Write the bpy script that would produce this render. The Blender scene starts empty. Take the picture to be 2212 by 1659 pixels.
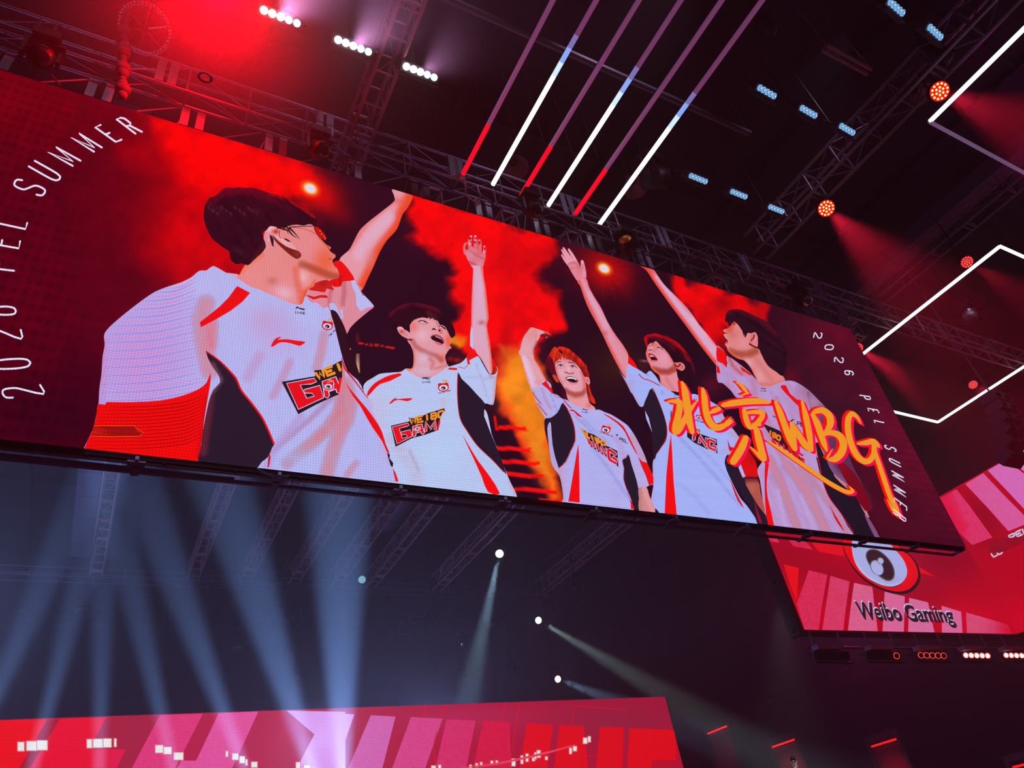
import bpy, bmesh, math, random
import numpy as np
from mathutils import Vector, Matrix
from mathutils.geometry import delaunay_2d_cdt

scene = bpy.context.scene
COL = scene.collection
random.seed(4); rng = np.random.default_rng(4)

# ------------------------------------------------------------------ camera, world, exposure
FPX, CX, CY = 1538.56, 1106.0, 829.5
R = np.array([[0.87862492, -0.45354432, -0.14935663],
              [-0.16872038, -0.58752424, 0.79141655],
              [-0.44671208, -0.67015879, -0.5927499]])      # columns: world axes seen from the camera
EYE = np.array([0.0, 0.0, 1.6])
cam = bpy.data.cameras.new('camera'); cam.sensor_width = 36.0; cam.lens = 36.0 * FPX / 2212.0
cam.clip_end = 400.0
cam_ob = bpy.data.objects.new('camera', cam); COL.objects.link(cam_ob)
_m = np.eye(4); _m[:3, :3] = R.T; _m[:3, 3] = EYE
cam_ob.matrix_world = Matrix(_m.tolist())
scene.camera = cam_ob

scene.view_settings.view_transform = 'Standard'
scene.view_settings.look = 'None'
scene.view_settings.exposure = 0.0
scene.view_settings.gamma = 1.0
scene.view_settings.use_curve_mapping = False

world = bpy.data.worlds.new('hall_gloom'); scene.world = world; world.use_nodes = True
_bg = world.node_tree.nodes['Background']
_bg.inputs[0].default_value = (0.55, 0.06, 0.42, 1.0); _bg.inputs[1].default_value = 0.045

HAZE_DENSITY = 0.0085; HAZE_FRONT = 0.0022
def add_light(name, kind, loc, target, color, energy, size=0.1, angle=10, blend=0.6):
    l = bpy.data.lights.new(name, kind); l.color = color; l.energy = energy
    if kind == 'SPOT':
        l.spot_size = math.radians(angle); l.spot_blend = blend
    if kind in ('SPOT', 'POINT'): l.shadow_soft_size = size
    o = bpy.data.objects.new(name, l); COL.objects.link(o)
    o.location = Vector(loc)
    if target is not None:
        d = Vector(target) - Vector(loc)
        o.rotation_euler = d.to_track_quat('-Z', 'Y').to_euler()
    return o

# ------------------------------------------------------------------ rays of the photograph -> places in the hall
def ray(x, y):
    return R.T @ np.array([(x - CX) / FPX, -(y - CY) / FPX, -1.0])
def at_y(x, y, Y): d = ray(x, y); return EYE + d * (Y / d[1])
def at_z(x, y, Z): d = ray(x, y); return EYE + d * ((Z - EYE[2]) / d[2])
def at_x(x, y, X): d = ray(x, y); return EYE + d * (X / d[0])
def at_d(x, y, D): d = ray(x, y); return EYE + d * (D / np.linalg.norm(d))

# ------------------------------------------------------------------ small helpers
def lin(c, k=255.0):
    c = np.asarray(c, float) / k
    return np.where(c <= 0.04045, c / 12.92, ((np.clip(c, 0, 9) + 0.055) / 1.055) ** 2.4)

def material(name, color=(40, 30, 40), rough=0.6, metal=0.0, emit=None, strength=1.0, noise=0.0, spec=0.3):
    m = bpy.data.materials.new(name); m.use_nodes = True
    nt = m.node_tree; b = nt.nodes['Principled BSDF']
    c = tuple(lin(color)) + (1.0,)
    b.inputs['Base Color'].default_value = c
    b.inputs['Roughness'].default_value = rough; b.inputs['Metallic'].default_value = metal
    b.inputs['Specular IOR Level'].default_value = spec
    if noise:
        tc = nt.nodes.new('ShaderNodeTexCoord'); n = nt.nodes.new('ShaderNodeTexNoise'); n.inputs['Scale'].default_value = noise
        n.inputs['Detail'].default_value = 4
        mx = nt.nodes.new('ShaderNodeMix'); mx.data_type = 'RGBA'
        mx.inputs[6].default_value = tuple(x * 0.6 for x in c[:3]) + (1,); mx.inputs[7].default_value = tuple(min(1, x * 1.4) for x in c[:3]) + (1,)
        nt.links.new(tc.outputs['Object'], n.inputs['Vector']); nt.links.new(n.outputs['Fac'], mx.inputs[0])
        nt.links.new(mx.outputs[2], b.inputs['Base Color'])
    if emit is not None:
        b.inputs['Emission Color'].default_value = tuple(lin(emit)) + (1.0,)
        b.inputs['Emission Strength'].default_value = strength
    return m

def lit(name, color, strength, sample=True):
    m = bpy.data.materials.new(name); m.use_nodes = True
    nt = m.node_tree; nt.nodes.clear()
    e = nt.nodes.new('ShaderNodeEmission'); o = nt.nodes.new('ShaderNodeOutputMaterial')
    e.inputs[0].default_value = tuple(lin(color)) + (1.0,); e.inputs[1].default_value = strength
    nt.links.new(e.outputs[0], o.inputs[0])
    if not sample: m.cycles.emission_sampling = 'NONE'
    return m

def link(o, parent=None):
    COL.objects.link(o)
    if parent is not None: o.parent = parent
    return o
def tag(o, label=None, cat=None, group=None, kind=None):
    for k, v in (('label', label), ('category', cat), ('group', group), ('kind', kind)):
        if v: o[k] = v
    return o
def thing(name, label, cat, loc=(0, 0, 0), group=None):
    o = bpy.data.objects.new(name, None); o.empty_display_size = 0.2; o.location = Vector(loc); COL.objects.link(o)
    return tag(o, label, cat, group)

class MB:
    """collects plain geometry in world space, built as one mesh"""
    def __init__(self): self.v = []; self.f = []; self.mi = []; self.mat = 0
    def add(self, vs, fs):
        b = len(self.v); self.v += [tuple(map(float, p)) for p in vs]; self.f += [tuple(i + b for i in f) for f in fs]
        self.mi += [self.mat] * len(fs); return self
    def box(self, c, s, rot=None):
        c = np.array(c, float); s = np.array(s, float) / 2
        vs = np.array([[x, y, z] for x in (-1, 1) for y in (-1, 1) for z in (-1, 1)]) * s
        if rot is not None: vs = vs @ np.array(rot).T
        return self.add(vs + c, [(0, 1, 3, 2), (4, 6, 7, 5), (0, 4, 5, 1), (2, 3, 7, 6), (0, 2, 6, 4), (1, 5, 7, 3)])
    def tube(self, a, b, r, n=8, r2=None, cap=True):
        a = np.array(a, float); b = np.array(b, float); d = b - a; L = np.linalg.norm(d)
        if L < 1e-6: return self
        d /= L; u = np.cross(d, [0, 0, 1.0]) if abs(d[2]) < 0.9 else np.cross(d, [1.0, 0, 0]); u /= np.linalg.norm(u); w = np.cross(d, u)
        r2 = r if r2 is None else r2
        ring = lambda p, rr: [p + rr * (math.cos(t) * u + math.sin(t) * w) for t in np.arange(n) * 2 * math.pi / n]
        vs = ring(a, r) + ring(b, r2); fs = [(i, (i + 1) % n, n + (i + 1) % n, n + i) for i in range(n)]
        if cap: fs += [tuple(range(n - 1, -1, -1)), tuple(range(n, 2 * n))]
        return self.add(vs, fs)
    def path(self, pts, r, n=6):
        for p, q in zip(pts[:-1], pts[1:]): self.tube(p, q, r, n)
        return self
    def lathe(self, prof, c=(0, 0, 0), axis=(0, 0, 1), n=20):
        """prof: (radius, height along axis)"""
        d = np.array(axis, float); d /= np.linalg.norm(d)
        u = np.cross(d, [0, 0, 1.0]) if abs(d[2]) < 0.9 else np.cross(d, [1.0, 0, 0]); u /= np.linalg.norm(u); w = np.cross(d, u)
        vs, fs = [], []
        for r, h in prof:
            vs += [np.array(c) + d * h + r * (math.cos(t) * u + math.sin(t) * w) for t in np.arange(n) * 2 * math.pi / n]
        for k in range(len(prof) - 1):
            fs += [(k * n + i, k * n + (i + 1) % n, (k + 1) * n + (i + 1) % n, (k + 1) * n + i) for i in range(n)]
        return self.add(vs, fs)
    def build(self, name, mats, parent=None, smooth=False, bevel=0.0):
        me = bpy.data.meshes.new(name); off = np.array(parent.location) if parent is not None and parent.parent is None else np.zeros(3)
        if parent is not None and parent.parent is not None: off = np.array(parent.parent.location)
        me.from_pydata([tuple(np.array(p) - off) for p in self.v], [], self.f); me.validate(); me.update()
        mats = mats if isinstance(mats, (list, tuple)) else [mats]
        for m in mats: me.materials.append(m)
        if len(mats) > 1:
            for p, i in zip(me.polygons, self.mi): p.material_index = i
        bm = bmesh.new(); bm.from_mesh(me); bmesh.ops.recalc_face_normals(bm, faces=bm.faces); bm.to_mesh(me); bm.free()
        if smooth: me.shade_smooth()
        o = link(bpy.data.objects.new(name, me), parent)
        if bevel:
            b = o.modifiers.new('bevel', 'BEVEL'); b.width = bevel; b.segments = 2; b.limit_method = 'ANGLE'
        return o
def copy_tree(o, parent=None, loc=None):
    c = o.copy(); COL.objects.link(c)
    if parent is not None: c.parent = parent
    if loc is not None: c.location = Vector(loc)
    for ch in list(o.children): copy_tree(ch, c)
    return c
# ------------------------------------------------------------------ pictures shown on LED walls: flat emissive artwork lying on the wall's own plane
class Crop:
    def __init__(s, ox, oy, k): s.o = np.array([ox, oy], float); s.k = k
    def p(s, pts): return np.atleast_2d(np.asarray(pts, float)) / s.k + s.o
PX = Crop(0, 0, 1.0)

def spline(P, sm, closed=True):
    P = np.asarray(P, float); n = len(P)
    if sm <= 1 or n < 3: return P
    out = []
    for i in range(n if closed else n - 1):
        if closed: a, b, c, d = P[i - 1], P[i], P[(i + 1) % n], P[(i + 2) % n]
        else: a, b, c, d = P[max(i - 1, 0)], P[i], P[i + 1], P[min(i + 2, n - 1)]
        L = np.linalg.norm(c - b) + 1e-9
        m1 = (c - a) * 0.5; m2 = (d - b) * 0.5
        for m in (m1, m2):
            q = np.linalg.norm(m)
            if q > L: m *= L / q
        for t in np.arange(sm) / sm:
            t2, t3 = t * t, t * t * t
            out.append((2 * t3 - 3 * t2 + 1) * b + (t3 - 2 * t2 + t) * m1 + (-2 * t3 + 3 * t2) * c + (t3 - t2) * m2)
    if not closed: out.append(P[-1])
    return np.array(out)

def inside(P, poly):
    x, y = P[:, 0], P[:, 1]; r = np.zeros(len(P), bool); n = len(poly)
    for i in range(n):
        x1, y1 = poly[i - 1]; x2, y2 = poly[i]
        if y1 == y2: continue
        c = (y1 > y) != (y2 > y)
        r ^= c & (x < (x2 - x1) * (y - y1) / (y2 - y1) + x1)
    return r
def pdist(P, L, closed=False):
    d = np.full(len(P), 1e9)
    n = len(L)
    for i in range(n if closed else n - 1):
        a, b = L[i], L[(i + 1) % n]; ab = b - a; q = ab @ ab + 1e-12
        t = np.clip(((P - a) @ ab) / q, 0, 1)
        d = np.minimum(d, np.hypot(*(P - a - t[:, None] * ab).T))
    return d
def clip_half(poly, a, b):
    """keep the part left of a->b in picture coordinates"""
    n = np.array([-(b - a)[1], (b - a)[0]]); out = []
    s = (poly - a) @ n
    for i in range(len(poly)):
        p, q, sp, sq = poly[i - 1], poly[i], s[i - 1], s[i]
        if (sp >= 0) != (sq >= 0): out.append(p + (q - p) * sp / (sp - sq))
        if sq >= 0: out.append(q)
    return np.array(out)

_lat = rng.random((256, 256))
def vnoise(x, y):
    xi = np.floor(x).astype(int); yi = np.floor(y).astype(int); u = x - xi; v = y - yi
    u = u * u * (3 - 2 * u); v = v * v * (3 - 2 * v); g = lambda a, b: _lat[a % 256, b % 256]
    return (g(xi, yi) * (1 - u) + g(xi + 1, yi) * u) * (1 - v) + (g(xi, yi + 1) * (1 - u) + g(xi + 1, yi + 1) * u) * v
def fbm(P, s, o=4):
    r = np.zeros(len(P)); a, t = 0.5, 0
    for k in range(o): r += a * vnoise(P[:, 0] / s + 17.3 * k, P[:, 1] / s + 5.1 * k); t += a; a *= 0.5; s *= 0.5
    return r / t

def paint(P, col, st, crop):
    C = np.tile(np.asarray(col, float), (len(P), 1))
    for s in st or ():
        if s[0] == 'L':
            _, pts, w, c, a = s
            d = pdist(P, crop.p(pts)) / (w / crop.k); m = a * np.clip(1 - d * d, 0, 1) ** 1.0
        elif s[0] == 'E':
            x, y, rx, ry, c, a = s[1:7]; g = s[7] if len(s) > 7 else 0
            q = P - crop.p([(x, y)])[0]; ca, sa = math.cos(g), math.sin(g)
            u = (q[:, 0] * ca + q[:, 1] * sa) / (rx / crop.k); v = (-q[:, 0] * sa + q[:, 1] * ca) / (ry / crop.k)
            m = a * np.exp(-1.2 * (u * u + v * v))
        elif s[0] == 'N':                     # streaks / mottling
            _, sx, sy, g, c, a = s; ca, sa = math.cos(g), math.sin(g)
            Q = np.stack([(P[:, 0] * ca + P[:, 1] * sa) / sx, (-P[:, 0] * sa + P[:, 1] * ca) / sy], 1)
            m = a * np.clip((fbm(Q, 1.0, 3) - 0.45) * 3, 0, 1)
        elif s[0] == 'F': m, c = s[1](P)      # free function
        elif s[0] == 'A':                     # filled area with a soft edge
            _, pts, w, c, a = s; L = crop.p(pts); d = pdist(P, L, True); i = inside(P, L)
            m = a * np.clip(0.5 + np.where(i, d, -d) / (w / crop.k), 0, 1)
        C = C * (1 - m[:, None]) + np.asarray(c, float) * m[:, None]
    return C

class Sheet:
    """one mesh of coloured polygons in picture coordinates"""
    def __init__(s): s.v = []; s.l = []; s.c = []; s.f = []; s.n = 0
    def put(s, P, C, F, layer):
        s.v.append(P); s.c.append(C); s.l.append(np.full(len(P), layer)); s.f += [tuple(int(i) + s.n for i in f) for f in F]; s.n += len(P)

class Wall:
    """the plane of an LED wall: point, normal towards the hall, clipping edges in picture coordinates"""
    def __init__(s, p0, nrm, clip=()):
        s.p0 = np.array(p0, float); s.nrm = np.array(nrm, float) / np.linalg.norm(nrm); s.clip = [np.array(c, float) for c in clip]; s.k = 0
    def unproject(s, P, lay):
        D = np.stack([(P[:, 0] - CX) / FPX, -(P[:, 1] - CY) / FPX, -np.ones(len(P))], 1) @ R
        q = s.p0[None] + s.nrm[None] * (np.asarray(lay, float) * 0.00012)[:, None] - EYE
        return EYE + D * ((q @ s.nrm) / (D @ s.nrm))[:, None]
    def shape(s, sh, crop, pts, col, st=None, sp=5.0, sm=4):
        P = spline(crop.p(pts), sm)
        for a, b in s.clip:
            if len(P): P = clip_half(P, a, b)
        s.k += 1
        if len(P) < 3: return
        Q = []
        for i in range(len(P)):
            a, b = P[i - 1], P[i]; n = max(1, int(np.linalg.norm(b - a) / (sp * 1.3))) if st else 1
            Q += [a + (b - a) * t / n for t in range(n)]
        P = np.array(Q); keep = np.ones(len(P), bool)
        keep[1:] = np.hypot(*(P[1:] - P[:-1]).T) > 0.02; P = P[keep]
        V = [Vector(p) for p in P]
        if st:
            lo, hi = P.min(0), P.max(0)
            gx, gy = np.meshgrid(np.arange(lo[0] + sp / 2, hi[0], sp), np.arange(lo[1] + sp / 2, hi[1], sp))
            G = np.stack([gx.ravel(), gy.ravel()], 1)
            if len(G):
                G = G + rng.uniform(-0.15, 0.15, G.shape) * sp
                G = G[inside(G, P)]
            if len(G):
                G = G[pdist(G, P, True) > 0.4 * sp]; V += [Vector(p) for p in G]
        r = delaunay_2d_cdt(V, [], [list(range(len(P)))], 1, 1e-5)
        if not r[2]: return
        V = np.array([(p.x, p.y) for p in r[0]])
        s.put(sh, V, paint(V, col, st, crop), r[2])
    def put(s, sh, V, C, F): sh.put(V, C, F, s.k)
    def line(s, sh, crop, pts, w, col, sm=5, closed=False, cap=0.35):
        P = spline(crop.p(pts), sm, closed); n = len(P); s.k += 1
        w = np.atleast_1d(np.asarray(w, float)) / crop.k
        W = np.interp(np.linspace(0, 1, n), np.linspace(0, 1, len(w)), w) if len(w) > 1 else np.full(n, w[0])
        if closed: T = np.roll(P, -1, 0) - np.roll(P, 1, 0)
        else: T = np.gradient(P, axis=0)
        T = T / (np.hypot(*T.T)[:, None] + 1e-9); N = np.stack([-T[:, 1], T[:, 0]], 1)
        L = P + N * W[:, None] / 2; Rr = P - N * W[:, None] / 2
        V = np.concatenate([L, Rr]); F = [(i, i + 1, n + i + 1, n + i) for i in range(n - 1)]
        if closed: F.append((n - 1, 0, n, 2 * n - 1))
        elif cap:
            V = np.concatenate([V, [P[0] - T[0] * W[0] * cap, P[-1] + T[-1] * W[-1] * cap]])
            F += [(0, n, 2 * n), (n - 1, 2 * n + 1, 2 * n - 1)]
        for a, b in s.clip:
            nn = np.array([-(b - a)[1], (b - a)[0]]); ok = (V - a) @ nn >= 0
            F = [f for f in F if all(ok[i] for i in f)]
        if F: s.put(sh, V, np.tile(np.asarray(col, float), (len(V), 1)), F)
    def oval(s, sh, crop, x, y, rx, ry, col, g=0.0, n=22):
        t = np.arange(n) * 2 * math.pi / n; ca, sa = math.cos(g), math.sin(g)
        u, v = rx * np.cos(t), ry * np.sin(t)
        s.shape(sh, crop, np.stack([x + u * ca - v * sa, y + u * sa + v * ca], 1), col, sm=1)
    def build(s, sh, name, mat, parent):
        P = np.concatenate(sh.v); L = np.concatenate(sh.l); C = np.concatenate(sh.c)
        W = s.unproject(P, L)
        root = parent
        while root.parent is not None: root = root.parent
        me = bpy.data.meshes.new(name); me.from_pydata((W - np.array(root.location)).tolist(), [], sh.f); me.update()
        ca = me.color_attributes.new('picture', 'FLOAT_COLOR', 'POINT')
        ca.data.foreach_set('color', np.concatenate([lin(np.clip(C, 0, 255)), np.ones((len(C), 1))], 1).astype(np.float32).ravel())
        me.materials.append(mat)
        return link(bpy.data.objects.new(name, me), parent)

def led_material(name, strength=1.0, ripple=0.05, scale=900.0, mottle=0.0):
    m = bpy.data.materials.new(name); m.use_nodes = True; nt = m.node_tree; nt.nodes.clear()
    at = nt.nodes.new('ShaderNodeAttribute'); at.attribute_name = 'picture'
    e = nt.nodes.new('ShaderNodeEmission'); o = nt.nodes.new('ShaderNodeOutputMaterial'); e.inputs[1].default_value = strength
    tc = nt.nodes.new('ShaderNodeTexCoord'); w = nt.nodes.new('ShaderNodeTexWave'); w.wave_type = 'BANDS'; w.bands_direction = 'Z'
    w.inputs['Scale'].default_value = scale; w.inputs['Distortion'].default_value = 0.0
    nt.links.new(tc.outputs['Object'], w.inputs['Vector'])
    mr = nt.nodes.new('ShaderNodeMapRange'); mr.inputs['To Min'].default_value = 1 - ripple; mr.inputs['To Max'].default_value = 1 + ripple
    nt.links.new(w.outputs['Fac'], mr.inputs['Value'])
    fac = mr.outputs[0]
    w2 = nt.nodes.new('ShaderNodeTexWave'); w2.wave_type = 'BANDS'; w2.bands_direction = 'X'; w2.inputs['Scale'].default_value = scale * 1.15; w2.inputs['Distortion'].default_value = 0.0
    nt.links.new(tc.outputs['Object'], w2.inputs['Vector'])
    mr2 = nt.nodes.new('ShaderNodeMapRange'); mr2.inputs['To Min'].default_value = 1 - ripple; mr2.inputs['To Max'].default_value = 1 + ripple
    nt.links.new(w2.outputs['Fac'], mr2.inputs['Value'])
    mm = nt.nodes.new('ShaderNodeMath'); mm.operation = 'MULTIPLY'; nt.links.new(mr.outputs[0], mm.inputs[0]); nt.links.new(mr2.outputs[0], mm.inputs[1]); fac = mm.outputs[0]
    if mottle:
        n = nt.nodes.new('ShaderNodeTexNoise'); n.inputs['Scale'].default_value = 9; n.inputs['Detail'].default_value = 5
        nt.links.new(tc.outputs['Object'], n.inputs['Vector'])
        m2 = nt.nodes.new('ShaderNodeMapRange'); m2.inputs['To Min'].default_value = 1 - mottle; m2.inputs['To Max'].default_value = 1 + mottle
        nt.links.new(n.outputs['Fac'], m2.inputs['Value'])
        mu = nt.nodes.new('ShaderNodeMath'); mu.operation = 'MULTIPLY'; nt.links.new(fac, mu.inputs[0]); nt.links.new(m2.outputs[0], mu.inputs[1]); fac = mu.outputs[0]
    vm = nt.nodes.new('ShaderNodeVectorMath'); vm.operation = 'SCALE'
    nt.links.new(at.outputs['Color'], vm.inputs[0]); nt.links.new(fac, vm.inputs['Scale'])
    nt.links.new(vm.outputs[0], e.inputs[0]); nt.links.new(e.outputs[0], o.inputs[0])
    m.cycles.emission_sampling = 'NONE'
    return m

# stroke lettering: glyphs as polylines in a unit box (x right, y up)
GL = {'0': [[(.5, 0), (.15, .08), (0, .3), (0, .7), (.15, .92), (.5, 1), (.85, .92), (1, .7), (1, .3), (.85, .08), (.5, 0)]],
 '2': [[(0, .78), (.1, .95), (.5, 1), (.9, .95), (1, .78), (.9, .58), (0, 0), (1, 0)]],
 '6': [[(.95, .85), (.8, .97), (.5, 1), (.15, .92), (0, .7), (0, .25), (.15, .05), (.5, 0), (.85, .05), (1, .25), (.85, .5), (.5, .55), (.05, .5)]],
 'P': [[(0, 0), (0, 1), (.7, 1), (1, .9), (1, .55), (.7, .45), (0, .45)]], 'E': [[(1, 1), (0, 1), (0, 0), (1, 0)], [(0, .5), (.75, .5)]],
 'L': [[(0, 1), (0, 0), (1, 0)]], 'S': [[(1, .82), (.85, .97), (.5, 1), (.12, .95), (0, .78), (.1, .6), (.9, .4), (1, .22), (.85, .04), (.5, 0), (.12, .04), (0, .2)]],
 'U': [[(0, 1), (0, .25), (.15, .05), (.5, 0), (.85, .05), (1, .25), (1, 1)]], 'M': [[(0, 0), (0, 1), (.5, .15), (1, 1), (1, 0)]],
 'R': [[(0, 0), (0, 1), (.7, 1), (1, .9), (1, .6), (.7, .5), (0, .5)], [(.55, .5), (1, 0)]], 'W': [[(0, 1), (.22, 0), (.5, .8), (.78, 0), (1, 1)]],
 'I': [[(.5, 0), (.5, 1)]], 'B': [[(0, 0), (0, 1), (.75, 1), (.9, .8), (.7, .52), (0, .52)], [(.7, .52), (1, .3), (.8, 0), (0, 0)]],
 'O': [[(0, .1), (0, .9), (.12, 1), (.88, 1), (1, .9), (1, .1), (.88, 0), (.12, 0), (0, .1)]], 'G': [[(1, .95), (.1, 1), (0, .9), (0, .1), (.1, 0), (1, .05), (1, .45), (.55, .45)]],
 'A': [[(0, 0), (.1, 1), (.9, 1), (1, 0)], [(.05, .45), (.95, .45)]], 'N': [[(0, 0), (0, 1), (1, 0), (1, 1)]], 'H': [[(0, 0), (0, 1)], [(1, 0), (1, 1)], [(0, .5), (1, .5)]],
 'e': [[(.05, .3), (.95, .3), (.85, .52), (.5, .6), (.1, .5), (0, .3), (.12, .06), (.5, 0), (.9, .08)]], 'i': [[(.5, 0), (.5, .6)], [(.5, .8), (.5, .9)]],
 'b': [[(0, 1), (0, 0)], [(0, .45), (.4, .62), (.9, .5), (1, .3), (.9, .08), (.4, -.02), (0, .12)]], 'o': [[(.5, 0), (.1, .08), (0, .3), (.1, .52), (.5, .6), (.9, .52), (1, .3), (.9, .08), (.5, 0)]],
 'a': [[(.05, .5), (.5, .6), (.9, .5), (.95, 0)], [(.95, .36), (.2, .3), (.05, .14), (.4, 0), (.95, .14)]], 'm': [[(0, 0), (0, .6)], [(0, .45), (.3, .6), (.5, .5), (.5, 0)], [(.5, .45), (.8, .6), (1, .5), (1, 0)]],
 'n': [[(0, 0), (0, .6)], [(0, .45), (.5, .6), (.95, .5), (1, 0)]], 'g': [[(1, .6), (1, -.15), (.7, -.3), (.1, -.25)], [(1, .45), (.6, .6), (.1, .5), (0, .3), (.1, .06), (.6, 0), (1, .14)]], '-': [[(.1, .4), (.9, .4)]]}
CURVY = set('026SUeboagnm')
def glyph(wall, sh, crop, ch, org, right, up, w, col):
    o, r, u = (np.array(q, float) for q in (org, right, up))
    for pl in GL.get(ch, []):
        wall.line(sh, crop, [o + r * x + u * y for x, y in pl], w, col, sm=3 if ch in CURVY else 1, cap=0.4)
def word(wall, sh, crop, txt, q, w, col, gap=0.28):
    """text in the quadrilateral q = (lower left, lower right, upper right, upper left)"""
    q = [np.array(p, float) for p in q]; n = len(txt); cw = 1.0 / (n + gap * (n - 1))
    f = lambda s, t: (q[0] * (1 - s) + q[1] * s) * (1 - t) + (q[3] * (1 - s) + q[2] * s) * t
    for i, ch in enumerate(txt):
        s0 = i * cw * (1 + gap)
        for pl in GL.get(ch, []):
            wall.line(sh, crop, [f(s0 + cw * (x * (.3 if ch == 'I' else 1) + (.35 if ch == 'I' else 0)), y) for x, y in pl], w, col, sm=3 if ch in CURVY else 1, cap=0.3)
# ------------------------------------------------------------------ the hall itself
M_ceil = material('black_painted_ceiling', (26, 18, 26), 0.9, noise=0.4)
M_wall = material('dark_grey_wall', (46, 40, 50), 0.9, noise=0.3)
M_floor = material('black_floor', (30, 26, 30), 0.6, noise=0.5)
M_steel = material('dark_rigging_steel', (116, 104, 124), 0.4, 0.5, spec=0.6)
M_alu = material('grey_aluminium', (150, 146, 158), 0.35, 0.8, spec=0.5)
M_black = material('black_painted_metal', (24, 20, 24), 0.5, 0.2)
M_duct = material('grey_duct_metal', (92, 70, 92), 0.6, 0.3)
ZC, YB, XR = 20.6, 52.0, 43.0
def structure(mb, name, mats, label, cat, **k):
    o = mb.build(name, mats, **k); tag(o, label, cat, None, 'structure'); return o
structure(MB().box((12, 22, -0.1), (76, 62, 0.2)), 'floor', M_floor, 'dark hall floor below the frame', 'floor')
m = MB().box((12, 22, ZC + 0.1), (76, 62, 0.2))
for i in range(13): m.box((-20 + i * 5.3, 22, ZC - 0.12), (0.22, 62, 0.24))       # deck ribs
for j in range(8): m.box((12, -6 + j * 8, ZC - 0.08), (76, 0.12, 0.16))
structure(m, 'ceiling', M_ceil, 'black ribbed roof deck high over the rigging', 'ceiling')
m = MB().box((12, YB + 0.1, ZC / 2), (76, 0.2, ZC)).box((12, YB - 0.4, 13.6), (76, 0.6, 0.5)).box((12, YB - 0.3, 7.6), (76, 0.4, 0.25))
for i in range(9): m.box((-20 + i * 8, YB - 0.2, ZC / 2), (0.4, 0.3, ZC))
structure(m, 'wall_back', M_wall, 'dark back wall of the hall above the stage screen', 'wall')
m = MB().box((XR + 0.2, 22, ZC / 2), (0.4, 62, ZC)).box((XR - 0.3, 11.5, ZC / 2), (1.0, 25, ZC)).box((XR - 0.1, 34, 11.5), (0.5, 36, 0.3))
structure(m, 'wall_right', M_wall, 'dark side wall of the hall with a step, right of the stage', 'wall')
structure(MB().box((-26.2, 22, ZC / 2), (0.4, 62, ZC)), 'wall_left', M_wall, 'dark side wall of the hall at the left', 'wall')

# doorways with a red light strip over each, in the right hand wall
M_door = material('red_door_panel', (150, 60, 74), 0.6); M_trim = material('grey_door_frame', (96, 84, 96), 0.5)
M_strip = lit('red_light_strip', (255, 22, 30), 1.6)
for n, (qa, qb) in enumerate((((1533, 1586), (1576, 1566)), ((1672, 1614), (1723, 1596)), ((1886, 1613), (1943, 1595)), ((2192, 1659), (2230, 1646)))):
    XW = XR if n < 3 else XR - 0.8
    a_, b_ = at_x(*qa, XW), at_x(*qb, XW); y0, y1, zt = a_[1], b_[1], (a_[2] + b_[2]) / 2 + .25
    lab = ('hazy doorway nearest the stage screen, red strip over it', 'red lit doorway behind the person with the camera', 'red lit doorway in a pale frame, third from the stage screen', 'doorway at the lower right corner with a red strip')[n]
    d = thing('door_%d' % (n + 1), lab, 'door', (XW, (y0 + y1) / 2, 0)); d['kind'] = 'structure'
    MB().box((XW - 0.06, (y0 + y1) / 2, zt / 2 - 0.2), (0.1, y0 - y1, zt - 0.4)).build('door_panel', M_door, d)
    f = MB().box((XW - 0.15, y0 + 0.12, zt / 2), (0.3, 0.24, zt)).box((XW - 0.15, y1 - 0.12, zt / 2), (0.3, 0.24, zt)).box((XW - 0.15, (y0 + y1) / 2, zt + 0.15), (0.3, y0 - y1 + 0.5, 0.3))
    f.build('door_frame', M_trim, d)
    MB().box((XW - 0.2, (y0 + y1) / 2, zt - 0.25), (0.08, y0 - y1 - 0.1, 0.10)).build('light_strip', M_strip, d)
    add_light('door_wash', 'SPOT', (XW - 3, (y0 + y1) / 2, zt - 0.6), (XW, (y0 + y1) / 2, zt - 2.6), (1, .1, .14), 150 if n else 40, 0.2, 70, 1)

# ------------------------------------------------------------------ trusses
def truss_x(name, label, x0, x1, ya, yb, z0, z1, step, plates=(), r=0.045, group=None, mat=None):
    """box truss along X: chords at (ya|yb, z0|z1)"""
    t = thing(name, label, 'truss', ((x0 + x1) / 2, (ya + yb) / 2, z0), group)
    for y in (ya, yb):
        for z in (z0, z1): MB().tube((x0, y, z), (x1, y, z), r).build('chord', mat or M_steel, t)
    xs = np.arange(x0 + 0.2, x1, step); m = MB(); d = MB()
    for i, x in enumerate(xs):
        for y in (ya, yb): m.tube((x, y, z0), (x, y, z1), r * .7, 6)
        for z in (z0, z1): m.tube((x, ya, z), (x, yb, z), r * .6, 6)
        if i + 1 < len(xs):
            a, b = (z0, z1) if i % 2 else (z1, z0); d.tube((x, ya, a), (xs[i + 1], ya, b), r * .3, 5); d.tube((x, yb, a), (xs[i + 1], yb, b), r * .3, 5)
            d.tube((x, ya, z0), (xs[i + 1], yb, z0), r * .35, 5)
    m.build('upright', mat or M_steel, t)['kind'] = 'stuff'; d.build('lacing', mat or M_steel, t)['kind'] = 'stuff'
    for x in plates:
        MB().box((x, min(ya, yb) - 0.03, (z0 + z1) / 2), (0.16, 0.03, z1 - z0)).box((x + .24, min(ya, yb) - 0.03, (z0 + z1) / 2), (0.16, 0.03, z1 - z0)).build('splice_plate', M_alu, t)
    return t
truss_x('lighting_truss', 'long box truss running across the hall just above the big screen', -8, 42, 9.42, 9.78, 16.22, 17.1, 1.24, [-4.2 + 3.3 * i for i in range(13)], 0.032)

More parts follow.
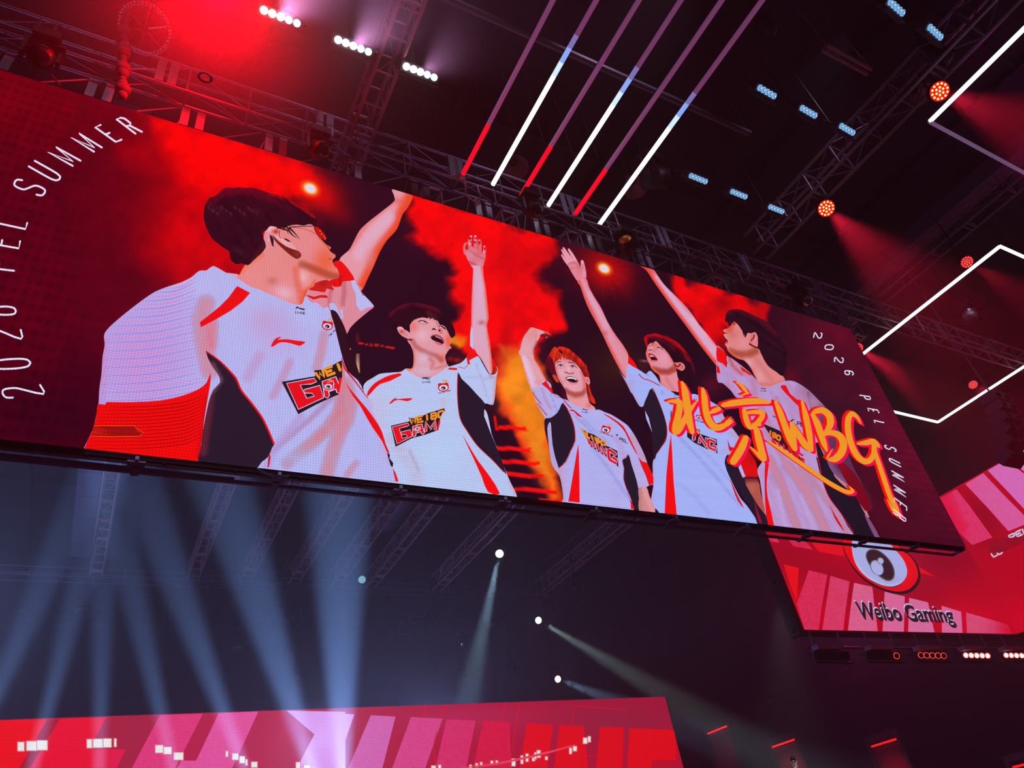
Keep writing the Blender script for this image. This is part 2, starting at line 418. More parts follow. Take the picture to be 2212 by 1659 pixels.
def truss_y(label, x0, w, y0, y1, z0, h, step, group=None, mat=None):
    t = thing('ceiling_truss', label, 'truss', (x0 + w / 2, (y0 + y1) / 2, z0), group)
    for x in (x0, x0 + w):
        for z in (z0, z0 + h): MB().tube((x, y0, z), (x, y1, z), 0.05).build('chord', mat or M_steel, t)
    m = MB(); d = MB(); ys = np.arange(y0 + .1, y1, step)
    for i, y in enumerate(ys):
        big = i % 4 == 0
        for z in (z0, z0 + h): m.tube((x0, y, z), (x0 + w, y, z), 0.05 if big else 0.028, 6)
        if big: m.tube((x0, y + .16, z0), (x0 + w, y + .16, z0), 0.04, 6)
        for x in (x0, x0 + w): m.tube((x, y, z0), (x, y, z0 + h), 0.028, 6)
        if i + 1 < len(ys):
            for x in (x0, x0 + w): d.tube((x, y, z0 if i % 2 else z0 + h), (x, ys[i + 1], z0 + h if i % 2 else z0), 0.02, 5)
            d.tube((x0 if i % 2 else x0 + w, y, z0 + h), (x0 + w if i % 2 else x0, ys[i + 1], z0 + h), 0.018, 5)
    m.build('rung', mat or M_steel, t)['kind'] = 'stuff'; d.build('lacing', mat or M_steel, t)['kind'] = 'stuff'
    return t
ZT = 17.2
M_rust = material('worn_red_brown_steel', (160, 110, 120), 0.5, 0.4)
for x, y0, lab in ((-0.95, 12, 'leftmost ceiling truss seen under the big screen'), (3.25, -4, 'second ceiling truss from the left under the big screen, pinkish rungs'), (5.75, 11, 'third ceiling truss from the left, dim'), (8.15, 11, 'fourth ceiling truss from the left, dim ladder'), (10.4, 11, 'fifth ceiling truss from the left, behind the wide duct'), (12.35, 11, 'sixth ceiling truss from the left, just past the duct'),
                   (23.3, 11, 'faint ceiling truss furthest right under the big screen')):
    truss_y(lab, x, 0.5, y0, 36.5, ZT, 0.8, 0.85, None, M_rust)
truss_y('box truss running overhead from the top right corner to the screen truss', 16.2, 0.62, -6, 9.3, ZT, 0.85, 1.05)
truss_y('seventh ceiling truss from the left, behind the bright spotlight', 16.3, 0.55, 11, 36.5, ZT, 0.8, 0.85, None, M_rust)
truss_y('box truss at far right above the glowing light outline', 23.9, 0.6, -6, 36, 18.3, 0.8, 1.5, None, M_duct)
t = truss_x('back_truss', 'thin double truss across the far ceiling above the stage', -14, 26, 36.7, 37.4, 17.2, 17.6, 1.3, (), 0.03, None, M_duct)
for x, w, y0, y1, z, lab in ((24.1, 0.75, -4, 12, 19.3, 'broad purplish duct running overhead at right'), (11.1, 1.2, 12, 32, 18.3, 'wide brownish duct between two ceiling trusses'), (at_z(166, 1040, 18.3)[0], at_z(222, 1015, 18.3)[0] - at_z(170, 1010, 18.3)[0], 12, 37, 18.3, 'wide purple grey duct left of the leftmost ceiling truss')):
    o = MB().box((x + w / 2, (y0 + y1) / 2, z + .3), (w, y1 - y0, .6)); 
    for k in range(int((y1 - y0) / 2)): o.box((x + w / 2, y0 + 1 + 2 * k, z + .3), (w + .06, .08, .66))
    tag(o.build('ceiling_duct', M_duct), lab, 'duct')
M_pipe = material('grey_conduit', (84, 76, 88), 0.5, 0.3)
tag(MB().tube((4.2, 6.2, 17.9), (13.5, 6.2, 17.9), 0.09).tube((4.2, 6.2, 17.9), (4.2, 6.2, 20.59), 0.02).tube((13.5, 6.2, 17.9), (13.5, 6.2, 20.59), 0.02).build('conduit_pipe', M_pipe), 'thin grey pipe crossing above the row of light tubes', 'pipe')
p, q = at_z(1786, 97, 18.6), at_z(1883, 150, 18.6)
m = MB().tube(p, q, 0.05).tube(p + (0, .16, 0), q + (0, .16, 0), 0.05).tube(p, (p[0], p[1], 20.59), .012).tube(q, (q[0], q[1], 20.59), .012)
for t_ in np.linspace(0, 1, 16): m.tube(p + (q - p) * t_, p + (q - p) * t_ + (0, .16, 0), 0.02, 5)
tag(m.build('hanging_rail', M_rust), 'short mauve ladder rail hanging alone among the blinders at right', 'rail')
# ------------------------------------------------------------------ the big video screen
def proj(p):
    c = R @ (np.asarray(p, float) - EYE); return np.array([CX + FPX * c[0] / -c[2], CY - FPX * c[1] / -c[2]])
S_L, S_R, S_B, S_T, S_YB, S_YT = -4.6, 20.28, 7.735, 15.5, 10.0, 9.755
sBL, sBR, sTR, sTL = [np.array(p) for p in ((S_L, S_YB, S_B), (S_R, S_YB, S_B), (S_R, S_YT, S_T), (S_L, S_YT, S_T))]
s_n = np.cross(sTL - sBL, sBR - sBL); s_n = s_n / np.linalg.norm(s_n); s_n = s_n if s_n[1] < 0 else -s_n
pTL, pTR, pBR, pBL = proj(sTL), proj(sTR), proj(sBR), proj(sBL)
SC = Wall(sBL, s_n, [(pTL, pTR), (pTR, pBR), (pBR, pBL)])
led = led_material('led_picture', 1.0, 0.08, 6.2)

screen = thing('video_screen', 'huge tilted LED video screen showing five cheering players in white jerseys', 'screen', (8, 10.2, 7.6))
C1 = Crop(0, 0, 2.989); C2 = Crop(740, 0, 2.989); C3 = Crop(1472, 0, 2.989); C4 = Crop(0, 555, 2.989); C5 = Crop(740, 555, 2.989); C6 = Crop(1472, 555, 2.989)
A1 = Crop(420, 390, 5.53); A2 = Crop(180, 560, 3.607); A3 = Crop(560, 600, 3.772); A4 = Crop(820, 640, 8.296); A5 = Crop(770, 760, 5.353)
A6 = Crop(1100, 690, 8.732); A7 = Crop(1120, 820, 5.722); B1 = Crop(1190, 520, 4.88); B2 = Crop(1380, 700, 11.85); B3 = Crop(1380, 560, 5.529)
B4 = Crop(1330, 780, 4.483); B5 = Crop(1560, 800, 4.367); B6 = Crop(960, 490, 11.057)

RED, WHT, BLK, DRK = (243, 8, 10), (207, 207, 242), (34, 22, 40), (34, 5, 26)
ORG = (240, 95, 45)

# --- background picture: a fine grid of coloured LEDs
def backdrop():
    nu, nv = 560, 190
    u, v = np.meshgrid(np.linspace(0, 1, nu), np.linspace(0, 1, nv)); u = u.ravel()[:, None]; v = v.ravel()[:, None]
    W = (sBL * (1 - u) + sBR * u) * (1 - v) + (sTL * (1 - u) + sTR * u) * v
    c = (W - EYE) @ R.T; P = np.stack([CX + FPX * c[:, 0] / -c[:, 2], CY - FPX * c[:, 1] / -c[:, 2]], 1)
    Q = P + np.stack([fbm(P + 300, 46, 4) - 0.5, fbm(P + 900, 46, 4) - 0.5], 1) * 60
    def area(pts, w, Pp=Q):
        L = np.array(pts, float); d = pdist(Pp, L, True); i = inside(Pp, L); return np.clip(0.5 + np.where(i, d, -d) / w, 0, 1)
    C = np.tile(np.array(DRK, float), (len(P), 1))
    def mix(m, c):
        nonlocal C
        C = C * (1 - m[:, None]) + np.array(c, float) * m[:, None]
    def blob(x, y, rx, ry, c, a, g=0.0):
        ca, sa = math.cos(g), math.sin(g); q = P - (x, y); uu = (q[:, 0] * ca + q[:, 1] * sa) / rx; vv = (-q[:, 0] * sa + q[:, 1] * ca) / ry
        mix(a * np.exp(-1.2 * (uu * uu + vv * vv)), c)
    # left side: maroon rising into bright red smoke behind the first player
    mix(area([(-400, -200), (470, 200), (470, 1100), (-400, 1100)], 120, P), (84, 0, 20))
    blob(60, 200, 330, 130, (124, 0, 14), .8); blob(200, 640, 300, 300, (96, 0, 22), .6)
    blob(110, 900, 200, 110, (50, 0, 22), .85); blob(170, 850, 60, 160, (60, 0, 24), .6)
    mix(area([(330, 240), (664, 350), (690, 400), (640, 470), (520, 620), (400, 600), (320, 540), (350, 400), (300, 330)], 120), (205, 0, 6))
    mix(area([(345, 250), (662, 348), (672, 378), (655, 430), (560, 420), (440, 430), (420, 400), (330, 330)], 46), (252, 2, 0))
    blob(400, 520, 46, 130, (214, 0, 8), .8); blob(320, 430, 120, 120, (150, 0, 10), .4)
    mix(area([(668, 352), (720, 350), (950, 430), (870, 700), (900, 900), (760, 960), (720, 600), (735, 500), (690, 470), (640, 440), (648, 425), (690, 430), (700, 385)], 16), (36, 6, 28))
    blob(672, 408, 74, 44, (255, 8, 0), .95, .5); blob(715, 440, 60, 22, (190, 0, 8), .5, .8)
    # middle smoke plume
    mix(area([(862, 398), (1205, 510), (1205, 540), (1180, 560), (1160, 590), (1212, 640), (1224, 672), (1215, 700), (1185, 705), (1165, 740), (1172, 840), (1195, 880), (1215, 1085),
              (1190, 1085), (1172, 1040), (1140, 990), (1120, 930), (1090, 890), (1062, 830), (1050, 770), (990, 770), (980, 700), (985, 665), (972, 640), (980, 610), (960, 585), (985, 570),
              (960, 545), (900, 540), (885, 525), (905, 510), (880, 480), (885, 455)], 22), (246, 4, 4))
    blob(1120, 640, 50, 140, (205, 0, 12), .6); blob(960, 500, 60, 40, (225, 0, 16), .45); blob(1090, 560, 60, 40, (210, 0, 14), .5); blob(1085, 775, 22, 40, (120, 6, 30), .5)
    mix(area([(1075, 765), (1125, 745), (1165, 790), (1180, 860), (1205, 1000), (1212, 1090), (1192, 1085), (1178, 1040), (1150, 985), (1128, 925), (1100, 885), (1072, 840)], 34), (238, 128, 22))
    blob(1112, 830, 34, 60, (250, 146, 30), .6, .3); blob(1165, 990, 22, 60, (226, 130, 34), .5, -.25)
    mix(area([(972, 712), (1010, 722), (1012, 745), (1008, 758), (975, 752), (968, 735)], 16), (236, 126, 18))
    mix(area([(972, 752), (1010, 758), (1010, 800), (975, 800)], 14), (52, 8, 26))
    blob(972, 775, 7, 5, (190, 20, 15), .7); blob(988, 778, 9, 5, (210, 40, 25), .7)
    # dark right half with red lamps and red smoke
    blob(1305, 582, 58, 40, (255, 10, 0), .95, .5); blob(1305, 585, 120, 70, (120, 0, 16), .35, .5)
    q = P - (1305, 581); an = np.arctan2(q[:, 1], q[:, 0]); rr = np.hypot(*q.T)
    mix(0.5 * np.clip(np.sin(an * 17) * .5 + np.sin(an * 31 + 1) * .5, 0, 1) * np.exp(-(rr / 55) ** 2), (210, 0, 8))
    blob(1330, 790, 60, 60, (66, 30, 14), .6); blob(1240, 560, 60, 30, (80, 6, 34), .5, .3)
    mix(area([(1448, 590), (1660, 650), (1648, 700), (1600, 690), (1575, 700), (1570, 760), (1590, 800), (1560, 770), (1500, 680), (1456, 630)], 16), (232, 2, 4))
    blob(1562, 655, 30, 16, (140, 0, 12), .6); blob(1560, 745, 18, 24, (110, 0, 16), .85); blob(1520, 690, 20, 20, (190, 0, 8), .5)
    blob(1540, 830, 26, 22, (120, 8, 36), .55); blob(1710, 815, 26, 26, (130, 6, 26), .6)
    mix(area([(1690, 640), (2140, 640), (2140, 1240), (1760, 1240)], 170, P), (74, 9, 32))
    blob(1820, 720, 70, 60, (104, 8, 38), .8); blob(1960, 960, 50, 200, (116, 12, 46), .75, -.5); blob(1790, 900, 90, 80, (48, 14, 36), .6)
    # stage rigging and steps
    for i, (x0, x1, y) in enumerate(((1076, 1128, 922), (1070, 1138, 967), (1082, 1152, 996), (1094, 1168, 1024), (1108, 1192, 1056), (1165, 1225, 1080))):
        yy = y + (P[:, 0] - x0) * 0.07; m = np.clip(4.5 - np.abs(P[:, 1] - yy), 0, 1) * (P[:, 0] > x0) * (P[:, 0] < x1 + fbm(P, 7, 2) * 16); mix(m, (246, 8, 8))
    mix(np.clip(3 - np.abs(P[:, 0] - 1069 - (P[:, 1] - 900) * .2), 0, 1) * (P[:, 1] > 897) * (P[:, 1] < 928), (238, 10, 10))
    yy = 739 + (P[:, 0] - 773) * .145; mix(np.clip(2.6 - np.abs(P[:, 1] - yy - 1.5), 0, 1) * (P[:, 0] > 773) * (P[:, 0] < 856) * (0.5 + .5 * np.sign(np.sin(P[:, 0] * .55) + .4)), (205, 30, 16))
    mix(np.clip(2.4 - np.abs(P[:, 0] - 774.5), 0, 1) * (P[:, 1] > 763) * (P[:, 1] < 805), (250, 196, 160)); mix(.6 * np.clip(2 - np.abs(P[:, 0] - 773.5), 0, 1) * (P[:, 1] > 720) * (P[:, 1] < 740), (200, 40, 20))
    blob(1391, 780, 9, 1.6, (225, 190, 215), .9, .12); blob(1391, 790, 16, 20, (74, 26, 34), .6)
    # smoke mottling, honeycomb dots near both ends, lamp cores
    n = fbm(P, 26, 4); C = C * (0.86 + 0.28 * n)[:, None]
    hx = np.sin((W[:, 0] + W[:, 2] * .58) * 22) * np.sin((W[:, 0] - W[:, 2] * .58) * 22)
    em = np.clip((250 - P[:, 0]) / 160, 0, 1) + np.clip((P[:, 0] - (1760 + (P[:, 1] - 712) * .52)) / 60, 0, 1)
    C = C * (1 - 0.2 * np.clip(em, 0, 1) * np.clip(hx * 2 - .2, 0, 1))[:, None]
    for x, y, s in ((670, 407, 1.0), (1305, 580, .86)):
        g = .55; ca, sa = math.cos(g), math.sin(g); q = P - (x, y); uu = (q[:, 0] * ca + q[:, 1] * sa) / (17 * s); vv = (-q[:, 0] * sa + q[:, 1] * ca) / (12 * s); d = np.hypot(uu, vv)
        mix(np.clip(1.7 - d * 1.05, 0, 1), (250, 120, 10)); mix(np.clip(2.0 - d * 1.9, 0, 1), (255, 236, 190)); mix(np.clip(2.4 - d * 3.4, 0, 1), (216, 216, 252))
    F = [(j * nu + i, j * nu + i + 1, (j + 1) * nu + i + 1, (j + 1) * nu + i) for j in range(nv - 1) for i in range(nu - 1)]
    sh = Sheet(); sh.put(P, C, F, 0); SC.k = 1
    return SC.build(sh, 'display_panel', led, screen)
backdrop()

def player(label):
    """sheets for one pictured player: skin, hair, jersey"""
    return dict(label=label, skin=Sheet(), hair=Sheet(), jersey=Sheet(), glasses=Sheet())
def finish(pl, tint):
    for q in pl['skin'].c: m = np.clip((q[:, 1] - 90) / 50, 0, 1) * np.clip((q[:, 0] - 170) / 40, 0, 1); q[:, 2] += m * .24 * np.clip(q[:, 0] - q[:, 2], 0, 255)
    for q in pl['jersey'].c: m = np.clip((q[:, 0] - 175) / 25, 0, 1) * np.clip((q[:, 1] - 90) / 25, 0, 1) * np.clip((40 - q[:, 2] + q[:, 1]) / 40, 0, 1) * np.clip((q[:, 2] - 60) / 40, 0, 1); q[:, 2] += m * .3 * np.clip(q[:, 0] - q[:, 2], 0, 255); q[:, 1] -= m * 6
    for q in pl['jersey'].c: m = np.clip((q[:, 1] - 125) / 50, 0, 1)[:, None] * np.clip((q[:, 2] - 130) / 50, 0, 1)[:, None]; q[:] = q * (1 - m) + q * tint * m
    b = SC.build(pl['skin'], 'person', led, screen); b['label'] = pl['label']
    for k in ('jersey', 'hair', 'glasses'):
        if pl[k].n: SC.build(pl[k], k, led, b)
sh_ = SC.shape; ln = SC.line

def eye_logo(sh, crop, x, y, r, g=0.0):
    ov = lambda dx, dy, rx, ry, c: SC.oval(sh, crop, x + r * (dx * math.cos(g) - dy * math.sin(g)), y + r * (dx * math.sin(g) + dy * math.cos(g)), r * rx, r * ry, c, g)
    ov(0, 0, 1.0, .78, (225, 12, 22)); ov(-.55, -.5, .42, .34, (225, 12, 22)); ov(.55, -.5, .42, .34, (225, 12, 22)); ov(0, .05, .78, .52, (236, 232, 248)); ov(0, .12, .4, .32, (30, 18, 28)); ov(-.1, .2, .14, .1, (236, 232, 248))
    for k, rr in ((0, 1.05), (1, .75)):
        t = np.linspace(-1.9, -.6, 7); cx, cy = r * .25, -r * .55
        pts = [(x + (cx + r * rr * .7 * math.cos(a)) * math.cos(g) - (cy + r * rr * .7 * math.sin(a)) * math.sin(g), y + (cx + r * rr * .7 * math.cos(a)) * math.sin(g) + (cy + r * rr * .7 * math.sin(a)) * math.cos(g)) for a in t]
        ln(sh, crop, pts, r * .16, (226, 150, 60), 2)
def collar_mark(sh, crop, x, y, s, g=0.0, c=(44, 30, 46)):
    f = lambda P: [(x + s * (a * math.cos(g) - b * math.sin(g)), y + s * (a * math.sin(g) + b * math.cos(g))) for a, b in P]
    sh_(sh, crop, f([(-1, .1), (-.7, -.4), (-.4, -.5), (-.5, -.3), (1, -.15), (.8, .15), (.1, .05), (-.5, -.1)]), c, sm=1)
    word(SC, sh, crop, 'LI-NING', f([(-.85, .95), (1, .95), (1, .5), (-.85, .5)]), s * .12, c)
def swoosh(sh, crop, pts): sh_(sh, crop, pts, (238, 14, 18), sm=2)

# ============================== player on the far right, head turned left
p5 = player('man at the right, head turned left, arm raised')
K, H, J = p5['skin'], p5['hair'], p5['jersey']
sh_(K, B3, [(20, 85), (100, 103), (180, 130), (210, 170), (300, 300), (450, 450), (600, 610), (720, 780), (830, 910), (930, 1040), (940, 1100), (935, 1265), (860, 1190), (720, 1010), (560, 790), (430, 620), (300, 440), (180, 270), (110, 160), (70, 115)], (220, 168, 196),
    [('L', [(30, 95), (110, 165), (180, 275), (300, 445), (430, 625), (560, 795), (720, 1015), (860, 1195), (930, 1270)], 55, (240, 60, 40), .95), ('L', [(20, 85), (100, 105), (190, 150)], 50, (232, 60, 40), .6), ('L', [(205, 165), (450, 448), (720, 778), (930, 1038)], 22, (236, 110, 90), .7), ('L', [(640, 700), (740, 800), (800, 880)], 40, (236, 190, 220), .4)], 4)
sh_(K, PX, [(1556, 785), (1575, 800), (1610, 830), (1690, 835), (1780, 920), (1850, 1050), (1878, 1118), (1860, 1120), (1780, 1000), (1650, 900), (1600, 870)], (200, 130, 130), sm=1)
sh_(J, B3, [(928, 1040), (1010, 1090), (1050, 1150), (1120, 1190), (1300, 1330), (1360, 1390), (1440, 1480), (1500, 1530), (1400, 1640), (1180, 1659), (1100, 1570), (1000, 1480), (950, 1470), (930, 1400)], (228, 178, 186),
    [('L', [(1040, 1280), (1050, 1400), (1000, 1460)], 60, (206, 206, 240), .9), ('L', [(960, 1250), (980, 1420)], 40, (212, 210, 240), .9), ('L', [(1110, 1360), (1150, 1500), (1170, 1600)], 60, (214, 130, 120), .7), ('L', [(1080, 1180), (1120, 1270), (1230, 1380)], 24, (150, 30, 40), .6), ('L', [(1150, 1230), (1250, 1330)], 30, (226, 140, 140), .6), ('L', [(1230, 1440), (1280, 1560)], 40, (216, 210, 240), .9), ('L', [(1330, 1430), (1400, 1560)], 40, (216, 212, 240), .9), ('L', [(1290, 1420), (1350, 1560)], 18, (214, 140, 130), .6)], 4)
sh_(J, B3, [(930, 1048), (1010, 1095), (1050, 1150), (1045, 1190), (1070, 1270), (1125, 1345), (1085, 1330), (1000, 1245), (935, 1212)], RED, [('L', [(1050, 1150), (1060, 1260)], 30, (160, 10, 20), .7)], 4, 2)
sh_(J, B3, [(930, 1262), (960, 1290), (975, 1370), (930, 1350)], RED, sm=1)
sh_(J, B3, [(1130, 1360), (1200, 1405), (1240, 1405), (1290, 1450), (1350, 1410), (1390, 1470), (1380, 1485), (1345, 1425), (1285, 1470), (1235, 1420), (1190, 1418)], (206, 20, 30), sm=2)
sh_(J, B3, [(1210, 1280), (1300, 1340), (1360, 1390), (1330, 1390), (1270, 1350), (1240, 1340)], (225, 20, 22), sm=2)
sh_(K, B3, [(1075, 780), (1100, 740), (1200, 790), (1260, 890), (1330, 870), (1400, 880), (1425, 1000), (1450, 1080), (1490, 1150), (1580, 1270), (1660, 1330), (1750, 1460), (1610, 1515), (1510, 1535), (1440, 1490), (1390, 1405), (1330, 1290), (1260, 1212), (1190, 1190), (1120, 1150), (1060, 1090), (1050, 1050), (1028, 1020), (1040, 992), (1060, 980), (1042, 945), (1012, 905), (1018, 892), (1045, 885), (1012, 862), (1008, 845), (1035, 832), (1065, 825), (1085, 805)], (226, 132, 112),
    [('L', [(1075, 800), (1100, 780), (1080, 840)], 60, (226, 60, 40), .6), ('E', 1120, 900, 60, 60, (196, 100, 86), .5), ('L', [(1085, 1105), (1180, 1135), (1300, 1140), (1390, 1100)], 62, (160, 62, 50), .8), ('L', [(1060, 1085), (1120, 1150), (1260, 1212), (1330, 1290), (1400, 1420)], 26, (236, 100, 60), .8), ('E', 1310, 1230, 40, 70, (232, 176, 170), .7, -.6), ('E', 1440, 1400, 60, 90, (230, 164, 150), .7, -.5), ('E', 1250, 1010, 60, 60, (232, 150, 128), .6), ('L', [(1400, 1180), (1500, 1330), (1590, 1440)], 40, (204, 116, 98), .5), ('L', [(1440, 1490), (1600, 1500), (1740, 1455)], 30, (206, 104, 92), .5)], 3.2)
sh_(K, B3, [(1030, 720), (1040, 700), (1100, 720), (1140, 730), (1110, 770), (1095, 800), (1070, 790), (1060, 760)], (60, 10, 25), sm=2)
sh_(K, B3, [(1078, 790), (1094, 778), (1100, 790), (1085, 802)], (40, 8, 18), sm=1)
sh_(K, B3, [(1014, 910), (1040, 945), (1062, 978), (1052, 990), (1030, 958)], (66, 10, 16), sm=1); ln(K, B3, [(1018, 906), (1046, 950)], 7, (232, 190, 190), 1)
ln(K, B3, [(1030, 1012), (1052, 1002), (1062, 984)], 12, (206, 70, 60), 2); ln(K, B3, [(1030, 880), (1050, 886)], 8, (110, 30, 30), 1)
sh_(K, B3, [(1335, 905), (1360, 885), (1395, 880), (1420, 925), (1416, 980), (1375, 1010), (1315, 1002), (1330, 960)], (224, 112, 100), [('L', [(1390, 895), (1408, 950), (1370, 1000)], 18, (236, 150, 140), .7)], 2.5)
ln(K, B3, [(1380, 900), (1372, 935), (1350, 960), (1340, 975)], 13, (92, 14, 22)); ln(K, B3, [(1320, 1010), (1370, 1040), (1425, 1060)], 20, (110, 20, 26))
sh_(H, B3, [(1030, 740), (1032, 690), (1045, 640), (1080, 608), (1160, 595), (1230, 605), (1290, 630), (1400, 680), (1520, 745), (1600, 820), (1660, 900), (1720, 1000), (1765, 1100), (1760, 1250), (1720, 1390), (1640, 1345), (1555, 1285), (1500, 1210), (1470, 1145), (1445, 1080), (1420, 1060), (1425, 960), (1420, 905), (1390, 872), (1335, 885), (1300, 880), (1275, 925), (1250, 880), (1225, 840), (1190, 790), (1150, 745), (1110, 735), (1085, 750), (1055, 735), (1040, 760)], (40, 7, 26),
    [('L', [(1060, 640), (1160, 610), (1300, 645), (1500, 750), (1640, 890)], 40, (92, 12, 30), .8), ('L', [(1200, 640), (1400, 720), (1560, 840)], 26, (74, 12, 28), .7), ('L', [(1480, 860), (1600, 980), (1700, 1100)], 40, (70, 14, 30), .5), ('N', 60, 6, .6, (18, 2, 16), .7)], 3.5)
for a, b, c in (((1110, 735), (1140, 780), (1150, 760)), ((1240, 850), (1252, 900), (1262, 935)), ((1270, 880), (1268, 920), (1280, 940)), ((1430, 1060), (1450, 1090), (1466, 1150)), ((1700, 1020), (1740, 1080), (1760, 1150))): ln(H, B3, [a, b, c], [14, 9, 2], (36, 6, 22))
# torso
sh_(J, PX, [(1570, 786), (1586, 806), (1600, 812), (1615, 813), (1626, 811), (1634, 826), (1650, 837), (1669, 833), (1695, 823), (1716, 824), (1743, 840), (1766, 862), (1790, 890), (1806, 930), (1762, 960), (1766, 1000), (1772, 1025), (1779, 1042), (1793, 1075), (1818, 1112), (1849, 1158), (1849, 1180), (1650, 1160), (1652, 1120), (1642, 1040), (1636, 1015), (1648, 992), (1640, 950), (1600, 895), (1594, 860), (1580, 845)], (218, 204, 236),
    [('L', [(1662, 990), (1690, 1050), (1722, 1140)], 11, (206, 128, 118), .85), ('L', [(1700, 1005), (1745, 1060), (1785, 1150)], 13, (208, 134, 126), .85), ('L', [(1730, 1010), (1780, 1070), (1830, 1150)], 8, (210, 146, 142), .8), ('L', [(1655, 930), (1680, 970), (1750, 1090)], 7, (214, 150, 148), .7), ('L', [(1640, 870), (1660, 920), (1690, 960)], 9, (214, 150, 140), .8), ('L', [(1678, 860), (1690, 900), (1720, 960)], 7, (216, 156, 156), .7), ('E', 1745, 860, 34, 30, (206, 150, 186), .8), ('L', [(1743, 842), (1790, 892), (1810, 940)], 26, (150, 96, 136), .75), ('L', [(1626, 815), (1632, 860)], 8, (222, 160, 160), .7), ('N', 30, 5, 1.0, (204, 160, 180), .35), ('L', [(1680, 1060), (1700, 1150)], 6, (228, 220, 246), .8), ('L', [(1730, 1070), (1760, 1150)], 6, (228, 220, 246), .7)], 4)
sh_(J, B5, [(548, 155), (600, 140), (640, 220), (735, 300), (730, 345), (640, 260)], (232, 14, 20), sm=2)
sh_(J, B5, [(405, 880), (440, 880), (420, 1050), (430, 1200), (490, 1470), (430, 1470), (405, 1250), (400, 1050)], RED, sm=2)
sh_(J, B5, [(1005, 1245), (1040, 1320), (1100, 1420), (1155, 1520), (1110, 1470), (1060, 1390)], (206, 14, 30), sm=2)
sh_(J, B5, [(880, 690), (905, 680), (960, 800), (1030, 900), (1060, 1000), (1160, 1100), (1250, 1180), (1330, 1320), (1440, 1570), (1255, 1570), (1120, 1350), (1010, 1200), (950, 1050), (920, 900)], (30, 18, 34), sm=2)
ln(J, B5, [(895, 780), (920, 900), (950, 1050), (1010, 1200), (1120, 1350), (1258, 1560)], 7, (214, 18, 34))
sh_(J, B5, [(800, 200), (900, 290), (1000, 380), (1100, 560), (1180, 760), (1240, 920), (1330, 1080), (1400, 1200), (1410, 1310), (1340, 1320), (1220, 1120), (1040, 960), (960, 780), (880, 600), (840, 420)], (92, 46, 84),
    [('E', 860, 300, 130, 160, (176, 130, 176), .95), ('E', 1010, 560, 90, 150, (104, 62, 96), .7), ('L', [(1330, 1080), (1405, 1260)], 50, (44, 12, 32), .6), ('L', [(960, 780), (1040, 960), (1220, 1120), (1340, 1310)], 60, (136, 90, 136), .8)], 4)
sh_(J, B5, [(1085, 890), (1150, 880), (1200, 920), (1270, 1000), (1380, 1200), (1410, 1310), (1350, 1325), (1230, 1150)], (122, 6, 28), [('E', 1130, 920, 60, 80, (150, 6, 34), .6)], 4, 2)
sh_(K, B5, [(1340, 1360), (1400, 1420), (1490, 1585), (1440, 1575)], (128, 78, 122), sm=2)
sh_(J, B5, [(380, 500), (545, 570), (600, 640), (790, 890), (740, 860), (690, 810), (620, 760), (470, 640)], (36, 20, 34), sm=1)
word(SC, J, B5, 'IBO', [(435, 600), (545, 665), (550, 625), (440, 560)], 16, (242, 120, 30)); word(SC, J, B5, 'MING', [(480, 690), (780, 880), (760, 800), (470, 640)], 20, (230, 16, 30))
collar_mark(J, B5, 388, 175, 26)
sh_(J, B5, [(640, 480), (660, 462), (690, 462), (660, 475), (665, 485)], (44, 26, 46), sm=1); word(SC, J, B5, 'PEL', [(706, 515), (800, 545), (806, 510), (712, 482)], 9, (44, 26, 46)); ln(J, B5, [(478, 430), (505, 445)], 8, (60, 40, 60), 1)

# ============================== player right of the middle, looking up to the left
p4 = player('man looking up left, open hand raised')
K, H, J = p4['skin'], p4['hair'], p4['jersey']
arm = (224, 148, 158)
for pts, w in (([(262, 222), (222, 150), (185, 88)], [40, 35, 20]), ([(228, 228), (176, 150), (130, 74)], [38, 34, 20]), ([(200, 238), (152, 162), (114, 95)], [34, 28, 16]), ([(186, 252), (146, 202), (112, 148)], [30, 25, 14]), ([(342, 335), (336, 262), (328, 212)], [62, 42, 30])):
    ln(K, B1, pts, w, (232, 140, 140)); ln(K, B1, [(p[0] + 5, p[1] - 3) for p in pts], [x * .3 for x in w], (236, 176, 176))
sh_(K, B1, [(175, 245), (215, 220), (275, 212), (312, 270), (345, 240), (352, 280), (372, 330), (370, 400), (340, 420), (285, 428), (240, 370), (200, 300)], (226, 132, 132), [('E', 300, 300, 40, 60, (216, 110, 110), .5), ('L', [(190, 240), (250, 232), (310, 270)], 12, (186, 80, 84), .5), ('L', [(200, 290), (280, 280), (330, 300)], 10, (190, 90, 92), .5), ('E', 350, 350, 22, 50, (236, 160, 160), .6), ('L', [(285, 425), (365, 402)], 14, (200, 90, 90), .5)], 3)
sh_(K, B1, [(280, 425), (370, 400), (400, 480), (450, 580), (530, 710), (600, 860), (680, 990), (760, 1100), (815, 1200), (815, 1290), (805, 1450), (780, 1440), (690, 1290), (600, 1110), (540, 980), (470, 850), (400, 720), (350, 600), (310, 480)], arm,
    [('L', [(285, 425), (350, 600), (470, 850), (600, 1110), (690, 1290), (785, 1440)], 40, (236, 74, 62), .85), ('L', [(370, 400), (450, 580), (600, 860), (815, 1200)], 22, (236, 90, 76), .7), ('E', 575, 975, 26, 26, (186, 90, 90), .7), ('L', [(700, 1080), (760, 1200), (780, 1380)], 60, (226, 140, 130), .7), ('L', [(410, 560), (520, 760), (600, 900)], 40, (228, 172, 190), .6)], 4)
sh_(K, B4, [(105, 120), (300, 180), (480, 270), (560, 320), (900, 420), (1180, 760), (1290, 1000), (1340, 1140), (1280, 1142), (1200, 1000), (700, 700), (480, 480), (330, 250), (200, 220)], (200, 130, 130), sm=1)
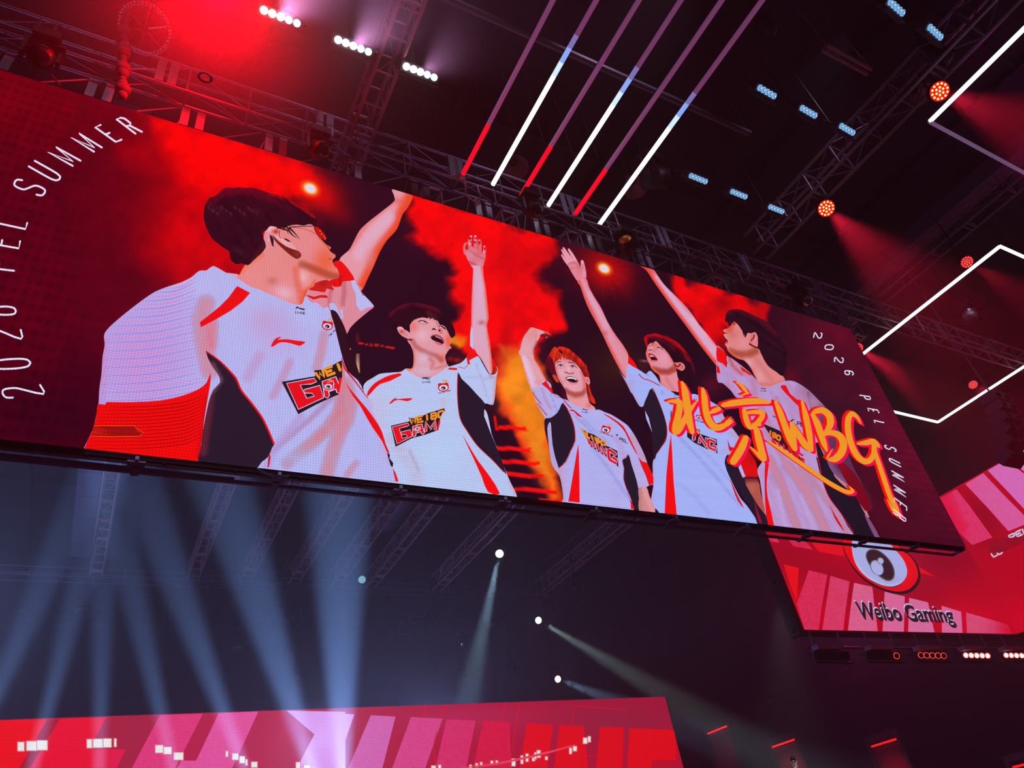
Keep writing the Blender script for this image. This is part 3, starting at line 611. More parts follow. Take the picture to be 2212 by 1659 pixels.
sh_(J, B1, [(695, 1320), (740, 1400), (785, 1448), (808, 1452), (812, 1290), (920, 1355), (1000, 1405), (1030, 1375), (1060, 1378), (1150, 1500), (1150, 1659), (900, 1659), (800, 1510)], (196, 200, 244), [('L', [(700, 1330), (790, 1480), (830, 1560)], 26, (224, 170, 180), .7), ('E', 830, 1490, 30, 30, (170, 150, 190), .6), ('L', [(1000, 1405), (1030, 1440)], 12, (120, 110, 150), .5)], 4, 2)
sh_(J, B1, [(815, 1205), (880, 1280), (918, 1355), (870, 1330), (812, 1292)], RED, sm=1)
ln(J, B1, [(935, 1410), (975, 1450), (1040, 1470), (1090, 1500), (1130, 1510)], 9, (190, 20, 44), 3)
sh_(K, B2, [(215, 600), (240, 540), (330, 470), (440, 440), (560, 560), (700, 680), (800, 820), (880, 960), (940, 1100), (965, 1200), (1010, 1400), (1015, 1440), (1060, 1720), (880, 1720), (690, 1690), (570, 1560), (540, 1400), (500, 1290), (400, 1220), (320, 1130), (280, 1040), (220, 930), (190, 820), (178, 740), (195, 680)], (226, 140, 138),
    [('E', 640, 880, 150, 190, (230, 158, 166), .8), ('L', [(380, 1165), (560, 1215), (760, 1225), (900, 1150), (950, 1080)], 110, (158, 52, 46), .85), ('L', [(200, 680), (188, 800), (240, 960), (320, 1130), (500, 1290), (560, 1540), (690, 1690)], 60, (238, 104, 64), .85), ('E', 720, 1480, 130, 120, (228, 134, 118), .7), ('L', [(620, 560), (780, 760), (900, 980), (960, 1180)], 60, (214, 80, 66), .7), ('E', 420, 540, 120, 60, (230, 96, 70), .7), ('E', 330, 620, 50, 40, (232, 160, 160), .8), ('E', 420, 640, 60, 40, (206, 100, 92), .5), ('L', [(700, 1380), (800, 1560), (900, 1700)], 60, (206, 110, 96), .5)], 2.2)
ln(K, B2, [(470, 606), (515, 598), (560, 625), (620, 668)], [18, 26, 22, 8], (40, 8, 20)); sh_(K, B2, [(515, 612), (545, 618), (565, 640), (530, 632)], (228, 200, 220), sm=1)
ln(K, B2, [(250, 570), (300, 560)], 14, (120, 30, 30), 1); ln(K, B2, [(245, 655), (290, 668), (330, 655), (370, 690), (415, 712)], [14, 26, 14, 10, 14], (120, 36, 40))
sh_(K, B2, [(238, 760), (300, 745), (360, 770), (420, 820), (470, 880), (482, 922), (420, 880), (360, 840), (285, 830), (275, 885), (250, 830)], (190, 40, 46), sm=2)
sh_(K, B2, [(285, 835), (380, 835), (440, 880), (482, 925), (470, 935), (320, 922), (300, 890)], (46, 6, 16), sm=1)
sh_(K, B2, [(278, 812), (330, 794), (385, 828), (370, 836), (285, 830)], (232, 206, 226), sm=1); sh_(K, B2, [(285, 925), (380, 922), (478, 934), (450, 962), (340, 965)], (232, 96, 84), sm=2)
sh_(H, B2, [(130, 390), (150, 320), (200, 280), (300, 255), (430, 240), (560, 275), (700, 310), (850, 390), (1000, 480), (1120, 600), (1230, 740), (1310, 840), (1370, 960), (1420, 1090), (1445, 1200), (1430, 1350), (1405, 1290), (1380, 1350), (1280, 1440), (1130, 1500), (1010, 1400), (965, 1200), (945, 1100), (1000, 1000), (890, 960), (890, 880), (830, 830), (770, 760), (700, 690), (640, 610), (560, 550), (500, 480), (430, 440), (370, 470), (330, 450), (290, 490), (240, 520), (215, 600), (200, 640), (185, 590), (160, 480)], (38, 5, 24),
    [('L', [(180, 620), (150, 420), (200, 300), (430, 255), (650, 320), (850, 420), (1050, 570), (1200, 740), (1300, 900)], 90, (214, 6, 14), .95), ('L', [(300, 330), (520, 400), (760, 520), (900, 640)], 70, (110, 6, 30), .6), ('L', [(1250, 800), (1380, 1050), (1440, 1240)], 50, (110, 10, 36), .7), ('N', 40, 4, .65, (20, 2, 16), .5)], 2.6)
for a in ((330, 450, 345, 550), (390, 450, 350, 560), (360, 460, 310, 520), (560, 540, 620, 640)): ln(H, B2, [(a[0], a[1]), (a[2], a[3])], [22, 3], (70, 6, 24), 1)
sh_(K, B2, [(905, 990), (1000, 985), (1060, 978), (1130, 1010), (1178, 1080), (1172, 1140), (1110, 1195), (1040, 1175), (950, 1120), (960, 1070), (940, 1030)], (226, 112, 96), [('L', [(1060, 990), (1150, 1060), (1150, 1150), (1100, 1190)], 36, (236, 140, 130), .8)], 2)
ln(K, B2, [(1060, 1010), (1040, 1060), (990, 1090), (970, 1080)], 34, (96, 12, 26)); ln(K, B2, [(1080, 1040), (1120, 1090), (1100, 1150)], 16, (150, 40, 44))
sh_(J, B4, [(100, 165), (118, 60), (225, 85), (290, 130), (320, 150), (430, 215), (470, 250), (520, 285), (600, 330), (640, 336), (700, 335), (760, 318), (840, 350), (930, 395), (1010, 450), (1050, 540), (1190, 730), (1230, 800), (1190, 900), (1085, 900), (1060, 950), (1058, 1000), (1100, 1110), (1150, 1220), (1210, 1330), (1270, 1400), (1340, 1500), (1400, 1600), (1400, 1640), (470, 1520), (400, 1440), (343, 1385), (350, 1290), (365, 1200), (358, 1000), (380, 920), (440, 840), (490, 760), (495, 660), (470, 540), (420, 400), (352, 258), (310, 330), (268, 435), (235, 440), (190, 370), (120, 230)], (194, 198, 243),
    [('L', [(620, 740), (800, 930), (980, 1130), (1200, 1400)], 22, (172, 172, 226), .8), ('L', [(760, 780), (960, 980), (1150, 1220)], 16, (176, 176, 228), .7), ('L', [(360, 1000), (352, 1380)], 34, (214, 186, 222), .8), ('E', 150, 200, 60, 60, (206, 180, 206), .6), ('L', [(120, 230), (190, 370), (240, 440)], 22, (226, 170, 180), .6), ('L', [(960, 400), (1050, 560), (1180, 740)], 70, (222, 176, 190), .7), ('L', [(600, 1180), (760, 1300), (900, 1480)], 30, (180, 182, 232), .6), ('L', [(1040, 880), (1090, 840), (1150, 860)], 40, (214, 178, 206), .6), ('N', 200, 5, .06, (206, 208, 248), .4), ('L', [(430, 215), (460, 330)], 10, (160, 150, 190), .5)], 4.5)
ln(J, B4, [(225, 125), (260, 165), (320, 185), (365, 205), (420, 235)], 9, (200, 20, 40), 3); ln(J, B4, [(360, 260), (420, 400), (470, 540), (495, 650), (490, 740), (430, 850), (385, 910)], 7, (206, 20, 44), 3)
sh_(J, B4, [(350, 262), (420, 400), (468, 530), (492, 640), (486, 730), (400, 880), (372, 960), (345, 690), (290, 480), (266, 440), (310, 330)], BLK, sm=2)
sh_(J, B4, [(283, 478), (320, 550), (352, 690), (318, 610), (296, 560)], (206, 204, 240), sm=1)
sh_(J, B4, [(535, 700), (545, 850), (560, 1150), (592, 1500), (474, 1480), (490, 1100), (515, 850)], RED, sm=1)
sh_(J, B4, [(1080, 905), (1060, 980), (1075, 1060), (1130, 1170), (1240, 1330), (1340, 1480), (1390, 1620), (1480, 1640), (1450, 1480), (1390, 1400), (1300, 1260), (1240, 1150), (1190, 1030), (1110, 930)], BLK, sm=2)
sh_(J, B4, [(1100, 1120), (1135, 1200), (1180, 1300), (1245, 1430), (1180, 1350), (1140, 1250)], (226, 12, 24), sm=2); sh_(J, B4, [(1340, 1340), (1370, 1430), (1420, 1570), (1390, 1570), (1360, 1470)], (150, 16, 40), sm=1)
sh_(J, B4, [(1080, 750), (1110, 830), (1150, 840), (1110, 880), (1095, 850)], (214, 14, 24), sm=1)
sh_(K, B4, [(1248, 1140), (1372, 1135), (1400, 1260), (1450, 1490), (1300, 1270)], (178, 84, 74), [('L', [(1260, 1145), (1370, 1140)], 40, (96, 30, 36), .8), ('E', 1320, 1230, 40, 60, (196, 100, 86), .6)], 3.5, 2)
sh_(J, B4, [(1190, 1035), (1205, 980), (1240, 900), (1275, 862), (1310, 900), (1350, 960), (1372, 1050), (1372, 1135), (1300, 1125), (1235, 1138)], (222, 10, 12), [('E', 1330, 930, 50, 60, (150, 10, 16), .6)], 4, 2)
sh_(J, B4, [(1188, 1030), (1210, 1000), (1255, 1115), (1235, 1138)], (206, 206, 240), sm=1); ln(J, B4, [(1238, 1134), (1300, 1128), (1372, 1134)], 20, (84, 20, 34), 2)
sh_(J, B4, [(690, 680), (745, 705), (780, 655), (812, 665), (818, 705), (980, 760), (986, 896), (880, 850), (760, 790), (692, 735)], (34, 18, 34), sm=1)
word(SC, J, B4, 'ING', [(720, 745), (970, 875), (965, 780), (725, 690)], 34, (236, 232, 246)); word(SC, J, B4, 'ING', [(722, 745), (968, 872), (965, 782), (725, 692)], 22, (228, 14, 30)); ln(J, B4, [(790, 670), (806, 700)], 22, (236, 140, 40), 1)
eye_logo(J, B4, 805, 545, 30); word(SC, J, B4, 'Weibo Game', [(760, 575), (852, 600), (856, 584), (764, 560)], 3, (60, 40, 60)); collar_mark(J, B4, 592, 330, 30, .1); ln(J, B4, [(536, 485), (536, 560), (548, 575)], 9, (40, 26, 46), 1)

# ============================== red haired player in the middle
p3 = player('red haired man in the middle, laughing')
K, H, J = p3['skin'], p3['hair'], p3['jersey']
sh_(H, A6, [(670, 860), (690, 770), (730, 690), (790, 600), (860, 540), (960, 560), (1000, 700), (900, 900), (930, 1180), (1010, 1300), (1110, 1530), (1080, 1570), (1010, 1440), (980, 1380), (940, 1240), (880, 1160), (820, 1060), (750, 960), (700, 910)], (96, 8, 34), [('N', 6, 40, 0, (46, 6, 26), .7), ('E', 960, 1300, 40, 160, (30, 8, 24), .9), ('E', 760, 640, 70, 70, (220, 20, 10), .8)], 3)
sh_(H, A6, [(1440, 1200), (1500, 1220), (1530, 1330), (1560, 1420), (1615, 1520), (1622, 1590), (1580, 1580), (1540, 1560), (1490, 1510), (1455, 1400)], (40, 10, 26), [('L', [(1515, 1240), (1530, 1350), (1570, 1450), (1620, 1570)], 60, (236, 40, 14), .95), ('L', [(1520, 1490), (1600, 1590)], 70, (226, 40, 14), .8)], 2.5)
sh_(K, A6, [(870, 930), (862, 860), (880, 800), (940, 750), (1000, 680), (1080, 740), (1200, 780), (1300, 870), (1380, 1000), (1430, 1080), (1445, 1160), (1452, 1240), (1470, 1400), (1485, 1480), (1520, 1580), (1620, 1670), (1600, 1740), (1380, 1740), (1240, 1640), (1150, 1570), (1100, 1490), (1060, 1340), (1000, 1240), (930, 1130), (890, 1010)], (228, 156, 152),
    [('L', [(1060, 1330), (1130, 1380), (1250, 1420), (1370, 1400), (1450, 1330)], 60, (170, 66, 58), .9), ('E', 1270, 1440, 150, 60, (176, 80, 64), .7), ('E', 1290, 1580, 130, 70, (232, 150, 124), .8), ('E', 1010, 1000, 60, 70, (230, 172, 186), .8), ('E', 1330, 1020, 60, 90, (226, 166, 176), .7), ('L', [(1380, 980), (1440, 1160), (1440, 1320)], 70, (222, 90, 76), .7), ('L', [(880, 920), (900, 1040), (1000, 1240)], 40, (224, 100, 90), .7), ('E', 1120, 930, 30, 70, (236, 186, 190), .8), ('E', 1200, 1290, 90, 50, (236, 170, 170), .6), ('E', 1070, 780, 90, 40, (216, 120, 110), .5), ('L', [(1150, 1100), (1060, 1130), (1040, 1180)], 24, (206, 110, 110), .4), ('E', 1500, 1620, 60, 60, (226, 100, 60), .7)], 2.4)
for pts in ([(908, 885), (945, 852), (1000, 858), (1032, 895)], [(1135, 885), (1185, 868), (1240, 885), (1285, 922)]): ln(K, A6, pts, [8, 16, 14, 6], (52, 18, 30))
for x, y in ((968, 872), (1192, 890)): SC.oval(K, A6, x - 22, y + 4, 16, 12, (222, 196, 206)); SC.oval(K, A6, x + 24, y + 8, 14, 11, (222, 196, 206)); SC.oval(K, A6, x, y, 22, 19, (64, 50, 66)); SC.oval(K, A6, x - 5, y - 6, 6, 5, (210, 210, 226))
ln(K, A6, [(880, 835), (930, 797), (985, 800)], [10, 20, 12], (104, 46, 44)); ln(K, A6, [(1110, 812), (1180, 815), (1255, 855)], [16, 20, 8], (104, 46, 44))
ln(K, A6, [(1046, 975), (1052, 1000), (1090, 1002), (1140, 1028), (1180, 1015), (1212, 1018), (1214, 1000)], [8, 16, 22, 14, 22, 16, 8], (158, 66, 64)); ln(K, A6, [(905, 905), (960, 925), (1020, 915)], 8, (206, 116, 116))
sh_(K, A6, [(1062, 1100), (1110, 1078), (1180, 1076), (1250, 1105), (1297, 1150), (1275, 1182), (1200, 1190), (1120, 1165), (1085, 1135)], (44, 10, 22), sm=3)
sh_(K, A6, [(1080, 1102), (1130, 1086), (1200, 1090), (1250, 1113), (1280, 1146), (1262, 1148), (1215, 1122), (1155, 1115), (1105, 1124), (1086, 1120)], (232, 224, 240), sm=1)
sh_(K, A6, [(1105, 1165), (1200, 1194), (1290, 1183), (1285, 1212), (1200, 1228), (1140, 1206)], (226, 122, 130), sm=2)
sh_(K, A6, [(1440, 1085), (1478, 1068), (1505, 1100), (1522, 1160), (1520, 1215), (1490, 1228), (1450, 1185)], (230, 140, 126), [('E', 1478, 1150, 16, 40, (170, 60, 56), .7)], 2.2); sh_(K, A6, [(815, 1060), (850, 1040), (905, 1100), (935, 1190), (890, 1180), (850, 1130)], (206, 66, 36), sm=3)
sh_(H, A6, [(760, 660), (820, 545), (870, 512), (905, 545), (940, 510), (1020, 518), (1130, 560), (1240, 650), (1340, 740), (1400, 810), (1475, 890), (1455, 910), (1495, 990), (1505, 1080), (1450, 1085), (1405, 1060), (1370, 980), (1330, 920), (1290, 880), (1240, 820), (1180, 790), (1140, 740), (1090, 760), (1050, 720), (1030, 760), (1000, 690), (975, 770), (940, 730), (920, 780), (890, 740), (870, 800), (868, 920), (840, 840), (820, 760), (790, 720)], (200, 34, 16),
    [('L', [(900, 540), (850, 620), (830, 760)], 50, (236, 60, 20), .7), ('L', [(1000, 530), (1180, 610), (1380, 800), (1490, 960)], 46, (246, 40, 14), .9), ('L', [(1080, 660), (1220, 760), (1360, 920)], 40, (156, 26, 24), .7), ('L', [(1340, 930), (1420, 1060)], 50, (70, 10, 24), .8), ('N', 5, 40, .3, (110, 12, 20), .7), ('E', 1000, 720, 60, 40, (226, 90, 60), .6)], 2.4)
sh_(H, A6, [(925, 565), (965, 575), (1000, 610), (1015, 670), (985, 660), (950, 610)], (32, 8, 22), sm=2)
for i in range(14):
    a = 800 + i * 26; ln(H, A6, [(900 + i * 12, 600 + i * 6), (a + 40, 700 + (i % 3) * 12), (a + 60 + i * 3, 770 + (i % 4) * 14 + max(0, i - 8) * 18)], [12, 9, 2], ((226, 64, 26), (150, 22, 20), (190, 36, 20))[i % 3])
for i in range(9): ln(H, A6, [(1500 + i * 6, 1420 + i * 10), (1560 + i * 6, 1520 + i * 6), (1600 + i * 4, 1600 - i * 3)], [8, 8, 2], ((240, 60, 20), (150, 20, 20))[i % 2])
# arm
sh_(K, A6, [(395, 1265), (330, 1130), (270, 900), (212, 690), (178, 622), (205, 560), (230, 450), (270, 330), (340, 230), (398, 160), (430, 152), (560, 190), (680, 232), (715, 228), (745, 262), (790, 292), (720, 295), (640, 280), (600, 290), (560, 360), (510, 480), (465, 590), (472, 740), (560, 880), (640, 1040), (692, 1150), (640, 1230), (560, 1320), (440, 1300)], (226, 160, 160),
    [('E', 420, 280, 120, 130, (226, 140, 112), .8), ('L', [(270, 760), (340, 960), (440, 1220)], 110, (228, 196, 224), .85), ('E', 330, 560, 70, 70, (230, 170, 160), .6), ('L', [(520, 420), (470, 560), (462, 640)], 36, (176, 80, 70), .7), ('L', [(470, 740), (600, 960), (690, 1150)], 26, (240, 110, 80), .8), ('L', [(210, 690), (280, 930), (395, 1260)], 22, (240, 116, 100), .8), ('E', 540, 1180, 90, 50, (216, 140, 130), .6), ('L', [(470, 200), (500, 260), (500, 340)], 14, (200, 100, 84), .5), ('L', [(340, 700), (420, 780)], 20, (210, 130, 130), .4)], 3)
sh_(K, A6, [(590, 290), (640, 266), (690, 262), (780, 295), (745, 330), (700, 355), (640, 340), (580, 318)], (112, 22, 32), [('E', 660, 270, 60, 16, (150, 50, 46), .8)], 2.6); sh_(K, A6, [(640, 240), (715, 228), (745, 258), (792, 292), (740, 285), (690, 258)], (232, 80, 56), sm=2); SC.oval(K, A6, 706, 336, 13, 9, (226, 176, 96))
ln(K, A6, [(475, 560), (520, 470), (545, 400)], [26, 20, 6], (150, 40, 44))
sh_(K, A7, [(250, 90), (400, 150), (600, 280), (800, 380), (1060, 420), (1350, 600), (1560, 1000), (1570, 1330), (1490, 1330), (1440, 1050), (1200, 700), (700, 500), (400, 280)], (200, 130, 130), sm=1)
sh_(J, A7, [(140, 78), (200, 112), (240, 105), (262, 66), (300, 45), (330, 8), (400, 60), (415, 160), (480, 190), (550, 240), (600, 252), (640, 285), (690, 315), (780, 345), (870, 370), (930, 375), (1000, 372), (1060, 400), (1150, 435), (1270, 510), (1350, 570), (1430, 680), (1510, 830), (1560, 940), (1592, 1030), (1640, 1140), (1668, 1200), (1668, 1290), (1620, 1305), (1592, 1322), (1480, 1338), (1440, 1180), (1400, 1060), (1362, 930), (1330, 970), (1288, 1000), (1310, 1100), (1302, 1220), (1340, 1350), (1410, 1640), (490, 1560), (552, 1480), (510, 1200), (420, 1060), (380, 820), (340, 700), (318, 560), (325, 480), (308, 440), (228, 310), (190, 200)], (196, 196, 240),
    [('L', [(250, 90), (300, 200), (340, 330), (400, 450)], 60, (204, 190, 226), .8), ('L', [(170, 130), (250, 280), (340, 440)], 26, (226, 150, 160), .6), ('L', [(290, 110), (330, 240), (400, 360)], 18, (208, 110, 110), .6), ('L', [(400, 180), (440, 300), (480, 400)], 12, (150, 130, 170), .5), ('L', [(660, 420), (820, 560), (1000, 740), (1160, 900)], 16, (150, 150, 200), .7), ('L', [(800, 480), (1000, 680), (1130, 800)], 14, (160, 158, 210), .6), ('L', [(900, 830), (1100, 1080), (1340, 1440)], 26, (172, 172, 226), .8), ('L', [(1000, 960), (1200, 1200), (1380, 1500)], 16, (176, 176, 228), .7), ('E', 560, 1200, 60, 240, (214, 184, 218), .8), ('L', [(1180, 700), (1260, 800), (1300, 960)], 50, (206, 170, 206), .7), ('L', [(1400, 700), (1500, 900), (1580, 1020)], 60, (222, 160, 166), .7), ('L', [(1400, 1000), (1470, 1200), (1530, 1310)], 70, (214, 184, 222), .7), ('E', 1200, 1480, 60, 120, (206, 180, 222), .6), ('N', 220, 5, .05, (206, 208, 246), .4), ('L', [(500, 1100), (530, 1300), (560, 1500)], 26, (222, 170, 170), .7)], 4)
sh_(J, A6, [(612, 1215), (650, 1190), (692, 1155), (760, 1260), (818, 1330), (812, 1405), (780, 1370), (700, 1290)], (236, 14, 14), sm=2)
ln(J, A7, [(415, 150), (440, 190), (480, 215), (530, 225)], 6, (196, 30, 56), 3); ln(J, A7, [(560, 255), (600, 300), (650, 355)], 12, (206, 20, 30), 2); ln(J, A7, [(175, 150), (210, 215), (280, 300)], 9, (190, 20, 44), 2); ln(J, A7, [(225, 290), (290, 370), (350, 440)], 9, (190, 20, 44), 2)
sh_(J, A7, [(546, 290), (600, 360), (650, 470), (690, 600), (695, 760), (640, 880), (582, 1010), (495, 1090), (460, 1080), (400, 1000), (376, 850), (340, 700), (320, 560), (330, 480), (392, 474), (480, 410), (520, 330)], BLK, sm=2)
sh_(J, A7, [(385, 522), (402, 560), (420, 800), (460, 980), (500, 1110), (440, 1090), (400, 1000), (374, 800), (356, 600)], (196, 186, 222), sm=2)
ln(J, A7, [(548, 285), (602, 358), (652, 468), (692, 600), (698, 765), (645, 882), (586, 1014), (498, 1096)], 9, (214, 20, 44)); ln(J, A7, [(318, 500), (316, 570), (340, 700), (376, 830)], 6, (206, 20, 30))
sh_(J, A7, [(738, 790), (746, 900), (752, 1150), (757, 1520), (616, 1505), (640, 1370), (690, 1080), (720, 900)], RED, sm=1)
sh_(J, A7, [(628, 385), (650, 370), (685, 376), (740, 420), (792, 467), (730, 447), (690, 400), (650, 388)], (226, 12, 22), sm=2)
sh_(J, A7, [(1040, 420), (1100, 440), (1200, 500), (1290, 570), (1340, 650), (1395, 765), (1475, 930), (1440, 890), (1370, 760), (1310, 640), (1230, 550), (1120, 470)], (228, 12, 22), sm=2)
sh_(J, A7, [(1476, 955), (1530, 1010), (1592, 1030), (1640, 1140), (1668, 1200), (1668, 1290), (1612, 1306), (1570, 1180), (1520, 1070)], (236, 12, 14), sm=1)
sh_(J, A7, [(1362, 932), (1400, 1060), (1440, 1180), (1480, 1338), (1494, 1640), (1430, 1640), (1400, 1500), (1340, 1350), (1302, 1220), (1308, 1100), (1286, 1000), (1330, 970)], BLK, sm=2); ln(J, A7, [(1355, 915), (1330, 960), (1284, 1000), (1304, 1100), (1298, 1220), (1336, 1350), (1400, 1560)], 7, (206, 20, 44)); sh_(J, A7, [(1385, 1470), (1435, 1600), (1390, 1600)], (226, 14, 20), sm=1)
sh_(K, A7, [(1482, 1342), (1580, 1325), (1612, 1420), (1660, 1540), (1690, 1640), (1495, 1640), (1490, 1460)], (214, 138, 122), [('L', [(1540, 1330), (1600, 1480), (1660, 1620)], 40, (230, 160, 150), .7), ('L', [(1490, 1350), (1500, 1620)], 50, (184, 126, 116), .8)], 3.5, 2)
sh_(J, A7, [(755, 590), (800, 622), (850, 650), (930, 680), (1080, 778), (1088, 822), (1110, 826), (1222, 882), (1236, 1082), (1100, 965), (890, 825), (830, 705)], (36, 18, 32), sm=1)
word(SC, J, A7, 'EIBO', [(830, 700), (1075, 818), (1070, 775), (800, 640)], 22, (240, 140, 34)); ln(J, A7, [(770, 600), (800, 640), (815, 680)], 16, (240, 140, 34), 1)
word(SC, J, A7, 'MIN', [(880, 800), (1075, 935), (1080, 850), (850, 725)], 34, (232, 220, 238)); word(SC, J, A7, 'MIN', [(880, 798), (1075, 932), (1080, 852), (852, 728)], 22, (230, 12, 26))
for w, c in ((44, (232, 220, 238)), (30, (230, 12, 26))): glyph(SC, J, A7, 'G', (1118, 985), (95, 62), (-12, -130), w, c)
eye_logo(J, A7, 1080, 620, 58, .25); word(SC, J, A7, 'Weibo Gaming', [(1003, 650), (1160, 706), (1163, 690), (1006, 634)], 4, (66, 44, 66)); collar_mark(J, A7, 820, 375, 36, .15)
sh_(J, A7, [(1200, 680), (1225, 676), (1240, 684), (1222, 690), (1222, 705), (1210, 690)], (40, 26, 40), sm=1); word(SC, J, A7, 'PEL', [(1250, 745), (1345, 788), (1345, 755), (1252, 712)], 9, (40, 26, 40))
# ============================== second player from the left
p2 = player('man with open mouth, second from left')
K, H, J = p2['skin'], p2['hair'], p2['jersey']
for pts, w in (([(515, 650), (480, 520), (488, 430), (530, 372)], [96, 76, 60, 34]), ([(625, 560), (602, 400), (612, 300), (628, 222)], [92, 86, 90, 50]), ([(745, 580), (745, 430), (742, 300), (736, 222)], [100, 92, 88, 54]), ([(845, 610), (848, 470), (846, 380), (834, 312)], [92, 84, 78, 46]), ([(945, 690), (955, 580), (965, 520), (950, 462)], [76, 66, 62, 40])):
    ln(K, B6, pts, w, (220, 108, 112))
for x, y, rx, ry, c in ((610, 275, 36, 34, (176, 14, 24)), (745, 270, 34, 38, (206, 40, 46)), (730, 360, 34, 40, (206, 24, 34)), (838, 380, 30, 50, (206, 30, 40)), (630, 360, 30, 26, (206, 60, 66)), (530, 490, 34, 56, (206, 20, 30)), (968, 520, 22, 40, (206, 20, 30))): SC.oval(K, B6, x, y, rx, ry, c)
for x, y, rx, ry in ((640, 225, 22, 22), (736, 226, 30, 24), (832, 318, 22, 20), (950, 468, 20, 20), (600, 400, 30, 40), (735, 320, 22, 24), (940, 600, 24, 40)): SC.oval(K, B6, x, y, rx, ry, (232, 150, 152))
sh_(K, B6, [(490, 600), (540, 560), (600, 500), (640, 470), (700, 495), (800, 560), (890, 620), (950, 650), (985, 700), (960, 800), (932, 930), (900, 1010), (880, 1040), (700, 1010), (640, 930), (570, 820), (520, 700)], (220, 118, 124), [('L', [(600, 560), (760, 680), (930, 760)], 26, (186, 66, 76), .6), ('E', 610, 680, 90, 110, (226, 140, 146), .7), ('L', [(570, 830), (720, 890), (890, 1020)], 30, (176, 60, 66), .7), ('E', 840, 900, 90, 80, (232, 146, 148), .6), ('E', 840, 620, 100, 50, (222, 90, 96), .6)], 2.6)
sh_(K, PX, [(1018, 574), (1022, 580), (1021, 600), (1019, 640), (1018, 680), (1018, 706), (1022, 735), (1026, 756), (1040, 776), (1058, 808), (1064, 803), (1062, 772), (1058, 739), (1052, 703), (1055.5, 688), (1053, 655), (1049, 622), (1044.5, 595), (1041, 576)], (220, 166, 184),
    [('L', [(1041, 576), (1049, 622), (1055, 688), (1052, 703), (1062, 772), (1064, 803)], 5, (244, 96, 50), .95), ('L', [(1019, 580), (1019, 640), (1018, 706)], 4, (232, 96, 90), .8), ('E', 1040, 697, 8, 5, (176, 92, 90), .8), ('E', 1036, 625, 8, 40, (226, 176, 206), .6), ('L', [(1030, 745), (1052, 790)], 10, (226, 160, 168), .6)], 3)
# head and neck
sh_(K, A4, [(540, 480), (600, 420), (660, 390), (840, 370), (1000, 410), (1050, 450), (1150, 520), (1215, 620), (1262, 720), (1282, 800), (1255, 880), (1290, 920), (1240, 960), (1180, 1060), (1175, 1100), (1200, 1200), (1235, 1262), (1130, 1335), (1000, 1425), (900, 1445), (700, 1450), (560, 1400), (470, 1345), (462, 1310), (500, 1290), (560, 1300), (600, 1250), (610, 1080), (590, 960), (550, 870), (500, 790), (540, 640)], (226, 152, 146),
    [('E', 760, 700, 150, 130, (230, 178, 186), .85), ('E', 600, 540, 90, 110, (232, 112, 76), .75), ('E', 1230, 800, 60, 160, (240, 92, 44), .9), ('E', 1120, 1110, 70, 90, (236, 104, 56), .85), ('L', [(590, 800), (640, 890), (740, 960), (880, 1020), (1010, 1060), (1110, 1150)], 60, (176, 84, 76), .7), ('E', 780, 1120, 120, 110, (216, 184, 206), .9), ('E', 800, 1330, 230, 90, (212, 180, 208), .85), ('L', [(600, 960), (625, 1150), (590, 1280), (480, 1320)], 40, (240, 116, 60), .8), ('L', [(900, 1120), (960, 1180), (930, 1290)], 50, (196, 110, 90), .6), ('E', 940, 500, 60, 60, (236, 164, 140), .6), ('E', 1100, 620, 60, 60, (226, 120, 90), .6), ('L', [(1010, 460), (1060, 540), (1110, 630)], 18, (206, 90, 66), .7), ('E', 1040, 960, 130, 50, (226, 150, 150), .7), ('L', [(1000, 1300), (1120, 1260), (1210, 1230)], 34, (196, 110, 90), .6)], 2.4)
sh_(K, A4, [(320, 600), (312, 565), (345, 545), (400, 550), (450, 600), (500, 620), (545, 680), (540, 760), (480, 750), (410, 715), (350, 660)], (226, 150, 142), [('E', 400, 630, 44, 40, (196, 40, 30), .8), ('L', [(325, 570), (360, 555), (420, 590)], 24, (236, 176, 176), .8), ('E', 470, 690, 40, 40, (214, 116, 100), .7)], 2.2)
sh_(K, A4, [(440, 750), (500, 765), (580, 760), (570, 800), (520, 790)], (120, 30, 30), sm=2)
ln(K, A4, [(686, 455), (740, 440), (810, 450), (868, 488)], [10, 22, 24, 8], (44, 16, 26)); sh_(K, A4, [(730, 452), (775, 446), (795, 462), (750, 470)], (226, 210, 226), sm=1); ln(K, A4, [(690, 470), (760, 490), (850, 495)], 10, (206, 110, 90))
ln(K, A4, [(1058, 530), (1110, 540), (1160, 570), (1190, 600)], [12, 22, 26, 8], (44, 16, 26)); sh_(K, A4, [(1070, 540), (1105, 545), (1120, 562), (1085, 560)], (226, 206, 220), sm=1)
ln(K, A4, [(940, 605), (965, 585), (1010, 600)], [8, 32, 14], (54, 12, 20)); ln(K, A4, [(1060, 600), (1080, 625)], [24, 30], (60, 14, 20), 1); ln(K, A4, [(1085, 650), (1120, 665)], 12, (176, 70, 56), 1)
sh_(K, A4, [(908, 745), (930, 705), (975, 685), (1050, 690), (1120, 735), (1160, 800), (1148, 850), (1120, 800), (1060, 745), (985, 715)], (178, 72, 76), sm=3)
sh_(K, A4, [(918, 745), (945, 715), (985, 708), (1050, 735), (1110, 780), (1143, 830), (1130, 858), (1060, 825), (960, 790)], (34, 8, 24), sm=2); ln(K, A4, [(1000, 722), (1060, 742), (1090, 762)], 11, (226, 176, 176), 2)
sh_(K, A4, [(955, 785), (1040, 822), (1130, 860), (1105, 884), (1040, 865)], (222, 92, 112), sm=2)
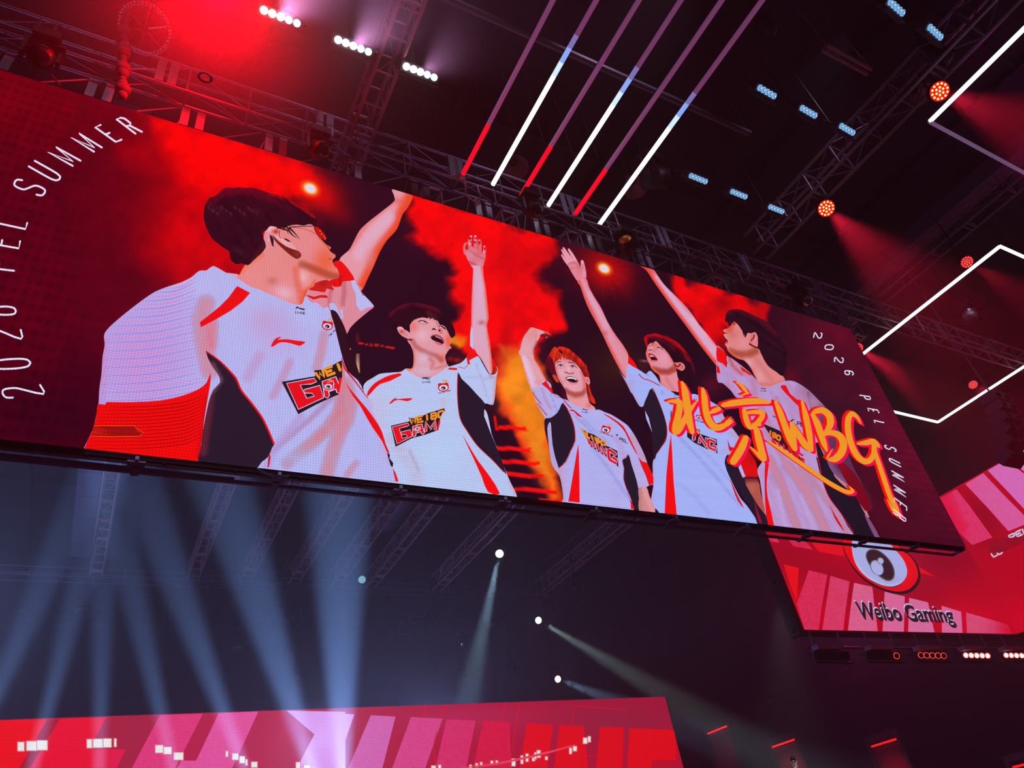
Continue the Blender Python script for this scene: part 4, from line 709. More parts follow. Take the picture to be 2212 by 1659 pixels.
sh_(H, A4, [(130, 470), (150, 350), (210, 270), (300, 200), (420, 140), (560, 112), (620, 125), (700, 118), (850, 150), (980, 190), (1100, 270), (1200, 370), (1290, 480), (1345, 600), (1352, 700), (1285, 745), (1225, 640), (1185, 560), (1130, 520), (1085, 515), (1050, 460), (1030, 400), (985, 430), (950, 380), (905, 410), (880, 350), (860, 395), (780, 380), (700, 392), (650, 405), (590, 450), (560, 490), (540, 520), (545, 640), (500, 625), (455, 590), (410, 550), (350, 542), (315, 570), (310, 640), (300, 720), (260, 700), (200, 600), (150, 540)], (42, 6, 24),
    [('L', [(180, 330), (300, 210), (560, 125), (850, 160), (1060, 250)], 60, (98, 8, 36), .85), ('L', [(560, 170), (800, 190), (1000, 260)], 30, (80, 8, 30), .6), ('L', [(870, 300), (960, 360), (1010, 420)], 60, (130, 50, 40), .6), ('N', 30, 5, .5, (22, 4, 20), .6)], 2.6)
for a in ((840, 300, 900, 420), (880, 300, 960, 430), (930, 300, 1020, 440), (960, 320, 1045, 460), (700, 380, 640, 420)): ln(H, A4, [(a[0], a[1]), ((a[0] + a[2]) / 2 - 8, (a[1] + a[3]) / 2), (a[2], a[3])], [22, 14, 3], (60, 12, 26))
# jersey
sh_(J, A4, [(1640, 520), (1665, 580), (1690, 960), (1620, 890), (1622, 700)], (206, 200, 240), sm=1)
sh_(J, A5, [(75, 420), (110, 350), (190, 300), (270, 255), (400, 240), (515, 230), (570, 195), (600, 228), (640, 245), (700, 285), (780, 302), (850, 295), (900, 278), (1000, 215), (1060, 175), (1190, 135), (1240, 100), (1280, 60), (1320, 80), (1400, 48), (1450, 120), (1530, 255), (1580, 262), (1610, 250), (1630, 205), (1615, 165), (1634, 200), (1615, 330), (1600, 520), (1582, 608), (1545, 610), (1490, 600), (1476, 680), (1500, 760), (1565, 960), (1640, 1150), (1750, 1440), (1848, 1645), (1848, 1690), (300, 1600), (300, 1000), (120, 550)], (198, 206, 243),
    [('E', 260, 700, 130, 300, (212, 196, 230), .8), ('L', [(430, 1000), (560, 1200), (700, 1380), (690, 1480)], 110, (206, 190, 222), .8), ('L', [(620, 1150), (720, 1380)], 24, (190, 160, 180), .8), ('L', [(1010, 560), (1000, 640)], 50, (220, 190, 210), .6), ('L', [(640, 250), (690, 400)], 40, (206, 200, 236), .6), ('E', 950, 1200, 300, 260, (196, 222, 246), .6), ('E', 1450, 340, 90, 130, (206, 200, 238), .7), ('L', [(1380, 130), (1480, 400), (1520, 560)], 14, (176, 170, 214), .7), ('L', [(1240, 290), (1400, 300), (1590, 330)], 10, (176, 176, 220), .6), ('L', [(1610, 300), (1580, 600)], 26, (232, 170, 160), .9), ('E', 1560, 285, 34, 24, (190, 130, 140), .7), ('L', [(140, 560), (180, 640)], 30, (226, 170, 190), .7), ('L', [(1780, 1500), (1840, 1640)], 40, (226, 176, 190), .8), ('N', 220, 4, .05, (210, 218, 250), .4)], 4)
sh_(J, A4, [(1612, 880), (1690, 970), (1762, 1065), (1605, 1150), (1622, 1212), (1580, 1232), (1558, 1100), (1590, 960)], (236, 14, 14), sm=1); sh_(J, A4, [(2020, 1110), (2060, 1160), (2090, 1250), (2045, 1290), (2010, 1180)], (232, 14, 14), sm=1)
sh_(J, A5, [(1178, 243), (1215, 310), (1300, 390), (1390, 490), (1490, 602), (1476, 680), (1482, 750), (1560, 960), (1640, 1150), (1735, 1415), (1690, 1370), (1580, 1262), (1400, 1092), (1270, 900), (1200, 780), (1176, 600), (1170, 400)], BLK, sm=2)
sh_(J, A5, [(1480, 662), (1502, 690), (1520, 740), (1565, 965), (1520, 850), (1476, 745)], (206, 210, 244), sm=1)
ln(J, A5, [(1172, 240), (1166, 450), (1178, 650), (1206, 790), (1276, 910), (1400, 1086), (1580, 1258), (1700, 1390)], 9, (200, 16, 40))
sh_(J, A5, [(1222, 950), (1280, 1050), (1400, 1250), (1520, 1410), (1660, 1640), (1520, 1620), (1450, 1450), (1370, 1270), (1290, 1100)], RED, sm=2)
sh_(J, A5, [(124, 520), (130, 460), (180, 390), (250, 335), (370, 275), (480, 250), (508, 250), (522, 268), (470, 295), (380, 340), (270, 375), (190, 450)], RED, sm=2)
sh_(J, A5, [(1050, 205), (1080, 180), (1165, 188), (1160, 212), (1100, 208)], RED, sm=1); ln(J, A5, [(1180, 172), (1250, 192), (1285, 158)], 7, (206, 20, 44), 1)
swoosh(J, A5, [(375, 602), (410, 560), (450, 532), (472, 526), (452, 546), (540, 540), (652, 537), (590, 572), (500, 556), (440, 566), (410, 592)])
sh_(J, A5, [(398, 855), (612, 803), (602, 762), (660, 768), (740, 750), (840, 705), (1015, 652), (1028, 698), (990, 710), (950, 830), (918, 915), (790, 960), (640, 1000), (452, 1098)], (36, 18, 30), sm=1)
word(SC, J, A5, 'WEIBO', [(628, 836), (1010, 745), (1010, 680), (618, 775)], 24, (238, 146, 36)); sh_(J, A5, [(1030, 690), (1000, 705), (960, 800), (1010, 780), (1080, 700)], (200, 206, 240), sm=1)
for d, c in ((12, (236, 228, 244)), (0, (230, 14, 30))):
    q = [(415, 870), (598, 825), (606, 848), (575, 862), (492, 885), (528, 1002), (592, 985), (576, 952), (522, 956), (514, 930), (622, 902), (642, 975), (470, 1062)]
    if d: ln(J, A5, q, d, c, 1, True)
    else: sh_(J, A5, q, c, sm=1)
for w, c in ((46, (236, 228, 244)), (30, (230, 14, 30))): glyph(SC, J, A5, 'A', (668, 970), (100, -28), (-12, -96), w, c); glyph(SC, J, A5, 'M', (800, 915), (110, -22), (6, -100), w * .8, c)
SC.oval(J, A5, 702, 886, 42, 32, (236, 228, 244), -.3); eye_logo(J, A5, 702, 884, 36, -.3)
ln(J, A5, [(935, 905), (960, 800)], 24, (230, 14, 30), 1)
eye_logo(J, A5, 1005, 412, 64, -.08); word(SC, J, A5, 'Weibo Gam', [(948, 486), (1088, 452), (1086, 436), (946, 470)], 4, (70, 46, 66)); collar_mark(J, A5, 803, 314, 48, -.03, (70, 56, 84))

# ============================== big player on the left
p1 = player('big man at left, seen from behind, glasses')
K, H, J, G = p1['skin'], p1['hair'], p1['jersey'], p1['glasses']
sh_(K, PX, [(848, 409), (890, 420), (881, 448), (870, 462), (857, 495), (835, 520), (820, 545), (808, 573), (795, 600), (779, 630), (765, 612), (745, 592), (733, 562), (754, 540), (764, 522), (777, 498), (795, 480), (823, 458), (852, 434), (851, 422)], (228, 152, 146),
    [('L', [(890, 420), (870, 462), (857, 495), (820, 545), (795, 600), (780, 628)], 20, (240, 66, 30), .95), ('L', [(840, 470), (800, 510), (775, 550)], 18, (226, 176, 200), .75), ('L', [(852, 434), (795, 480), (754, 540)], 6, (236, 110, 90), .7), ('E', 862, 435, 14, 10, (226, 100, 76), .7), ('E', 800, 560, 14, 26, (222, 130, 120), .5)], 4)
sh_(K, PX, [(745, 592), (782, 622), (770, 660), (700, 690), (640, 650)], (220, 130, 110), sm=1)
sh_(J, A1, [(1330, 1345), (1400, 1250), (1430, 1210), (1540, 1188), (1650, 1178), (1720, 1140), (1700, 1050), (1655, 985), (1730, 953), (1800, 1010), (1860, 1090), (1912, 1190), (1980, 1320), (2050, 1392), (2146, 1500), (2100, 1545), (1960, 1660), (1860, 1760), (1780, 1900), (1690, 1870), (1660, 1760), (1640, 1680), (1600, 1620), (1300, 1560)], (224, 146, 128),
    [('L', [(1780, 1200), (1790, 1330), (1770, 1480)], 40, (186, 100, 90), .8), ('L', [(1640, 1290), (1610, 1400), (1620, 1560)], 30, (190, 90, 80), .7), ('L', [(1420, 1290), (1480, 1340), (1560, 1350)], 60, (230, 130, 120), .6), ('E', 1700, 1560, 60, 90, (228, 166, 150), .7), ('L', [(1330, 1400), (1400, 1520)], 40, (190, 100, 84), .7), ('E', 1880, 1650, 90, 90, (224, 150, 130), .6)], 4, 2)
sh_(J, A1, [(1865, 1190), (1912, 1190), (1985, 1320), (2050, 1392), (2146, 1500), (2060, 1520), (1985, 1562), (1935, 1490), (1925, 1350), (1880, 1250)], (210, 210, 244), sm=1)
sh_(J, A1, [(1400, 1480), (1440, 1455), (1490, 1480), (1540, 1530), (1600, 1510), (1620, 1640), (1500, 1640), (1420, 1560)], (208, 208, 242), sm=2); sh_(J, A1, [(1610, 1475), (1650, 1460), (1690, 1490), (1720, 1560), (1760, 1660), (1700, 1600), (1630, 1560)], (206, 206, 242), sm=2); sh_(J, A1, [(1742, 1535), (1765, 1540), (1780, 1640), (1760, 1650)], (208, 208, 242), sm=1)
sh_(J, A1, [(1655, 985), (1730, 953), (1800, 1010), (1860, 1090), (1912, 1190), (1770, 1205), (1752, 1260), (1662, 1268), (1610, 1200), (1650, 1180), (1722, 1140), (1700, 1050)], (236, 12, 14), [('L', [(1740, 1150), (1750, 1250)], 30, (180, 10, 20), .7), ('E', 1650, 1230, 40, 40, (196, 20, 26), .6)], 4, 2)
sh_(J, A1, [(1430, 1230), (1530, 1193), (1600, 1190), (1650, 1270), (1662, 1312), (1580, 1290), (1560, 1335), (1460, 1320), (1360, 1300)], (206, 30, 26), [('E', 1540, 1230, 50, 40, (150, 20, 20), .6)], 4, 2); sh_(J, A1, [(1335, 1362), (1430, 1388), (1500, 1368), (1580, 1372), (1590, 1402), (1500, 1400), (1420, 1422)], (222, 22, 20), sm=2)
sh_(J, A1, [(1985, 1320), (2035, 1380), (2010, 1370)], (200, 10, 30), sm=1)
# head, neck
sh_(K, A1, [(520, 1140), (560, 1080), (590, 1030), (640, 960), (760, 880), (820, 800), (830, 650), (880, 560), (1000, 540), (1100, 540), (1300, 520), (1440, 535), (1470, 600), (1490, 670), (1545, 735), (1580, 765), (1615, 785), (1632, 806), (1612, 828), (1640, 860), (1682, 888), (1684, 915), (1655, 942), (1652, 975), (1672, 1010), (1702, 1048), (1730, 1120), (1718, 1162), (1650, 1180), (1540, 1190), (1450, 1206), (1425, 1262), (1375, 1290), (1330, 1335), (1300, 1440), (1285, 1500), (1150, 1500), (1000, 1430), (770, 1330), (620, 1260), (490, 1180), (430, 1120)], (230, 136, 112),
    [('E', 1560, 960, 160, 200, (236, 92, 50), .85), ('E', 1330, 800, 140, 130, (226, 138, 122), .8), ('L', [(1280, 1000), (1430, 1055), (1600, 1130), (1712, 1150)], 62, (166, 62, 46), .75), ('E', 1290, 1150, 80, 90, (236, 178, 164), .9, -.4), ('L', [(1210, 1060), (1228, 1200), (1255, 1330), (1290, 1480)], 60, (228, 88, 56), .6), ('L', [(1330, 1335), (1300, 1440), (1285, 1500)], 40, (240, 80, 30), .9), ('E', 1070, 1340, 130, 90, (230, 178, 190), .9, .3), ('E', 930, 1200, 70, 50, (190, 96, 84), .6), ('L', [(560, 1080), (640, 990), (800, 890)], 50, (240, 116, 56), .8), ('E', 880, 660, 50, 120, (226, 150, 150), .7), ('L', [(1440, 540), (1490, 680), (1600, 790)], 26, (226, 90, 60), .7), ('E', 1150, 960, 120, 80, (226, 130, 104), .6), ('E', 700, 1150, 120, 80, (234, 140, 116), .6), ('L', [(1300, 1330), (1400, 1260), (1440, 1200)], 30, (240, 96, 44), .8), ('E', 1420, 620, 60, 60, (232, 120, 96), .5)], 3)
sh_(K, A1, [(925, 640), (1000, 720), (1100, 790), (1210, 830), (1255, 850), (1278, 890), (1260, 922), (1215, 936), (1130, 880), (1030, 790), (960, 715)], (118, 30, 26), [('E', 1230, 880, 50, 40, (150, 50, 40), .7)], 3, 2)
sh_(K, A1, [(868, 600), (880, 560), (905, 546), (950, 552), (990, 580), (1022, 640), (1042, 690), (1120, 722), (1180, 770), (1214, 815), (1180, 822), (1100, 782), (1000, 702), (920, 640)], (234, 164, 152), [('E', 970, 610, 40, 50, (190, 40, 24), .9, .9), ('L', [(880, 590), (910, 560), (960, 565)], 24, (240, 186, 180), .8), ('E', 1150, 780, 60, 30, (236, 150, 140), .7), ('L', [(940, 640), (1010, 700), (1100, 760)], 20, (236, 176, 160), .6)], 2.6)
ln(K, A1, [(1072, 692), (1110, 712), (1145, 732)], [8, 22, 8], (30, 8, 16)); ln(K, A1, [(1020, 590), (1012, 650), (1030, 690)], 10, (176, 60, 50))
ln(K, A1, [(1660, 985), (1690, 1040)], [14, 8], (206, 30, 30), 1); ln(K, A1, [(1560, 750), (1600, 790), (1608, 825)], 8, (190, 40, 20), 2); ln(K, A1, [(1640, 945), (1600, 930)], 7, (150, 30, 20), 1)
sh_(H, A1, [(108, 420), (115, 340), (135, 270), (180, 205), (230, 190), (270, 165), (340, 100), (400, 80), (450, 88), (520, 76), (600, 85), (680, 84), (760, 100), (900, 150), (1050, 190), (1200, 262), (1340, 352), (1440, 425), (1462, 470), (1445, 545), (1380, 520), (1300, 538), (1200, 525), (1050, 565), (985, 556), (905, 545), (868, 585), (850, 600), (812, 620), (825, 690), (845, 740), (850, 800), (800, 870), (760, 905), (700, 960), (640, 1010), (560, 990), (500, 1000), (430, 940), (412, 850), (340, 800), (270, 745), (200, 680), (150, 580), (120, 500)], (44, 6, 26),
    [('L', [(170, 230), (340, 120), (600, 105), (800, 140), (950, 190)], 90, (118, 4, 34), .85), ('L', [(900, 160), (1100, 220), (1300, 340), (1440, 440)], 20, (206, 10, 14), .85), ('L', [(760, 190), (1000, 250), (1200, 360)], 60, (84, 6, 28), .6), ('E', 260, 340, 120, 60, (78, 26, 50), .5, .3), ('E', 520, 840, 70, 40, (70, 24, 50), .7, .4), ('E', 720, 360, 90, 24, (76, 26, 46), .6), ('N', 26, 5, .9, (22, 2, 18), .7), ('L', [(860, 600), (840, 760), (700, 950)], 40, (84, 24, 32), .5)], 3.2)
for i in range(22):
    x = 150 + (i * 53) % 620; y = 300 + (i * 37) % 110; ln(H, A1, [(x, y), (x + 14, y + 22), (x + 18, y + 46)], [3, 5, 2], (104, 50, 66))
for a in ((1060, 570, 1110, 600, 1120, 640), (1130, 560, 1190, 620, 1260, 700), (1110, 560, 1160, 640, 1230, 690), (990, 560, 1040, 575, 1080, 600)): ln(H, A1, [(a[0], a[1]), (a[2], a[3]), (a[4], a[5])], [26, 16, 3], (56, 22, 30))
ln(H, A1, [(905, 650), (925, 700), (935, 770), (950, 790)], [10, 40, 20, 4], (40, 12, 22)); SC.oval(K, A1, 888, 712, 9, 11, (210, 196, 206))
sh_(G, A1, [(1430, 560), (1448, 545), (1485, 560), (1530, 605), (1565, 650), (1582, 690), (1560, 716), (1520, 698), (1465, 640)], (206, 18, 6), [('E', 1540, 670, 30, 30, (150, 10, 10), .7)], 3, 2)
ln(G, A1, [(1430, 560), (1448, 545), (1485, 560), (1530, 605), (1565, 650), (1582, 690), (1560, 716), (1520, 698), (1465, 640)], 9, (66, 6, 16), 2, True); ln(G, A1, [(985, 562), (1120, 556), (1300, 548), (1490, 540)], [12, 12, 9, 9], (30, 6, 18), 1); ln(G, A1, [(1160, 560), (1300, 575), (1400, 610), (1450, 640)], 6, (190, 60, 50), 3)
SC.oval(G, A1, 1122, 553, 8, 7, (226, 170, 150))
for x, y in ((1500, 600), (1545, 665), (1520, 640), (1560, 690)): SC.oval(G, A1, x, y, 6, 7, (246, 150, 120))
# jersey
sh_(J, PX, [(490, 589), (512, 592), (516, 594), (505, 603)], (226, 196, 190), sm=1)
sh_(J, PX, [(463, 575), (454, 578), (446, 584), (430, 585.5), (413, 599), (391, 610), (357, 621), (330, 633), (296, 657), (263, 683), (235, 708), (225, 723.6), (226, 746), (221.6, 771), (219, 809.5), (214.6, 840), (213, 870.5), (209, 893), (202, 923), (191, 948), (183, 965), (170, 1000), (860, 1070), (861, 1037), (852, 1021.5), (846.6, 1010), (849.4, 1001), (843, 984), (835, 963.6), (831.6, 947), (818.6, 919), (807, 894), (794, 863), (785, 846), (770, 800), (757, 755), (748, 725), (741, 703), (733, 682), (716, 672), (703, 668), (690, 660), (672, 652), (660, 640), (651, 657.5), (628, 655), (601, 643), (580, 634.5), (559, 625), (539, 618), (524, 608), (510, 600), (490, 590)], (204, 204, 242),
    [('E', 300, 770, 120, 150, (212, 154, 220), .9), ('E', 330, 680, 90, 50, (206, 186, 234), .6), ('L', [(222, 740), (214, 880)], 16, (206, 120, 190), .5), ('L', [(445, 655), (434, 690), (440, 740), (452, 800)], 24, (214, 128, 116), .75), ('L', [(457, 700), (455, 745)], 18, (216, 120, 104), .85), ('E', 600, 720, 60, 50, (222, 176, 216), .6), ('E', 570, 690, 40, 30, (222, 170, 200), .5),
     ('L', [(626, 783), (608, 820), (590, 855)], 12, (214, 150, 176), .75), ('L', [(560, 770), (535, 815)], 16, (216, 160, 196), .6), ('L', [(700, 722), (694, 760), (684, 795)], 13, (218, 150, 146), .85), ('L', [(746, 830), (756, 870), (750, 905), (735, 930), (720, 970), (706, 1020)], 20, (212, 132, 116), .9), ('L', [(738, 850), (732, 890), (708, 925), (668, 962), (620, 1000)], 17, (206, 124, 108), .9), ('L', [(715, 860), (670, 905), (630, 940), (590, 975)], 8, (186, 140, 176), .8), ('L', [(650, 900), (600, 960), (575, 1010)], 12, (200, 160, 206), .6), ('L', [(770, 1000), (750, 1025)], 10, (216, 150, 150), .8), ('E', 640, 990, 60, 30, (196, 206, 246), .7), ('E', 790, 950, 26, 60, (198, 202, 246), .7), ('L', [(800, 900), (840, 1000)], 8, (216, 190, 220), .7), ('E', 660, 680, 26, 26, (206, 216, 248), .6), ('N', 120, 4, 1.4, (196, 190, 236), .3), ('E', 420, 620, 60, 20, (214, 206, 242), .5)], 4.5)
# moire ripples of the LED rows on the sleeve
for i in range(30):
    y = 615 + i * 9; x0 = float(np.interp(y + 8, [599, 610, 621, 633, 657, 683, 708, 724, 771, 870], [413, 391, 357, 330, 296, 263, 235, 226, 222, 214])); x1 = 430 if i < 24 else 452 - (i - 24) * 4
    if y < 868: ln(J, PX, [(x0 + 5, y + 8), ((x0 + x1) / 2, y + 4), (x1 - 6, y - 16)], [1, 3.4, 1], (176, 146, 226) if i % 2 else (222, 150, 208))
sh_(J, A2, [(112, 1130), (168, 1132), (180, 1112), (290, 1114), (400, 1112), (600, 1100), (780, 1060), (900, 1010), (960, 960), (992, 885), (990, 960), (970, 1080), (950, 1200), (932, 1330), (915, 1470), (908, 1620), (-20, 1620), (18, 1450), (40, 1400), (80, 1310), (105, 1200)], (240, 8, 6), [('L', [(960, 1080), (900, 1540)], 30, (190, 10, 20), .6)], 4.5, 2)
for i in range(13): y = 1150 + i * 27; ln(J, A2, [(110 - i * 7, y), (480, y - 2), (780, y - 34), (935 - i * 2, y - 90)], [2, 8, 9, 4], (180, 6, 10))
sh_(J, A2, [(80, 1300), (400, 1300), (420, 1325), (468, 1350), (440, 1378), (200, 1382), (62, 1376)], (150, 10, 12), [('N', 60, 7, .1, (226, 30, 10), .8)], 3, 1); ln(J, A2, [(85, 1298), (400, 1298), (420, 1325), (468, 1350), (440, 1378), (200, 1382), (60, 1378)], 4, (232, 96, 20), 1)
sh_(J, A2, [(955, 715), (1060, 790), (1140, 870), (1190, 930), (1230, 1020), (1310, 1120), (1390, 1230), (1440, 1330), (1486, 1440), (1470, 1470), (1440, 1540), (1390, 1580), (1340, 1640), (1200, 1660), (908, 1640), (918, 1450), (932, 1330), (975, 1120), (1010, 1020), (1065, 960), (1050, 900), (1000, 830)], (36, 24, 42), [('L', [(985, 1080), (930, 1500)], 50, (150, 40, 60), .5), ('L', [(1000, 830), (1060, 940), (1000, 1020)], 40, (150, 84, 100), .7)], 4.5, 2)
ln(J, A2, [(955, 715), (1060, 790), (1140, 870), (1190, 930), (1230, 1020), (1310, 1120), (1390, 1230), (1440, 1330), (1486, 1440)], [8, 14, 14, 14], (232, 14, 22)); sh_(J, A2, [(1450, 1510), (1440, 1560), (1436, 1620), (1446, 1620), (1460, 1540)], (200, 16, 34), sm=1)
sh_(J, A2, [(1198, 208), (1300, 262), (1240, 330), (1150, 400), (1040, 465), (915, 530), (908, 490), (960, 450), (1060, 370), (1130, 300)], (236, 10, 12), sm=1)
swoosh(J, A3, [(95, 560), (115, 515), (145, 488), (178, 482), (170, 492), (150, 505), (220, 500), (300, 512), (376, 522), (350, 545), (325, 555), (260, 535), (190, 525), (150, 535), (118, 558)])
sh_(J, A3, [(183, 848), (455, 802), (448, 755), (540, 745), (600, 710), (672, 672), (678, 800), (660, 900), (648, 950), (590, 975), (460, 1035), (318, 1112)], (34, 18, 30), sm=1)
word(SC, J, A3, 'WEI', [(482, 828), (690, 745), (668, 690), (458, 775)], 24, (238, 150, 34))
q = [(225, 862), (450, 822), (464, 845), (425, 862), (330, 872), (386, 985), (452, 965), (430, 937), (372, 936), (365, 915), (492, 880), (522, 975), (320, 1070)]
ln(J, A3, q, 14, (236, 226, 244), 1, True); sh_(J, A3, q, (230, 12, 26), sm=1)
for w, c in ((50, (236, 226, 244)), (34, (230, 12, 26))): glyph(SC, J, A3, 'A', (552, 965), (100, -38), (-30, -108), w, c)
SC.oval(J, A3, 562, 885, 48, 36, (236, 226, 244)); eye_logo(J, A3, 562, 884, 42); ln(J, A3, [(660, 820), (655, 925)], 22, (230, 12, 26), 1)
sh_(J, A3, [(672, 670), (690, 690), (700, 800), (705, 900), (660, 960), (655, 920), (676, 800)], (214, 136, 120), sm=2)
sh_(J, A3, [(578, 265), (625, 275), (660, 330), (690, 390), (715, 460), (745, 590), (790, 700), (830, 830), (852, 910), (800, 832), (720, 762), (682, 662), (640, 500), (610, 380)], (42, 12, 26), sm=2)
ln(J, A3, [(672, 650), (700, 742), (780, 842), (886, 985)], [6, 14, 12, 6], (230, 10, 20)); SC.oval(J, A3, 742, 580, 4, 8, (226, 150, 60))
sh_(J, A3, [(698, 842), (740, 905), (820, 1000), (880, 1070), (960, 1180), (1002, 1260), (1028, 1350), (1062, 1430), (1040, 1420), (1000, 1330), (930, 1230), (870, 1130), (820, 1040), (760, 960)], (236, 10, 14), sm=2)
sh_(J, A3, [(1040, 1425), (1065, 1440), (1060, 1470), (1092, 1510), (1086, 1545), (1070, 1530), (1052, 1470)], (40, 14, 26), sm=1); sh_(J, A3, [(1085, 1545), (1112, 1590), (1135, 1660), (1110, 1660)], (226, 30, 34), sm=1)
eye_logo(J, A3, 555, 392, 46, .15); word(SC, J, A3, 'Weib', [(572, 482), (620, 430), (612, 420), (564, 470)], 4, (60, 40, 60)); collar_mark(J, A1, 1262, 1535, 60, .12)
for o, t_ in ((p5, (.86, .76, .9)), (p4, (.845, .895, 1.01)), (p3, (.9, .89, .99)), (p2, (.92, .955, .985)), (p1, (.89, .89, .985))): finish(o, np.array(t_))

# ============================== brush lettering over the two right hand players
LET = Sheet()
def brush(strokes, crop):
    for steps, c in ((((-14, -4), (-30, -10)), (250, 10, 4)), (((12, 9), (26, 19)), (250, 4, 84))):
        for dx, dy in steps:
            for pts, w in strokes: ln(LET, crop, [(x + dx * crop.k / 4.4, y + dy * crop.k / 4.4) for x, y in pts], [q * 1.12 for q in w], c, 6)
    for pts, w in strokes: ln(LET, crop, pts, [q * 1.14 for q in w], (240, 152, 38), 6)
BEI = [([(500, 392), (560, 388), (615, 398), (618, 450), (602, 540), (580, 630), (585, 680), (625, 640), (690, 520), (745, 440), (800, 370)], [14, 34, 48, 56, 58, 60, 66, 56, 44, 30, 4]), ([(640, 200), (672, 300), (690, 430), (708, 560), (745, 700)], [20, 60, 64, 62, 34]),
       ([(840, 262), (858, 350), (870, 470), (900, 570), (960, 640), (1040, 630), (1128, 565)], [24, 52, 54, 56, 60, 48, 10]), ([(900, 510), (955, 480), (1010, 460)], [10, 44, 34]), ([(1060, 600), (1120, 540)], [20, 6]), ([(1075, 625), (1140, 585)], [24, 6])]
JING = [([(1165, 205), (1205, 225), (1250, 275), (1285, 318)], [8, 26, 32, 12]), ([(1290, 310), (1250, 318), (1210, 332)], [14, 16, 6]), ([(1030, 428), (1120, 410), (1260, 392), (1390, 388), (1490, 402)], [34, 52, 54, 50, 22]),
        ([(1240, 465), (1258, 540), (1280, 610), (1300, 655)], [30, 48, 46, 24]), ([(1275, 500), (1350, 492), (1412, 498), (1420, 530), (1380, 590), (1330, 635), (1300, 650)], [26, 36, 42, 46, 46, 44, 20]), ([(1320, 612), (1400, 612)], [24, 34]),
        ([(1362, 655), (1385, 760), (1410, 860), (1440, 955), (1395, 920), (1300, 826)], [46, 60, 58, 40, 36, 8]), ([(1262, 735), (1225, 830), (1180, 910), (1130, 985)], [50, 66, 66, 58])]
WBG = [([(500, 290), (540, 380), (590, 520), (640, 650), (690, 750)], [20, 48, 52, 54, 36]), ([(690, 752), (672, 640), (650, 490)], [36, 48, 24]), ([(650, 492), (710, 590), (780, 700), (840, 758)], [26, 48, 54, 30]), ([(842, 760), (825, 620), (790, 440), (752, 290)], [32, 50, 50, 18]),
       ([(855, 420), (895, 500), (930, 600), (965, 700), (990, 765)], [30, 54, 54, 44, 10]), ([(838, 425), (880, 388), (950, 378), (1008, 425), (1022, 495), (995, 560), (950, 612)], [14, 42, 52, 58, 58, 46, 22]), ([(950, 612), (1020, 588), (1100, 612), (1142, 685), (1126, 770), (1068, 832), (1000, 842)], [20, 42, 56, 62, 66, 60, 16]), ([(1045, 738), (1005, 800), (985, 832)], [4, 18, 14]),
       ([(1312, 512), (1272, 440), (1225, 410), (1190, 455), (1186, 560), (1212, 680), (1262, 790), (1330, 855), (1392, 848), (1432, 780), (1432, 700)], [5, 26, 46, 50, 52, 50, 50, 48, 48, 44, 40]), ([(1275, 692), (1360, 682), (1430, 672), (1482, 722)], [18, 44, 46, 20]),
       ([(1425, 730), (1478, 880), (1528, 1030), (1580, 1180), (1635, 1290), (1690, 1405)], [36, 38, 40, 40, 42, 8]), ([(1555, 1215), (1600, 1300), (1650, 1370)], [4, 20, 24]), ([(425, 665), (520, 722), (650, 812), (800, 917), (950, 1022), (1080, 1102), (1180, 1148), (1232, 1140), (1195, 1090)], [8, 26, 32, 34, 34, 36, 34, 28, 4])]
brush(BEI, B4); brush(JING, B4); brush(WBG, B5)
o = SC.build(LET, 'team_lettering', led, screen); o['label'] = 'orange brush lettering with red edges'

# ============================== 2026 PEL SUMMER, once at each end, along an arc
CAP = (228, 226, 250)
T1s, T2s = Sheet(), Sheet()
def arc(sh, rows, w):
    for ch, (cx, cy), up, rt in rows:
        up = np.array(up, float); rt = np.array(rt, float); glyph(SC, sh, PX, ch, np.array([cx, cy]) - up / 2 - rt / 2, rt, up, w, CAP)
arc(T1s, [('2', (48, 846), (-84, 10), (-8, -20)), ('0', (25, 786), (-82, 5), (-3, -20)), ('2', (5, 722), (-80, 0), (-1, -20)), ('6', (-5, 670), (-78, -4), (0, -18)), ('P', (-6, 572), (-76, -9), (2, -17)), ('E', (4, 522), (-76, -13), (3, -16)), ('L', (20, 480), (-74, -16), (4, -14)),
          ('S', (64, 405), (-64, -24), (10, -16)), ('U', (98, 370), (-60, -34), (13, -12)), ('M', (139, 338), (-54, -30), (17, -11)), ('M', (187, 308), (-50, -31), (17, -9)), ('E', (234, 288), (-45, -32), (13, -5)), ('R', (279, 271), (-42, -32), (14, -4))], 4.0)
arc(T2s, [('2', (1767, 724.5), (16, 1.5), (-3, 11)), ('0', (1791, 750), (18, 1), (-2, 10)), ('2', (1812.5, 777.5), (18, 2), (-1, 10)), ('6', (1834, 805.5), (18, 2), (1, 8.5)), ('P', (1869, 858.5), (22, 3), (2, 6.5)), ('E', (1886.3, 887), (22, 4), (3, 6)), ('L', (1899.7, 913), (22, 5), (2.5, 5)),
          ('S', (1923.4, 968.5), (24, 8), (2.5, 7)), ('U', (1933, 998.5), (24, 12), (2, 7.5)), ('M', (1940, 1029), (26, 15), (2, 9)), ('M', (1944, 1061), (26, 17), (1.5, 9.5)), ('E', (1945, 1089), (27, 20), (0, 8)), ('R', (1943, 1114), (27, 21), (-.5, 7))], 2.4)
SC.build(T1s, 'event_lettering', led, screen)['label'] = 'pale lettering curving up the left end'
SC.build(T2s, 'event_lettering', led, screen)['label'] = 'small pale lettering curving down the right end'
